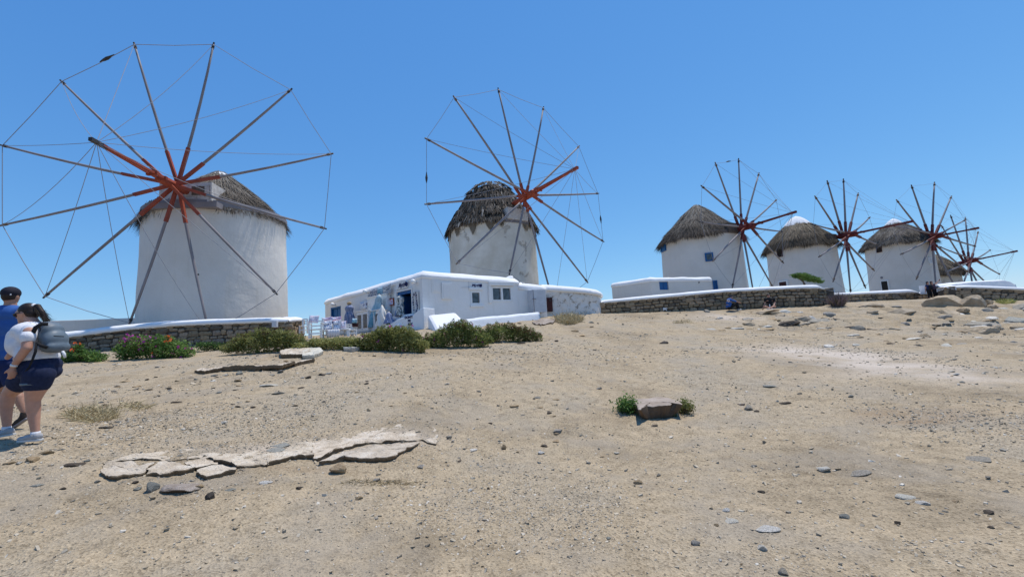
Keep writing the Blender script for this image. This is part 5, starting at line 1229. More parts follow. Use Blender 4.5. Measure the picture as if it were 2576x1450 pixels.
ST_=[ # converter,x,y(bottom),w,h,material,label
(K7,2355,535,105,45,'rock_dark','dark brown lumpy stone right of the farther cracked slab'),
(K7,2230,565,60,40,'rock_dark','pale-topped dark stone just left of the brown lump near the farther slab'),
(K7,2160,655,85,35,'rock_dark','low dark stone below the farther slab, right of the speckled grey shard'),
(K7,1965,705,170,45,'rock_grey','long speckled grey shard below the farther cracked slab'),
(K7,1875,635,160,40,'rock_white','broad pale flat stone below the middle of the farther slab'),
(K7,1630,530,75,50,'rock_bluegrey','pointed blue-grey stone leaning against the farther slab'),
(K7,1410,535,70,30,'rock_bluegrey','rounded grey-green stone in front of the farther slab'),
(K7,1510,535,70,28,'rock_white','flat white stone in front of the farther slab'),
(K7,1205,560,55,20,'rock_dark','small black stone at the left tip of the farther slab'),
(K7,1245,575,45,25,'rock_bluegrey','blue stone by the left tip of the farther slab'),
(K7,820,665,90,35,'rock_dark','dark wedge-shaped stone above the dry grass'),
(K7,705,635,105,30,'rock_tan','flat reddish stone in the pebble streak above the dry grass'),
(K7,600,590,140,30,'rock_tan','wide tan stone lying flat near the pebble streak'),
(K7,1070,770,100,30,'rock_dark','dark stone right of the dry grass clump'),
(K7,1300,775,75,30,'rock_grey','grey stone with a light chip between dry grass and slab'),
(K7,440,800,55,25,'rock_dark','small dark stone above the left end of the dry grass'),
(K7,230,825,110,20,'rock_bluegrey','thin flat grey stone left of the dry grass'),
(K0,410,175,170,75,'rock_tan','ochre angular stone nearest the walking woman shoes'),
(K0,280,245,170,90,'rock_tan','wide tan stone, second in the row behind the ochre one'),
(K0,60,270,150,60,'rock_tan','brown stone at the frame edge in the row of stones'),
(K0,160,268,85,40,'rock_white','small pale stone between the tan and brown stones'),
(K0,560,130,110,28,'rock_bluegrey','flat bluish stone right of the ochre angular stone'),
(K0,685,268,200,75,'rock_dark','big dark-faced stone with a pale top, left of the cracked slab'),
(K0,835,225,75,35,'rock_bluegrey','small grey stone beside the dark-faced stone'),
(K0,335,475,130,55,'rock_bluegrey','bluish flat stone in the lower left dirt'),
(K0,600,495,70,35,'rock_dark','small black stone lower left, right of the bluish one'),
(K0,930,440,60,40,'rock_grey','grey stone at the left foot of the cracked slab'),
(K8,465,545,110,105,'rock_bluegrey','tall tilted grey-green stone propped on the cracked slab'),
(K8,355,500,60,30,'rock_dark','brown stone under the left edge of the cracked slab'),
(K8,365,535,75,35,'rock_bluegrey','small bluish stone below the left edge of the cracked slab'),
(K8,765,530,110,50,'rock_tan','orange-brown shard lying below the cracked slab'),
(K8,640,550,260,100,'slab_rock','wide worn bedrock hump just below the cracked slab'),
(K8,865,598,72,72,'rock_dark','round near-black stone in front of the cracked slab'),
(K8,990,540,90,40,'rock_bluegrey','slanted bluish flake below the crack in the slab'),
(K8,1725,430,120,90,'rock_tan','squarish brown block tucked under the right part of the slab'),
(K8,1240,485,100,40,'rock_white','broken white chips stone under the middle of the slab'),
(K8,1463,515,60,30,'rock_dark','small dark stone below the right part of the slab'),
(K8,1980,470,70,35,'rock_grey','grey pebble-like stone right of the cracked slab'),
(K8,2275,385,65,38,'rock_grey','grey stone beyond the right end of the cracked slab'),
(K8,1865,610,75,35,'rock_tan','tan stone with dark side in the open dirt, centre'),
(K8,160,125,90,30,'rock_dark','flat dark stone under the dry grass clump'),
(K8,1345,250,150,35,'rock_bluegrey','flat blue-grey stone set in the top of the cracked slab'),
(K8,1300,285,130,30,'rock_bluegrey','second flat blue-grey stone set lower in the cracked slab'),
(K17,550,828,60,75,'rock_tan','upright tan stone standing alone in the middle of the dirt'),
(K17,960,875,80,45,'rock_white','white flat stone in the centre of the dirt'),
(K17,985,805,120,50,'rock_dark','dark stone with a pale top above the white flat stone'),
(K17,1140,650,130,55,'rock_grey','grey triangular stone left of the planted rock'),
(K17,1110,755,120,45,'rock_tan','low brown stone between the two grey ones, centre'),
(K17,1590,180,90,45,'rock_grey','grey rounded stone up the slope from the planted rock'),
(K17,1120,300,85,28,'rock_tan','tan flat stone up the slope, left of the grey rounded one'),
(K17,950,385,75,35,'rock_tan','pinkish low stone up the slope in the centre'),
(K17,2020,1195,105,80,'rock_tan','lumpy brown stone below the planted rock'),
(K17,2235,1115,50,40,'rock_grey','small pointed grey stone right of the lumpy brown one'),
(K17,185,1300,50,45,'rock_white','small white stone near the bottom centre'),
(K17,380,1275,50,35,'rock_dark','small black stone beside the little white one'),
(K17,220,840,120,35,'rock_white','thin white flake left of the upright tan stone'),
(K25,680,85,90,60,'rock_grey','grey stone in the small pile up-slope on the right'),
(K25,625,45,90,30,'rock_dark','dark flat stone at the back of the small pile'),
(K25,990,30,105,35,'rock_dark','dark reddish stone right of the small pile'),
(K25,495,915,90,45,'rock_white','pale pointed stone low on the right'),
(K25,550,1005,120,60,'rock_white','pale jagged stone touching the pointed one'),
(K25,850,1075,210,60,'rock_white','long pale stone lying flush with the dirt, lower right'),
(K25,250,1205,80,50,'rock_grey','grey oval stone near the bottom right'),
(K25,800,1235,80,55,'rock_white','white stone with a black shaded side, lower right'),
(K25,445,1320,35,28,'rock_white','tiny bright white stone near the bottom'),
(K25,970,1450,100,65,'rock_grey','grey rounded stone cut by the bottom edge of the picture'),
(K25,415,1030,50,38,'rock_tan','reddish-brown small stone beside the jagged pale one'),
(K25,1310,585,130,70,'rock_white','pale stone with dark gap under it on the right'),
(K25,1475,960,110,60,'rock_bluegrey','long bluish stone with a dark end, right side'),
(K25,725,545,55,32,'rock_grey','small grey-white stone up-slope of the pale stones'),
(K26,955,870,140,45,'rock_grey','dark speckled flat stone on the right'),
(K26,1220,1015,130,45,'rock_white','long white-grey stone far right, upper of the pair'),
(K26,1310,1050,90,40,'rock_white','white-grey stone far right, lower of the pair'),
(K26,1690,1105,70,38,'rock_dark','black stone near the right edge'),
(K26,1690,1170,50,22,'rock_dark','thin black stone just below the black one near the right edge'),
(K26,1165,1145,40,28,'rock_dark','small black angular stone, lower right'),
(K26,445,380,85,28,'rock_bluegrey','flat bluish stone in the upper right dirt'),
(K26,1640,800,190,35,'rock_grey','low craggy outcrop near the right edge'),
(K26,915,45,110,30,'rock_dark','dark bedrock lump on the ledge below the wall'),
(K26,1245,110,110,18,'rock_white','pale ledge stone below the boulders'),
(K26,1125,138,50,16,'rock_dark','dark ledge stone below the pale one'),
]
for i,(Kf,x,y,w_,h_,mt,lb) in enumerate(ST_):
    px,py=Kf(x,y);p=gpt(px,py-.8);s_=p[1]/FPX
    k0=.6706/{K7:2.342,K8:1.789,K0:2.576,K17:2.9,K25:2.19,K26:1.507}[Kf]
    W=w_*k0*s_/math.hypot(1,p[0]/p[1]*.6);H=h_*k0*s_
    ratio=h_/w_
    dep=W*(.75 if ratio<.55 else .9)
    zh=min(H*.62,W*.42) if ratio<.6 else H*.80
    sx=W/2;sy=dep/2;sz=zh/.6*.62
    place_rock('stone',p[0],p[1]+sy*.55,gz1(p[0],p[1]+sy*.5)+zh*(.06 if ratio<.45 else .22),sx,sy,sz,RNG.uniform(-.25,.25),mt,i%9,lb,'stone',Gst,tilt=(RNG.uniform(-.1,.1),RNG.uniform(-.12,.12)))
# unnamed scatter of middling stones (look-alikes)
def clusterw(x,y): return np.clip(.25+1.6*fbm(x*.33+4,y*.33,3,55),.03,1.2)
mats_=['rock_grey','rock_dark','rock_bluegrey','rock_white','rock_tan','rock_tan'];cnt=0
LMK=[('the left end of the cracked slab',gpt(*K8(250,400))),('the middle of the cracked slab',gpt(*K8(1250,400))),('the right end of the cracked slab',gpt(*K8(2250,250))),('the planted flat boulder',gpt(2466*.6706,1030)),
('the flattened dry grass',gpt(235,1043)),('the farther slab',gpt(625,930)),('the kerb stone',gpt(755,893)),('the centre shrub',gpt(980,884)),('the right-hand shrub',gpt(1300,862)),('the ochre angular stone',gpt(*K0(410,175))),
('the upright tan stone',gpt(*K17(550,828))),('the lumpy brown stone',gpt(*K17(2020,1195))),('the black-sided white stone',gpt(*K25(800,1235))),('the small up-slope pile',gpt(*K25(680,85))),('the dark speckled flat stone',gpt(*K26(955,870))),
('the long white-grey stone',gpt(*K26(1220,1015))),('the tan bedrock dome',gpt(2465,850)),('the lavender bush',gpt(2105,772)),('the tall stone wall',gpt(1700,790)),('the little white bottom stone',gpt(*K17(185,1300))),('the long pale flush stone',gpt(*K25(850,1075))),
('the straw tuft by the rubble wall',gpt(1430,815)),('the craggy outcrop',gpt(*K26(1640,800))),('the bluish lower-left stone',gpt(*K0(335,475))),('the grey-blue ledge',gpt(2560,812))]
CN={'rock_grey':'grey','rock_dark':'dark','rock_bluegrey':'ash-coloured','rock_white':'pale','rock_tan':'tan'};USED={}
DW=['touching','half a step','a step','two steps','three steps','four steps','well']
def scatter_label(p,mt,fl,r_,W_):
    for rank in range(6):
        ds=sorted(LMK,key=lambda q:math.hypot(q[1][0]-p[0],q[1][1]-p[1]));q=ds[rank];dx=p[0]-q[1][0];dy=p[1]-q[1][1];di=math.hypot(dx,dy)
        dr=('right' if dx>0 else 'left')+' of' if abs(dx)>abs(dy)*1.8 else (('beyond' if dy>0 else 'in front of') if abs(dy)>abs(dx)*1.8 else ('beyond and ' if dy>0 else 'in front and ')+('right' if dx>0 else 'left')+' of')
        k=0 if di<.25 else 1 if di<.6 else 2 if di<1.1 else 3 if di<1.8 else 4 if di<2.6 else 5 if di<4 else 6
        sh='thin' if fl<.48 else 'flat' if fl<.64 else 'chunky'
        for s2 in (('small' if r_<.06 else 'fist-sized' if r_<.10 else 'hand-wide'),'lone '+('small' if r_<.06 else 'middling')):
            lb=f"{s2} {CN[mt]} {sh} stone {DW[k] if k<6 else ['five','five','five','five','five','five','six','seven','eight','nine','ten'][min(int(round(di)),10)]+' paces'} {dr} {q[0]}"
            if len(lb.split())<=16 and lb not in USED: USED[lb]=1;return lb
    return lb
while cnt<190:
    px=RNG.uniform(-30,2600);py=RNG.uniform(790,1450) if RNG.random()<.55 else RNG.uniform(800,1050);d=ray(px,py)
    if d[2]>-.005: 
        if py<780: continue
    p=gpt(px,py)
    if p[1]>27 or p[1]<2.2 or RNG.random()>clusterw(p[0],p[1]): continue
    if px<250 and 1000<py<1125: continue
    r_=p[1]/FPX*RNG.uniform(4.0,9.5)*(1 if RNG.random()<.8 else 1.5);mt=mats_[RNG.integers(6)]
    fl=RNG.uniform(.35,.8)
    place_rock('stone',p[0],p[1],p[2]+r_*.15*fl,r_,r_*RNG.uniform(.5,.9),r_*fl,RNG.uniform(-.5,.5),mt,int(RNG.integers(9)),scatter_label(p,mt,fl,r_,0),'stone','small loose stones in the dirt',sub=1,tilt=(RNG.uniform(-.2,.2),RNG.uniform(-.2,.2)));cnt+=1
# gravel: one mass
def gravel(n,rmin,rmax,smin,smax,name,seed,dens=True,ang=64,label=None):
    rg=np.random.default_rng(seed)
    th=rg.uniform(-ang,ang,n*3)*PI/180;r=np.exp(rg.uniform(math.log(rmin),math.log(rmax),n*3));x=r*np.sin(th);y=r*np.cos(th)
    if dens:
        k=rg.random(n*3)<np.clip(.22+1.9*fbm(x*.5+4,y*.5,4,55),.05,1);x,y,r=x[k][:n],y[k][:n],r[k][:n]
    else: x,y,r=x[:n],y[:n],r[:n]
    n=len(x);z=gz(x,y)
    base=np.array([(sx,sy,sz) for sz in (-1,1) for sy in (-1,1) for sx in (-1,1)],float);bf=np.array([(0,2,3,1),(4,5,7,6),(0,1,5,4),(2,6,7,3),(0,4,6,2),(1,3,7,5)])
    S=(rg.pareto(2.2,n)+1)*smin;S=np.clip(S,smin,smax)*(r/rmin)**.62
    V=base[None]*rg.uniform(.28,1.0,(n,8,3))
    V=V*S[:,None,None]*np.stack([rg.uniform(.6,1.3,n),rg.uniform(.5,1.0,n),rg.uniform(.22,.62,n)],1)[:,None,:]
    a=rg.uniform(0,PI,n);ca,sa=np.cos(a)[:,None],np.sin(a)[:,None];X=V[:,:,0]*ca-V[:,:,1]*sa;Yv=V[:,:,0]*sa+V[:,:,1]*ca
    tl=rg.normal(0,.25,(n,2));Zv=V[:,:,2]+X*tl[:,0:1]+Yv*tl[:,1:2]
    P=np.stack([X+x[:,None],Yv+y[:,None],Zv+z[:,None]+S[:,None]*.12],-1).reshape(-1,3)
    F=(np.arange(n)[:,None,None]*8+bf[None]).reshape(-1,4)
    t=rg.beta(1.25,1.45,n);m=rg.random(n)<.07;t[m]=rg.uniform(.9,1,m.sum())
    return np_obj(name,P,F,'gravel',None,False,{'tint':np.repeat(t,8)},'stuff')
gravel(46000,2.2,9,.0026,.010,'gravel',1)
gravel(20000,7,30,.0055,.020,'gravel',2)
gravel(3600,2.2,14,.0055,.017,'gravel',3,False)
gravel(1800,12,30,.016,.045,'gravel',5)
# ---- cracked cement crust slabs
def slab(poly,Kf,h,label=None,parent=None,mat='cement_crust',seed=1,lift=None,name='slab_piece',under=.0):
    P=[gpt(*Kf(x,y)) for x,y in poly];P=np.array(P);n0=len(P)
    # dense ragged outline
    out=[];hh=[]
    for i in range(n0):
        a=P[i];b=P[(i+1)%n0];ha=(lift[i] if lift else 1);hb=(lift[(i+1)%n0] if lift else 1);L=np.linalg.norm(b-a);k=max(int(L/.035),1)
        for j in range(k): out.append(a+(b-a)*j/k);hh.append(ha+(hb-ha)*j/k)
    out=np.array(out);hh=np.array(hh);n=len(out);c=out[:,:2].mean(0);hc=hh.mean()*.8
    ph=np.arange(n)
    T=unit(np.roll(out[:,:2],-1,0)-np.roll(out[:,:2],1,0));Nn=np.stack([T[:,1],-T[:,0]],1)
    if np.sum((out[:,:2]-c)*Nn)<0:Nn=-Nn
    jit=.018*vnoise(out[:,0]*9,out[:,1]*9,seed)*2+.016*vnoise(out[:,0]*30,out[:,1]*30,seed)*2
    E2=out[:,:2]+Nn*(jit+(.012 if mat=='cement_crust' else 0))[:,None]
    V=[];rings=[1.0,.985,.93,.84,.7,.52,.3]
    def surf(xy,l): 
        x,y=xy[:,0],xy[:,1];return gz(x,y,False)+h*l+.022*fbm(x*7,y*7,3,seed+3)+.014*fbm(x*32,y*32,3,seed+9)
    # underside ring, side ring
    b0=c+(E2-c)*(.86-under);V.append(np.c_[b0,gz(b0[:,0],b0[:,1],False)-.06])
    V.append(np.c_[E2-Nn*.008,surf(E2,hh)-np.maximum(h*hh*.5,.012)])
    for q,f in enumerate(rings):
        xy=c+(E2-c)*f;l=hh*f+hc*(1-f);V.append(np.c_[xy,surf(xy,l)-(.010 if q==0 else 0)])
    V.append(np.array([[*c,surf(c[None],hc)[0]]]));V=np.vstack(V);F=[]
    m=len(rings)+2
    for q in range(m-1):
        for i in range(n):F.append((q*n+i,q*n+(i+1)%n,(q+1)*n+(i+1)%n,(q+1)*n+i))
    e=(m-1)*n
    for i in range(n):F.append((e+i,e+(i+1)%n,len(V)-1))
    o=MB().poly(V,F).build(name,mat,parent,False,label=label);return o
c0=gpt(*K8(1200,380));E=empty('cracked_slab',tuple(c0),'long cracked slab of pale cement crust breaking up in the foreground dirt','slab')
slab([(155,365),(340,338),(392,378),(500,358),(447,405),(436,440),(330,458),(215,470),(160,432)],K8,.045,None,E,seed=11,lift=[.5,.3,.4,.4,.7,.9,1,1,.8],under=.05)
slab([(462,402),(540,352),(620,352),(690,368),(768,398),(762,414),(600,446),(455,447)],K8,.05,None,E,seed=13,lift=[.6,.3,.2,.3,.7,1,1,.9],under=.05)
slab([(706,360),(828,322),(898,350),(908,372),(820,390),(778,398)],K8,.035,None,E,seed=15,lift=[.5,.4,.5,.7,.8,.8])
slab([(790,412),(915,380),(1046,408),(1036,428),(850,466),(800,440)],K8,.05,None,E,seed=17,lift=[.7,.6,.8,1,1,1],under=.06)
slab([(862,320),(960,285),(1060,268),(1250,262),(1262,385),(1060,398),(1000,370),(925,348)],K8,.055,None,E,seed=19,lift=[.4,.1,0,0,1,1,.9,.6],under=.06)
slab([(1250,262),(1390,232),(1560,196),(1560,330),(1420,338),(1290,375),(1256,390)],K8,.065,None,E,seed=21,lift=[0,0,0,1,1,1,1],under=.10)
slab([(1560,196),(1700,164),(1900,138),(2050,114),(2150,205),(2000,222),(1850,242),(1730,280),(1650,316),(1592,348),(1555,330)],K8,.055,None,E,seed=23,lift=[0,0,0,0,.5,.6,.7,.8,.9,1,1],under=.05)
slab([(2050,114),(2280,72),(2400,130),(2380,222),(2290,203),(2150,207)],K8,.03,None,E,seed=25,lift=[0,0,0,.4,.5,.5])
slab([(1616,356),(1672,326),(1752,291),(1862,260),(2010,238),(2150,224),(2272,220),(2200,272),(2080,335),(1940,350),(1770,338),(1690,355),(1592,385)],K8,.065,None,E,seed=27,lift=[.6,.5,.4,.3,.3,.3,.3,.6,1,1,1,1,1],under=.10)
slab([(170,352),(345,322),(520,335),(640,338),(800,314),(880,318),(1010,275),(900,262),(640,262),(400,288),(250,316)],K8,.022,None,E,seed=29,lift=[.6,.6,.6,.6,.6,.6,.5,0,0,0,0])
c0=gpt(*K7(1700,480));E=empty('cracked_slab',tuple(c0),'narrow broken crust slab with a dark hollow beneath, farther up the slope','slab')
slab([(1240,510),(1300,468),(1480,458),(1500,492),(1330,520)],K7,.10,None,E,seed=31,lift=[.6,0,0,1,.9],under=.05)
slab([(1485,458),(1650,452),(1800,448),(1830,492),(1650,488),(1500,495)],K7,.13,None,E,seed=33,lift=[0,0,0,1,1,1],under=.10)
slab([(1803,448),(1950,442),(2100,430),(2120,455),(2010,490),(1835,497)],K7,.15,None,E,seed=35,lift=[0,0,0,1,1,1],under=.25)
slab([(2103,430),(2180,405),(2288,402),(2290,420),(2200,435),(2120,455)],K7,.10,None,E,seed=37,lift=[0,.2,.5,1,1,1])
def flatstone(poly,Kf,h,label,mat,seed,cat='stone',grp=None):
    c0=gpt(*Kf(*poly[0]));o=slab(poly,Kf,h,label,None,mat,seed,None,'flat_stone');return tag(o,label,cat,grp)
flatstone([(1995,350),(2060,330),(2240,322),(2250,352),(2190,380),(2000,384)],K7,.13,'long weathered pale kerb stone on the dirt in front of the chairs','cement_crust',41)
flatstone([(2185,352),(2260,322),(2345,320),(2370,352),(2290,392),(2190,392)],K7,.13,'chunky pale block at the right end of the kerb stone','rock_white',43)
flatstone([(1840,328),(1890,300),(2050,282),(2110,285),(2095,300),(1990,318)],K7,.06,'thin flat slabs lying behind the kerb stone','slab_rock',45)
flatstone([(1990,325),(2100,298),(2125,312),(2050,330)],K7,.04,'grey-green flat slab next to the thin slabs','rock_bluegrey',47)
for j,(x0,x1,y) in enumerate([(1185,1240,735),(1235,1300,728),(1295,1360,722),(1355,1420,716),(1415,1480,712),(1470,1535,700)]):
    flatstone([(x0,y-34),((x0+x1)//2,y-44),(x1,y-36),(x1+4,y-8),((x0+x1)//2,y),(x0-4,y-6)],C2,.16+.03*(j%2),['pale edging stone at the left end of the row under the shrubs','second pale edging stone from the left under the shrubs','third pale edging stone from the left under the shrubs','fourth edging stone, just right of the row middle','fifth edging stone under the right shrub','rounded edging stone closing the row on the right'][j],'rock_white',51+j,'stone','row of edging stones under the shrubs')
flatstone([(205,765),(250,752),(345,745),(352,778),(290,792),(210,788)],C2,.12,'pale weathered stone in front of the dark green centre shrub','rock_white',61)
flatstone([(800,722),(850,702),(915,712),(905,735),(830,745)],C2,.10,'layered grey stone at the foot of the centre shrub','rock_grey',63)
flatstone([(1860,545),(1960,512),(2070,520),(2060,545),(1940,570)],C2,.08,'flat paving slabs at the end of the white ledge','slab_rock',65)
# ---- the planted flat rock
def K22(x,y): return ((2280+x/7.156)*.6706,(1460+y/7.156)*.6706)
G0=gpt(*K22(1450,765));Yr=G0[1]
def rk(x,y,z):
    d=ray(*K22(x,y));t_=(z-CAM[2])/d[2];return CAM+d*t_
zt=G0[2]+.215
topo=[(330,330),(380,270),(520,215),(1000,190),(1320,145),(1620,170),(1800,250),(1990,360),(2010,400),(1870,392),(1750,372),(1600,432),(1420,430),(1200,440),(1050,440),(880,530),(815,540),(750,400),(560,380)]
V=[];outl=np.array([rk(x,y,zt)[:2] for x,y in topo]);
o2=[]
for i in range(len(outl)):
    a=outl[i];b=outl[(i+1)%len(outl)]
    for j in range(6): o2.append(a+(b-a)*j/6)
o2=np.array(o2);n=len(o2);c=o2.mean(0);ff=np.clip((c[1]-o2[:,1])/.5,-1,1)
sm=np.stack([sum(np.roll(o2[:,k],j) for j in range(-14,15))/29 for k in (0,1)],1);sm=c+(sm-c)*.99
levels=[(.60,-.30,1.0),(.78,-.19,.7),(.88,-.11,.4),(.955,-.04,.1),(.985,-.005,0),(.93,.008,0),(.8,.012,0),(.6,.018,0),(.35,.02,0)]
for (f,dz,fr) in levels:
    xy=c+((o2*(1-fr)+sm*fr)-c)*f;nzz=.02*fbm(xy[:,0]*5,xy[:,1]*5,3,70)+.012*fbm(xy[:,0]*19,xy[:,1]*19+dz*9,2,71)
    xy=xy+unit(o2-c)*(.03*vnoise(np.arange(n)*.4,np.full(n,dz*12),9))[:,None]
    V.append(np.c_[xy,zt+dz+nzz-.03*np.clip(-ff,0,1)])
V.append(np.array([[*c,zt+.02]]));V=np.vstack(V);m=len(levels);F=[(q*n+i,q*n+(i+1)%n,(q+1)*n+(i+1)%n,(q+1)*n+i) for q in range(m-1) for i in range(n)]+[((m-1)*n+i,(m-1)*n+(i+1)%n,len(V)-1) for i in range(n)]
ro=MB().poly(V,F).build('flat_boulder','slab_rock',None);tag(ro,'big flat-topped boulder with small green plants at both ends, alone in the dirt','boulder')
def tuft(Kf,cx,cy,w_,h_,n,label,mat='leaf_green',size=.04,name='succulent_plant',depth=.15):
    px,py=Kf(cx,cy);base=gpt(*Kf(cx,cy+h_/2));Y=base[1]+.05;k0=.6706/7.156;cw=at(px,py,Y);sc=Y/FPX*k0
    P=cw+RNG.normal(0,.5,(n,3))*np.array([w_/2*sc,depth,h_/2*sc])*(1+.5*vnoise(np.arange(n)*.05,np.arange(n)*0,4))[:,None]
    P[:,2]=np.maximum(P[:,2],gz(P[:,0],P[:,1])+.005)
    t=np.clip(.45+.5*(P[:,2]-cw[2])/(h_*sc)+RNG.normal(0,.2,n),0,1)
    E=empty(name,tuple(base),label,'plant')
    leaves(P,RNG.uniform(.6,1.3,n)*size,t,'leaves',mat,E,'stuff',.55,up=.6)
    b=MB()
    for k in range(8):
        q=P[RNG.integers(n)];b.tube([np.array([base[0],base[1]+.05,base[2]-.02]),(q+base)/2+np.array([0,0,.02]),q],[.006,.004,.002],5)
    b.build('stems','wood_brown',E,kind='stuff')
tuft(K22,530,450,520,400,1500,'bright green fleshy plant at the left end of the flat boulder',size=.045)
tuft(K22,2080,470,400,360,900,'darker straggly plant at the right end of the flat boulder','leaf_olive',size=.038)
tuft(K22,1210,575,130,120,60,'tiny light green sprig on the front face of the flat boulder',size=.035,depth=.02)
tuft(K22,1790,700,90,70,40,'tiny sprig under the right half of the flat boulder',size=.03,depth=.02)
# ---- boulders on the rise at the right
def boulder(px0,px1,py0,py1,Y,k,label,mat='boulder_tan',flat=.62,rot=0,tilt=(0,0),dy=.8):
    c=at((px0+px1)/2,(py0+py1)/2,Y);W=(px1-px0)*Y/FPX*.97;H=(py1-py0)*Y/FPX
    return place_rock('boulder',c[0],c[1],c[2]-H*(.12 if flat>.5 else .42),W/2,W/2*dy,H*(.62 if flat>.5 else 1.0)/flat*.98,rot,mat,k,label,'boulder','boulders on the rise',sub=3,flat=flat,tilt=tilt,planes=14)
boulder(2326,2432,733,780,27.4,21,'low wide pale boulder, left of the two big ones',rot=.1,tilt=(0.0,.0))
boulder(2408,2484,734,782,26.9,24,'tall blocky boulder with a shaded face, right of the wide pale one',rot=.2)
boulder(2482,2514,763,780,26.5,27,'small tan boulder to the right of the blocky one')
boulder(2474,2496,752,768,27.2,30,'brown lump behind the small tan boulder','rock_tan')
boulder(2540,2600,758,786,25.5,23,'grey-streaked rock cut by the right edge of the picture','rock_grey')
boulder(2425,2510,828,852,17.5,33,'low tan bedrock dome in the dirt on the right','boulder_tan',.45)
boulder(2210,2300,772,792,24.5,36,'flat ledge of pale bedrock below the standing couple','boulder_tan',.35)
boulder(2130,2230,760,776,27.5,39,'long flat ledge right of the lavender bush','boulder_tan',.35)
boulder(1880,1955,779,786,25.9,42,'low sandy ledge beneath the person in black','boulder_tan',.4)
boulder(2340,2420,775,796,24.0,45,'layered pale ledge in front of the big boulders','boulder_tan',.35)
boulder(2520,2600,790,812,20.5,48,'flat grey-blue ledge near the right edge','rock_bluegrey',.35)
boulder(2430,2520,806,822,19.5,51,'greyish broken ledge on the right slope','rock_grey',.35)
boulder(1950,2010,806,816,21,54,'dark flat outcrop mid-slope below the tall wall','rock_dark',.35)
boulder(2020,2090,800,812,22,57,'grey outcrop below the lavender bush','rock_grey',.35)
cnt=0;tries=0
while cnt<110 and tries<900:
    tries+=1
    px=RNG.uniform(1780,2600);py=RNG.uniform(772,875) if px>2050 else RNG.uniform(785,835);p=gpt(px,py)
    if p[1]>30: continue
    W=p[1]/FPX*RNG.uniform(7,20);mt=['boulder_tan','boulder_tan','rock_tan','rock_grey','rock_white'][RNG.integers(5)]
    kd=int(RNG.integers(4));ad,fy,fz=[('long narrow',.38,.22),('stubby',.85,.40),('broad thin',.70,.16),('thick',.60,.42)][kd]
    lb=scatter_label(p,'rock_tan' if mt=='boulder_tan' else mt,.5,.2,0)
    for q_ in ('hand-wide','lone middling'): lb=lb.replace(q_,ad)
    lb=lb.replace('flat stone','ledge')
    if lb in USED or len(lb.split())>16: continue
    USED[lb]=1;sx=W*(.75 if kd==1 else 1.1 if kd==0 else .95);sy=W*fy;yy=p[1]+sy*.8
    place_rock('outcrop_stone',p[0],yy,gz1(p[0],yy)-W*.02,sx,sy,W*fz,RNG.uniform(-.35,.25),mt,60+int(RNG.integers(14)),lb,'stone','bedrock ledges on the rise',sub=1,flat=1.0,tilt=(RNG.uniform(.02,.16),RNG.uniform(-.10,.10)),planes=12);cnt+=1
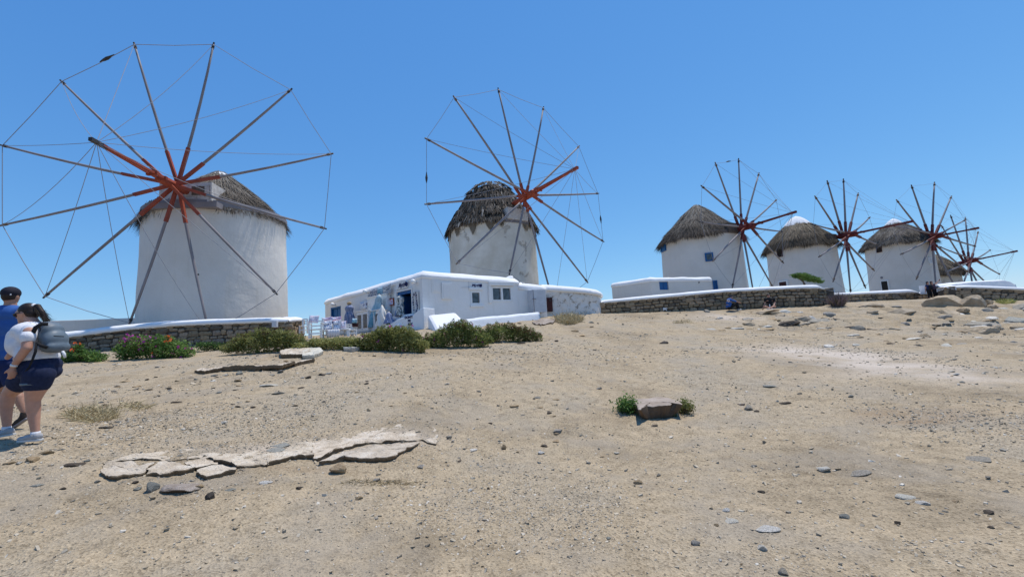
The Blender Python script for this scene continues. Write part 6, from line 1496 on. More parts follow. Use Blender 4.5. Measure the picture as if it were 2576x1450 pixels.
# ================================================================ SHRUBS
def shrub(name,label,blobs,base_py,n,mat,size=.075,flowers=None,tmean=.5,cat='shrub',dens_in=.35,Yoff=0,redtop=0,trunk=False,group=None,Yfix=None):
    Y=(Yfix or gpt(sum(b[0] for b in blobs)/len(blobs),base_py)[1])+Yoff
    c0=at(blobs[len(blobs)//2][0],base_py,Y);E=empty(name,(c0[0],c0[1],gz1(c0[0],c0[1]) if not trunk else c0[2]),label,cat,group)
    area=np.array([b[2]*b[3] for b in blobs],float);P=[];T=[];Nm=[];b_=MB()
    for bi,(px,py,w_,h_) in enumerate(blobs):
        m=int(1.35*n*area[bi]/area.sum());rx=w_/2*1.4*Y/FPX;rz=h_/2*Y/FPX;ry=min(rx,1.2)*.9;c=at(px,py,Y+ry*.6)
        d=unit(RNG.normal(size=(m,3)));d[:,1]=np.where(RNG.random(m)<.6,-np.abs(d[:,1]),d[:,1])
        lum=.84+.62*fbm(d[:,0]*3.2+bi*3,d[:,2]*3.2+d[:,1]*2,3,bi+3)+.10*vnoise(d[:,0]*11+bi,d[:,2]*11+d[:,1]*5,8)
        spr=(vnoise(d[:,0]*9+bi*5,d[:,2]*9+d[:,1]*7,12)>.30)&(RNG.random(m)<.6)
        rad=np.where(RNG.random(m)<dens_in,RNG.random(m)**.5,1)*lum*(1-.14*RNG.random(m))*np.where(spr,1+.22*RNG.random(m),1)
        p=c+d*rad[:,None]*np.array([rx,ry,rz])
        if not trunk: p[:,2]=np.where(d[:,2]<0,c[2]+(p[:,2]-c[2])*1.5,p[:,2])
        P.append(p);Nm.append(d)
        T.append(np.clip(tmean+.16+.22*spr+.40*fbm(p[:,0]*2.2,p[:,2]*2.6+p[:,1],3,14)+RNG.normal(0,.16,m)-redtop*(d[:,2]>.35)*(RNG.random(m)<.6),0,1))
        for q in range(10):
            e=p[RNG.integers(m)];g=np.array([c[0]+RNG.uniform(-.2,.2)*rx,c[1],c[2]-rz*.9]);b_.tube([g,(g+e)/2+RNG.normal(0,.04,3),e],[.014,.010,.004],5)
    P=np.vstack(P);T=np.concatenate(T);Nm=np.vstack(Nm)
    if not trunk:
        k=P[:,2]>gz(P[:,0],P[:,1])-.03;P,T,Nm=P[k],T[k],Nm[k]
    leaves(P,RNG.uniform(.5,1.25,len(P))*size*.85,T,'foliage',mat,E,'stuff',.55,up=.35,nrm=Nm)
    if not trunk: b_.build('twigs','wood_brown',E,kind='stuff')
    for fl in (flowers or []):
        fx0,fx1,fy0,fy1,fn,lo,hi,fs=fl;q=[]
        while len(q)<fn:
            j=RNG.integers(len(P));pp=proj_px(P[j])
            if fx0<pp[0]<fx1 and fy0<pp[1]<fy1 and Nm[j][1]<.2: q.append(P[j]+Nm[j]*.05)
            elif RNG.random()<.0005: break
        if len(q): 
            q=np.repeat(np.array(q),4,0)+RNG.normal(0,.02,(len(q)*4,3));leaves(q,RNG.uniform(.7,1.2,len(q))*fs,RNG.uniform(lo,hi,len(q)),'flowers','petal',E,'stuff',.9)
    return E
def proj_px(P):
    q=np.asarray(P)-CAM;z=q@_F;return np.array([1287.5+FPX*(q@_R)/z,725-FPX*(q@_U)/z])
shrub('flowering_shrub','small green shrub with a few orange blooms at the left foot of the stone wall',[(182,898,40,26),(212,893,56,32),(245,899,40,22),(200,874,18,20)],910,3200,'leaf_green',.085,[(160,225,862,885,10,.85,1,.07)],.40)
shrub('flowering_shrub','bushy green shrub covered with magenta and some orange flowers by the stone wall',[(325,878,50,44),(355,868,66,54),(400,866,66,54),(440,876,60,44),(470,885,34,26)],902,8500,'leaf_green',.085,[(318,392,842,868,95,0,.6,.07),(300,490,850,895,26,0,.6,.07),(440,480,862,885,16,0,.6,.07),(420,450,845,870,5,.85,1,.09),(375,400,868,885,4,.85,1,.09)],.48)
shrub('low_shrub','wide olive shrub with rusty tips spreading along the right end of the stone wall',[(578,874,38,20),(600,867,44,32),(630,857,50,46),(662,850,50,54),(692,850,44,50),(720,852,50,46),(748,860,40,38),(770,870,30,24)],888,11500,'leaf_olive',.075,None,.52,redtop=.35)
shrub('low_shrub','low bright green ground-hugging shrub in front of the white chairs',[(765,870,44,24),(805,864,56,28),(850,861,56,28),(885,862,44,28)],880,6500,'leaf_olive',.07,None,.66)
shrub('low_shrub','dense dark green shrub in front of the stair wall with the painted words',[(895,872,36,20),(912,868,40,30),(938,856,48,46),(965,848,48,58),(990,846,50,58),(1018,846,46,58),(1042,856,40,46),(1060,868,30,28)],884,13000,'leaf_olive',.075,[(905,1060,815,875,14,0,.3,.05)],.46)
shrub('low_shrub','mixed reddish and green shrub hiding the foot of the sloping buttress',[(1056,869,36,24),(1072,862,36,28),(1095,852,44,38),(1120,842,44,50),(1148,832,46,60),(1172,836,40,56),(1196,842,44,46),(1216,852,34,32)],875,11500,'leaf_mixed',.075,[(1060,1230,800,870,20,0,.3,.05)],.52,redtop=.2)
shrub('low_shrub','low reddish-green shrub in front of the white ledge, right end of the row',[(1214,853,34,26),(1228,842,38,34),(1250,832,46,44),(1280,832,40,44),(1305,836,42,38),(1328,840,36,32),(1350,846,26,22)],860,8500,'leaf_mixed',.075,None,.46,redtop=.25)
shrub('weed_patch','dark weeds in the shade at the foot of the stone wall between two shrubs',[(520,868,40,22),(550,870,34,20)],882,1500,'leaf_green',.07,None,.15,cat='weeds')
E=shrub('leaning_tree','small wind-bent green tree rising behind the tall stone wall',[(1998,692,18,10),(2006,694,24,15),(2018,694,26,18),(2032,700,30,16),(2046,704,26,13),(2060,709,18,8)],712,6500,'leaf_green',.085,None,.45,cat='tree',trunk=True,Yfix=31.5)
tb=at(2028,725,31.8);tb2=at(2020,708,31.8)
MB().tube([np.array([tb[0]+.4,tb[1],gz1(tb[0],tb[1])-.2]),tb,tb2,at(2006,698,31.8)],[.10,.09,.06,.03],8).build('trunk','wood_brown',E,True)
# dry grass, lavender, weeds
def grass(name,label,px0,px1,py0,py1,n,L,mat='dry_grass',flat=.8,cat='grass',tm=.5,width=.008,up=.35,kindd=None):
    P=[]
    while len(P)<n:
        a,b=RNG.uniform(-1,1,2)
        if a*a+b*b>1: continue
        p=gpt((px0+px1)/2+a*(px1-px0)/2,(py0+py1)/2+b*(py1-py0)/2);P.append([p[0],p[1],gz1(p[0],p[1])])
    P=np.array(P);c=P.mean(0);D=unit(np.c_[RNG.normal(0,1,n)*flat,RNG.normal(0,1,n)*flat,np.abs(RNG.normal(up,.25,n))+.05]);Wd=unit(np.cross(D,RNG.normal(size=(n,3))))
    E=empty(name,tuple(c),label,cat)
    ribbons(P,D,Wd,RNG.uniform(.4,1.2,n)*L,RNG.uniform(.6,1.4,n)*width,np.array([0,0,-.25*L])*RNG.random(n)[:,None],np.clip(RNG.normal(tm,.22,n),0,1),'blades',mat,E,'stuff');return E
grass('dry_grass_tuft','flattened straw-coloured grass tuft behind the walking woman',165,300,1025,1062,900,.20,width=.010)
grass('dry_grass_tuft','thin dry straw trailing right of the flattened tuft',285,385,1012,1035,260,.16,width=.008)
grass('dry_grass_tuft','straw tuft at the foot of the rubble wall',1395,1465,793,816,900,.45,width=.03,up=.7)
grass('dry_grass_tuft','small dry tuft on the open slope below the tall wall',1690,1742,770+36,770+44,260,.18,width=.015)
grass('dry_grass_tuft','reddish dry roots under the middle of the cracked slab',860,1060,1205,1222,330,.07,width=.005,tm=.1)
grass('dry_grass_tuft','sparse dry twigs on the dirt below the shop shrubs',1180,1300,880,896,120,.16,width=.008,tm=.1)
E=grass('lavender_bush','rounded lavender bush with purple tips at the corner of the tall wall',2090,2122,762,773,1500,.85,'lavender',.38,'shrub',.45,.022,up=1.0)
grass('weed_patch','yellow-green weeds at the foot of the wall by the boulders',2512,2548,758,764,800,.35,'leaf_olive',.8,'weeds',.85,.03,up=.6)
grass('weed_patch','dark green weeds at the foot of the red door',1362,1386,786,792,300,.3,'leaf_green',.6,'weeds',.3,.03,up=.8)
grass('weed_patch','brown weeds at the corner of shop and rubble wall',1420,1440,776,786,350,.5,'lavender',.4,'weeds',.2,.025,up=1.0)
# painted arrow mark and small service box
wm_=Plane(at(1512,788,27.52),at(1665,785,27.92));pts=[(650,1345),(686,1345),(686,1352),(672,1354),(684,1366),(676,1368),(664,1356),(658,1366),(650,1366)]
pp=[];
for x,y in pts:
    q=((2200+x/2.265)*.6706,(560+y/2.265)*.6706);s_0,z_0=wm_.hit(*q,.06);pp.append(wm_.pt(s_0,z_0,.06))
o=prism('arrow_mark',pp,[p-wm_.n3*.03 for p in pp],'paint_white',None,bev=0);tag(o,'small white arrow mark low on the tall stone wall','sign')
p=at(691,815,19.75);o=MB().box(p[0]-.11,p[0]+.11,p[1]-.06,p[1]+.1,p[2]-.14,p[2]+.16).build('service_box','paint_grey',None,bevel=.01);tag(o,'small grey service box set in the top right of the long stone wall','box')

# ================================================================ PEOPLE
def flesh(name,parts,mat,parent,voxel=.012,smooth=6,label=None,sf=.5):
    """one continuous surface grown over tapered limbs and ellipsoids"""
    b=MB()
    for p in parts:
        if p[0]=='c':
            _,a,ra,c,rb=p;a=np.array(a,float);c=np.array(c,float)
            b.tube([a+(c-a)*f for f in (0,.33,.66,1)],[ra+(rb-ra)*f for f in (0,.33,.66,1)],14);b.ell(a,ra,14,10);b.ell(c,rb,14,10)
        else:
            b.ell(p[1],p[2],20,14,p[3] if len(p)>3 else None)
    o=b.build(name,mat,parent,True,label=label)
    m=o.modifiers.new('r','REMESH');m.mode='VOXEL';m.voxel_size=voxel;m.use_smooth_shade=True
    if smooth: m=o.modifiers.new('s','SMOOTH');m.factor=sf;m.iterations=smooth
    return o
def hand(wrist,dirv,side,r=.009,curl=.5,s=1.0):
    """palm, four unequal bent fingers and a thumb, as limb parts"""
    w_=np.array(wrist,float);d=unit(np.array(dirv,float));sd=unit(np.array(side,float)-d*np.dot(side,d));pn=np.cross(d,sd)
    out=[('c',w_,.024*s,w_+d*.05*s,.026*s)]
    palm=w_+d*.055*s
    for k in (-1.5,-.5,.5,1.5): out.append(('c',w_+d*.03*s+sd*k*.010*s,.015*s,palm+d*.03*s+sd*k*.019*s,.0125*s))
    for k,l in zip((-1.5,-.5,.5,1.5),(.060,.074,.078,.068)):
        a=palm+d*.032*s+sd*k*.0195*s;b_=a+unit(d+pn*curl*.4)*l*.5*s;c_=b_+unit(d*.7+pn*curl)*l*.5*s
        out+= [('c',a,r*s,b_,r*.92*s),('c',b_,r*.92*s,c_,r*.75*s)]
    a=w_+d*.025*s+sd*.022*s;b_=a+unit(d+sd*1.1+pn*.3)*.038*s;c_=b_+unit(d+sd*.3+pn*.5)*.03*s
    out+=[('c',a,.013*s,b_,.011*s),('c',b_,.011*s,c_,.008*s)]
    return out
YW=5.2
def W(x,y,dy=0): return at(x*.3144,697.4+y*.3144,YW+dy)
gr=W(240,1318,-.1);E=empty('person',tuple(gr),'person in a white top and dark denim shorts with a grey backpack, walking left','person','walkers at the left edge')
hc=W(214,288);fw=unit(np.array([-1,-.10,-.18]))
HM=np.array([fw,unit(np.cross([0,0,1],fw)),unit(np.cross(fw,np.cross([0,0,1],fw)))]).T
def Hh(x,y,z): return hc+HM@np.array([x,y,z])
head=[('e',Hh(0,0,.012),(.094,.074,.100),HM),('e',Hh(.045,0,-.055),(.052,.050,.055),HM),('e',Hh(.085,0,-.092),(.020,.022,.018),HM),
 ('c',Hh(.098,0,.005),.009,Hh(.114,0,-.026),.012),('e',Hh(.094,0,-.052),(.012,.022,.007),HM),('e',Hh(.092,0,-.066),(.011,.020,.008),HM),('e',Hh(.085,0,.030),(.018,.05,.012),HM),
 ('e',Hh(-.012,-.078,-.010),(.018,.008,.030),HM),('e',Hh(-.012,.078,-.010),(.018,.008,.030),HM),('c',Hh(-.02,0,-.05),.058,W(285,392),.066)]
nh,sh_=W(105,712,-.24),W(235,435,-.19)
body=head+[('e',W(270,440),(.12,.19,.14)),('e',W(240,540),(.17,.19,.17)),('e',W(290,640),(.17,.20,.16)),('e',W(315,740),(.165,.20,.15)),
 ('c',sh_,.060,W(213,565,-.25),.048),('c',W(213,565,-.25),.046,W(150,650,-.245),.040),('c',W(150,650,-.245),.038,nh,.027),
 ('c',W(250,430,.18),.055,W(130,560,.22),.043),('c',W(130,560,.22),.042,W(60,640,.2),.028),
 # standing (near) leg
 ('c',W(315,770,-.10),.135,W(290,880,-.10),.105),('c',W(290,880,-.10),.102,W(265,975,-.10),.070),('c',W(265,980,-.10),.066,W(268,1060,-.09),.064),('c',W(268,1060,-.09),.062,W(282,1235,-.09),.037),
 # forward (far) leg
 ('c',W(240,770,.10),.135,W(150,850,.12),.108),('c',W(150,850,.12),.105,W(75,925,.12),.072),('c',W(70,935,.12),.068,W(50,1020,.12),.066),('c',W(50,1020,.12),.062,W(55,1190,.12),.038),
 ('c',W(282,1235,-.09),.035,W(270,1275,-.09),.035),('c',W(55,1190,.12),.035,W(45,1240,.12),.035)]
body+=hand(nh,W(96,790,-.24)-nh,(-.5,-1,0),curl=.8,s=.95)
flesh('body',body,'skin_light',E,.0085,5)
# shirt: loose blouse
flesh('blouse',[('e',W(268,432),(.160,.218,.125)),('e',W(285,405),(.09,.15,.06)),('e',W(235,535),(.185,.212,.175)),('e',W(200,515,-.02),(.145,.18,.16)),('e',W(300,600),(.175,.21,.15)),('e',W(305,640),(.175,.215,.085)),
  ('c',W(245,420,-.15),.078,W(222,485,-.215),.070),('e',W(245,455,-.10),(.12,.13,.12)),('e',W(225,470,0),(.16,.20,.13)),('c',W(222,478,-.225),.070,W(220,492,-.222),.070),('c',W(250,420,.15),.085,W(215,475,.21),.080)],'cloth_white',E,.011,22)
flesh('shorts',[('e',W(320,700),(.175,.215,.13)),('e',W(322,755),(.168,.212,.12)),('c',W(312,775,-.10),.148,W(296,838,-.10),.135),('c',W(250,765,.10),.155,W(175,828,.12),.138)],'cloth_denim',E,.010,12)
for nm,pts,r_ in (('cuff',[(296,838,-.10)],.126),):
    c_=W(293,846,-.10);MB().tube([c_+np.array([0,0,.012]),c_-np.array([0,0,.012])],[.134,.132],28).build('hem','bag_grey',E,True)
# hair
flesh('hair',[('e',Hh(-.022,0,.034),(.098,.082,.094),HM),('e',Hh(-.06,0,-.01),(.062,.072,.075),HM),('e',Hh(-.125,0,.055),(.040,.034,.038),HM),
  ('c',Hh(-.13,0,.05),.034,Hh(-.165,0,-.03),.034),('c',Hh(-.165,0,-.03),.034,Hh(-.185,0,-.12),.022),('c',Hh(-.185,0,-.12),.02,Hh(-.215,-.01,-.19),.006)],'hair_dark',E,.008,3)
n_=420;t_=RNG.random(n_);P=np.stack([Hh(-.13-.07*a,RNG.normal(0,.022),.05-.17*a) for a in t_]);D=unit(np.stack([HM@np.array([-.35+RNG.normal(0,.3),RNG.normal(0,.3),-1.0+RNG.normal(0,.3)]) for _ in range(n_)]))
ribbons(P,D,unit(RNG.normal(size=(n_,3))),RNG.uniform(.05,.13,n_),np.full(n_,.004),np.zeros((n_,3)),RNG.random(n_)*.15,'hair_strands','thatch_dark',E,'stuff')
MB().ell(Hh(-.095,0,.070),(.020,.040,.034),14,10,HM).build('hair_tie','strap_white',E,True)
sg=MB()
for s_s in (-1,1): sg.ell(Hh(.088,s_s*.036,-.002),(.012,.033,.024),14,10,HM)
sg.tube([Hh(.086,-.066,.006),Hh(.04,-.079,.008),Hh(-.02,-.082,.0)],[.007,.005,.004],6).tube([Hh(.086,.066,.006),Hh(.04,.079,.008),Hh(-.02,.082,.0)],[.007,.005,.004],6).tube([Hh(.096,-.02,.0),Hh(.099,0,.004),Hh(.096,.02,0)],.004,6)
sg.build('sunglasses','ink_navy' if 0 else 'iron',E,True)
wb=W(112,702,-.243);dw=unit(W(96,790,-.24)-W(150,650,-.245));MB().tube([wb-dw*.012,wb+dw*.012],[.0325,.0315],20).build('watch_band','strap_white',E,True)
# backpack
flesh('backpack',[('e',W(425,425,-.02),(.07,.125,.09)),('e',W(445,500,-.02),(.085,.140,.125)),('e',W(462,555,-.02),(.072,.140,.072)),('e',W(410,470,-.02),(.085,.135,.12)),('e',W(420,555,-.02),(.08,.135,.072)),('e',W(400,385,-.02),(.07,.12,.05))],'bag_grey',E,.010,14)
MB().tube([W(385,372,-.13),W(330,372,-.17),W(285,400,-.19),W(262,450,-.20)],[.020,.022,.022,.020],8).tube([W(290,520,-.215),W(330,545,-.20),W(380,560,-.16)],[.016,.018,.020],8).build('shoulder_strap','cloth_black',E,True)
MB().tube([W(290,525,-.22),W(285,590,-.235),W(262,650,-.24),W(235,715,-.235),W(200,755,-.23)],[.011,.014,.012,.008,.007],6).build('hanging_strap','cloth_black',E,True)
MB().tube([W(432,468,-.185),W(470,470,-.19),W(510,472,-.175)],.006,6).build('zip','cloth_black',E)
MB().tube([W(500,590,-.12),W(512,610,-.12),W(520,640,-.12)],[.014,.016,.012],8).build('strap_end','strap_white',E,True)
def shoe(ank,toe,hl,matu,mats,par,w_=.045,L=.255,up=(0,0,1)):
    """heel point hl and toe point on the sole line"""
    hl=np.array(hl);toe=np.array(toe);d=unit(toe-hl);u=np.array(up,float);u=unit(u-d*np.dot(u,d));s=np.cross(u,d);Lh=np.linalg.norm(toe-hl)
    M=np.array([d,s,u]).T
    flesh('shoe',[('e',hl+d*Lh*.22+u*.05,(Lh*.23,w_*.82,.045),M),('e',hl+d*Lh*.5+u*.042,(Lh*.30,w_*.92,.038),M),('e',hl+d*Lh*.76+u*.034,(Lh*.25,w_,.030),M),('c',hl+d*Lh*.2+u*.05,.042,np.array(ank),.043)],matu,par,.008,3)
    b=MB();pr=[(0,.55),(.04,.8),(.2,.85),(.45,.80),(.7,1.0),(.88,.85),(.97,.5),(1.0,.15)];V=[]
    for z in (0,.022):
        for (f,ww) in pr: V.append(hl+d*Lh*f+s*w_*ww+u*z)
        for (f,ww) in pr[::-1]: V.append(hl+d*Lh*f-s*w_*ww*.9+u*z)
    n=len(pr)*2;b.poly(V,[tuple(range(n))[::-1],tuple(range(n,2*n))]+[(i,(i+1)%n,(i+1)%n+n,i+n) for i in range(n)])
    b.build('sole',mats,par,bevel=.004)
shoe(W(285,1262,-.09),W(138,1316,-.13),W(338,1302,-.08),'shoe_grey','rubber_white',E)
shoe(W(55,1225,.12),W(-75,1292,.08),W(118,1256,.12),'shoe_grey','rubber_white',E)
for q in (W(284,1245,-.09),W(52,1203,.12)): MB().tube([q+np.array([0,0,.02]),q-np.array([0,0,.025])],[.041,.043],20).build('sock','cloth_white',E,True)
# ---- man beyond her
YM=5.95
def Mn(x,y,dy=0): return at(x*.3144,697.4+y*.3144,YM+dy)
E=empty('person',tuple(Mn(60,1215)),'person in a blue T-shirt, navy shorts and dark cap walking beyond the one in white','person','walkers at the left edge')
hm=Mn(88,150);Rz=np.array([[math.cos(.5),-math.sin(.5),0],[math.sin(.5),math.cos(.5),0],[0,0,1.]])
B_=[('e',hm+np.array([0,0,.0]),(.078,.094,.115)),('e',hm+np.array([-.03,.05,-.05]),(.055,.06,.06)),('e',hm+np.array([-.078,.01,-.01]),(.010,.02,.033)),('e',hm+np.array([.078,.01,-.01]),(.010,.02,.033)),('e',hm+np.array([-.05,.10,-.02]),(.012,.014,.02)),
 ('c',hm+np.array([0,0,-.06]),.060,Mn(82,240),.070),('e',Mn(62,330),(.20,.12,.20)),('e',Mn(50,520),(.17,.12,.22)),('e',Mn(40,700),(.17,.12,.14)),
 ('c',Mn(-60,285),.060,Mn(-30,430),.046),('c',Mn(-30,430),.044,Mn(-70,560,.1),.030),('c',Mn(175,285),.060,Mn(195,450,.05),.046),('c',Mn(195,450,.05),.044,Mn(180,600,.12),.030),
 ('c',Mn(85,740),.095,Mn(110,900),.068),('c',Mn(110,900,.0),.062,Mn(150,960,.0),.062),('c',Mn(150,960),.060,Mn(200,1075),.040),
 ('c',Mn(0,740),.095,Mn(-45,930,.1),.068),('c',Mn(-45,930,.1),.064,Mn(-45,1000,.1),.062),('c',Mn(-45,1000,.1),.058,Mn(-50,1170,.1),.038)]
B_+=hand(Mn(-70,560,.1),(-.1,.1,-1),(0,-1,0))+hand(Mn(180,600,.12),(0,.1,-1),(0,-1,0))
flesh('body',B_,'skin_tan',E,.010,4)
flesh('t_shirt',[('e',Mn(62,300),(.225,.14,.15)),('e',Mn(58,400),(.205,.14,.19)),('e',Mn(48,540),(.19,.138,.22)),('e',Mn(42,620),(.19,.138,.13)),('c',Mn(-45,280),.082,Mn(-50,360),.072),('c',Mn(165,280),.082,Mn(182,360),.072)],'cloth_blue',E,.011,14)
flesh('shorts',[('e',Mn(42,700),(.185,.138,.12)),('c',Mn(85,740),.110,Mn(98,830),.098),('c',Mn(0,740),.110,Mn(-22,830),.098)],'cloth_navy',E,.011,4)
flesh('hair',[('e',hm+np.array([0,-.008,.005]),(.083,.098,.10))],'hair_dark',E,.010,2)
flesh('cap',[('e',hm+np.array([0,-.005,.045]),(.094,.108,.092)),('e',hm+np.array([-.10,.02,.030]),(.060,.060,.010))],'cap_navy',E,.009,2)
MB().ell(hm+np.array([.075,-.07,.012]),(.012,.006,.012),8,6).build('cap_strap','strap_white',E)
shoe(Mn(196,1085),Mn(100,1215,-.02),Mn(232,1125,.0),'shoe_brown','wood_grey',E,up=(.45,-.0,.9))
shoe(Mn(-50,1180,.1),Mn(-150,1212,.05),Mn(-20,1200,.1),'shoe_brown','wood_grey',E)
# ---- seated, blue sweater
YS=27.15
def S1(x,y,dy=0): return at((2660+x/8.587)*.6706,(1080+y/8.587)*.6706,YS+dy)
E=empty('person',tuple(S1(650,690)),'person in a blue sweater and dark cap sitting hunched against the tall wall','person','people sitting against the tall wall')
h=S1(700,285);
flesh('body',[('e',h,(.085,.078,.11)),('e',h+np.array([.075,-.03,-.02]),(.02,.016,.022)),('e',h+np.array([.05,-.02,-.06]),(.04,.04,.04)),('e',h+np.array([-.01,-.08,-.01]),(.02,.008,.03)),('c',h+np.array([-.02,0,-.06]),.055,S1(665,350),.06),('e',S1(640,420),(.15,.19,.18)),('e',S1(625,560),(.15,.17,.2)),
 ('c',S1(840,425,-.2),.035,S1(955,455,-.22),.026),('c',S1(820,420,.15),.035,S1(940,450,.1),.026),('c',S1(630,640),.12,S1(880,490,-.12),.075),('c',S1(880,490,-.12),.06,S1(960,680,-.15),.045),('c',S1(640,640,.15),.12,S1(860,480,.15),.075),('c',S1(860,480,.15),.06,S1(930,680,.2),.045)]
 +hand(S1(955,455,-.22),(1,-.1,-.5),(0,-1,0))+hand(S1(940,450,.1),(1,0,-.5),(0,1,0)),'skin_light',E,.012,3)
flesh('sweater',[('e',S1(645,400),(.155,.21,.16)),('e',S1(630,500),(.165,.20,.2)),('e',S1(620,590),(.165,.19,.15)),('c',S1(675,375,-.18),.085,S1(790,410,-.24),.058),('c',S1(790,410,-.24),.056,S1(855,430,-.21),.045),('c',S1(675,375,.18),.085,S1(850,425,.15),.05)],'cloth_blue',E,.014,3)
o=MB().tube([S1(612,400,-.235)+np.array([.07*math.cos(a),0,.07*math.sin(a)]) for a in np.linspace(0,2*PI,14)],.012,6).build('sweater_print','paint_white',E)
flesh('trousers',[('e',S1(640,640,.05),(.19,.2,.10)),('c',S1(640,635,-.08),.12,S1(880,485,-.12),.088),('c',S1(880,485,-.12),.085,S1(955,670,-.15),.062),('c',S1(640,635,.15),.12,S1(860,478,.15),.088),('c',S1(860,478,.15),.085,S1(925,670,.2),.062)],'cloth_black',E,.014,3)
flesh('cap',[('e',h+np.array([-.01,0,.045]),(.10,.09,.075)),('e',h+np.array([.11,-.03,.045]),(.06,.06,.010))],'cap_navy',E,.012,1)
for q in (S1(975,688,-.16),S1(945,690,.2)): flesh('shoe',[('e',q,(.14,.05,.045))],'rubber_white',E,.012,1)
# ---- seated, black shirt, cross-legged
YB=26.95
def S2(x,y,dy=0): return S1(x,y,dy+YB-YS)
E=empty('person',tuple(S2(1940,680)),'person in a black T-shirt sitting cross-legged on the rock against the tall wall','person','people sitting against the tall wall')
h=S2(1900,240)
flesh('body',[('e',h,(.078,.09,.115)),('e',h+np.array([.0,-.09,-.015]),(.014,.022,.024)),('e',h+np.array([0,-.05,-.065]),(.045,.045,.04)),('e',h+np.array([-.075,0,-.01]),(.01,.02,.03)),('e',h+np.array([.075,0,-.01]),(.01,.02,.03)),('c',h+np.array([0,.01,-.07]),.055,S2(1915,315,.03),.062),
 ('e',S2(1930,400,.02),(.20,.12,.18)),('e',S2(1940,520,.02),(.17,.12,.17)),('c',S2(1785,350),.055,S2(1795,470,.0),.045),('c',S2(1795,470),.042,S2(1735,625,-.05),.028),
 ('c',S2(2085,350),.055,S2(2110,480,-.08),.045),('c',S2(2110,480,-.08),.042,S2(2065,560,-.25),.028),
 ('c',S2(1880,590),.10,S2(1800,600,-.35),.07),('c',S2(1820,590,-.35),.058,S2(1985,655,-.48),.036),('c',S2(2000,590),.10,S2(2110,590,-.35),.07),('c',S2(2095,575,-.35),.058,S2(1925,650,-.50),.036),
 ('e',S2(1905,660,-.50),(.10,.05,.04)),('e',S2(2010,665,-.48),(.10,.05,.04))]+hand(S2(1735,625,-.05),(-.4,-.1,-1),(-1,0,0))+hand(S2(2065,560,-.25),(-.5,-.4,-.8),(0,-1,0)),'skin_light',E,.012,3)
flesh('t_shirt',[('e',S2(1930,365,.02),(.215,.14,.13)),('e',S2(1935,450,.02),(.195,.145,.17)),('e',S2(1940,540,.02),(.185,.14,.13)),('c',S2(1795,345),.078,S2(1790,420),.066),('c',S2(2080,345),.078,S2(2095,425,-.04),.066)],'cloth_black',E,.013,3)
flesh('shorts',[('e',S2(1940,590,0),(.20,.16,.09)),('c',S2(1880,590),.11,S2(1815,592,-.3),.085),('c',S2(2000,590),.11,S2(2095,585,-.3),.085)],'cloth_black',E,.013,3)
flesh('hair',[('e',h+np.array([0,.015,.045]),(.09,.095,.085))],'hair_dark',E,.012,2)
sg=MB()
for s_s in (-1,1): sg.ell(h+np.array([s_s*.035,-.086,.01]),(.03,.012,.02),10,8)
sg.build('sunglasses','iron',E,True)
for q in (S2(1895,672,-.53),S2(2020,675,-.52)): flesh('shoe',[('e',q,(.11,.05,.045))],'shoe_grey',E,.012,1)
b=S2(1945,575,-.42);MB().tube([b+np.array([0,0,-.12]),b+np.array([0,0,.06]),b+np.array([0,0,.09]),b+np.array([0,0,.12])],[.035,.035,.015,.014],12).build('water_bottle','paint_grey',None,True)
tag(bpy.data.objects['water_bottle'],'clear water bottle between the knees of the cross-legged person','bottle')
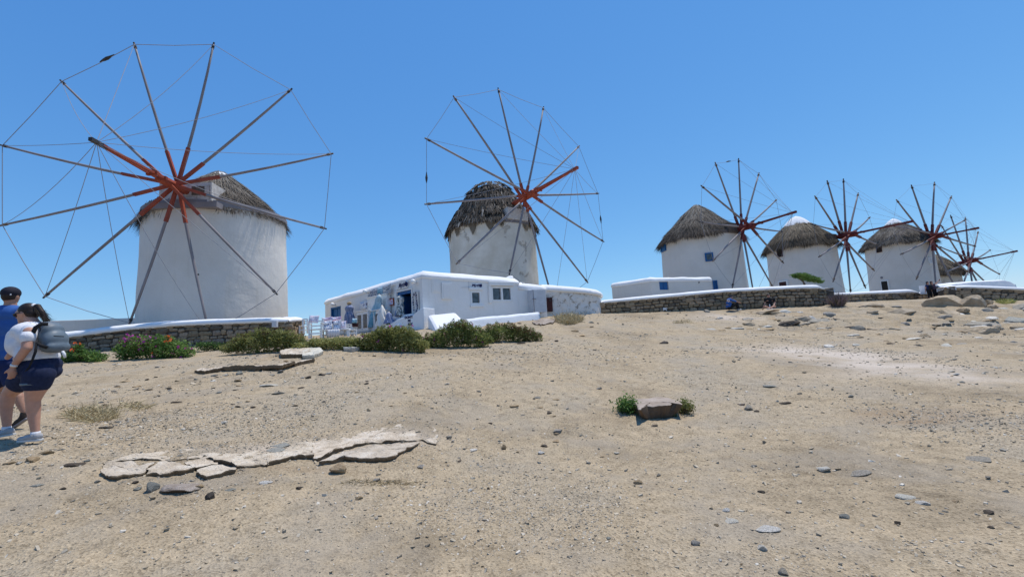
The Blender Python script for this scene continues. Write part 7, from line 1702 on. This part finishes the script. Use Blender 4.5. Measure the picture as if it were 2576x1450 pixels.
# ---- the standing couple
YC=33.2
def S3(x,y,dy=0): return at((3420+x/6.043)*.6706,(1020+y/6.043)*.6706,YC+dy)
def stander(label,hx,hy,hipx,shirt,arms,bag,hair,legs=.13):
    h=S3(hx,hy);g=gz1(h[0],h[1]);top=h[2]+.12;H=top-g
    E=empty('person',(h[0],h[1],g),label,'person','couple standing by the gap in the walls')
    hip=np.array([S3(hipx,420)[0],h[1],g+H*.50]);sh=h+np.array([(hip[0]-h[0])*.35,0,-.27]);k=[];t=[];lg=[]
    for s in (-1,1):
        ft=np.array([hip[0]+s*legs,h[1]+.02*s,g+.03]);kn=(hip+ft)/2+np.array([s*.03,-.03,0]);hp=hip+np.array([s*.09,0,0])
        k+=[('c',hp,.09,kn,.062),('c',kn,.058,ft+np.array([0,0,.06]),.038),('c',ft+np.array([0,0,.02]),.04,ft+np.array([0,-.14,.01]),.035)]
        lg+=[('c',hp,.105,kn,.08),('c',kn,.078,ft+np.array([0,0,.08]),.06)]
    k+=[('e',h,(.078,.09,.115)),('e',h+np.array([0,-.09,-.01]),(.013,.02,.022)),('c',h-np.array([0,0,.06]),.052,sh+np.array([0,0,.05]),.058),('e',(sh*2+hip)/3,(.17,.11,.18)),('e',(sh+hip*2)/3,(.15,.11,.16))]
    for (a,e,w_) in arms: k+=[('c',a,.052,e,.042),('c',e,.040,w_,.027)]+hand(w_,w_-e,(0,-1,0))
    flesh('body',k,'skin_light',E,.014,3)
    flesh('shirt',[('e',sh+np.array([0,0,-.05]),(.20,.13,.12)),('e',(sh*2+hip)/3,(.185,.13,.2)),('e',(sh+hip*2)/3,(.18,.135,.18))]+[('c',a,.07,a+(e-a)*.45,.062) for (a,e,w_) in arms],shirt,E,.015,3)
    flesh('trousers',[('e',hip,(.175,.135,.12))]+lg,'cloth_black',E,.015,3)
    flesh('hair',[('e',h+np.array([0,.02,.03]),(.095,.10,.10)),('e',h+np.array([0,.05,-.06]),(.08,.05,.09))],hair,E,.013,2)
    if bag is not None: flesh('backpack',[('e',bag,(.15,.10,.22))],'cloth_black',E,.015,2)
    return E
h=S3(350,245);stander('person with a black backpack and cap standing left of the one raising an arm',350,245,385,'cloth_navy',[(S3(325,300),S3(300,370,-.05),S3(305,430,-.1)),(S3(400,300),S3(430,340,-.1),S3(440,380,-.1))],S3(380,350,.02)+np.array([0,-.14,0]),'cap_navy')
stander('person with reddish brown hair and a plum top raising an arm to take a picture',440,238,515,'cloth_plum',[(S3(470,290),S3(545,255,-.1),S3(610,190,-.15)),(S3(420,300),S3(400,350,-.1),S3(430,400,-.1))],S3(570,390,.1),'hair_brown')
q=S3(622,178,-.17);tag(MB().frame_box(q,(1,0,0),(0,1,0),(0,0,1),-.04,.04,-.006,.006,-.07,.07).build('phone','iron',None,bevel=.004),'small dark phone held up in the raised hand','phone')
# ---------------------------------------------------------------- turn lettering into meshes
dg=bpy.context.evaluated_depsgraph_get()
for o in [o for o in SC.objects if o.type=='FONT']:
    me=bpy.data.meshes.new_from_object(o.evaluated_get(dg));n_=bpy.data.objects.new(o.name,me);nm=o.name;par=o.parent;mb=o.matrix_basis.copy();pi=o.matrix_parent_inverse.copy()
    bpy.data.objects.remove(o);n_.name=nm;COL.objects.link(n_);n_.parent=par;n_.matrix_parent_inverse=pi;n_.matrix_basis=mb
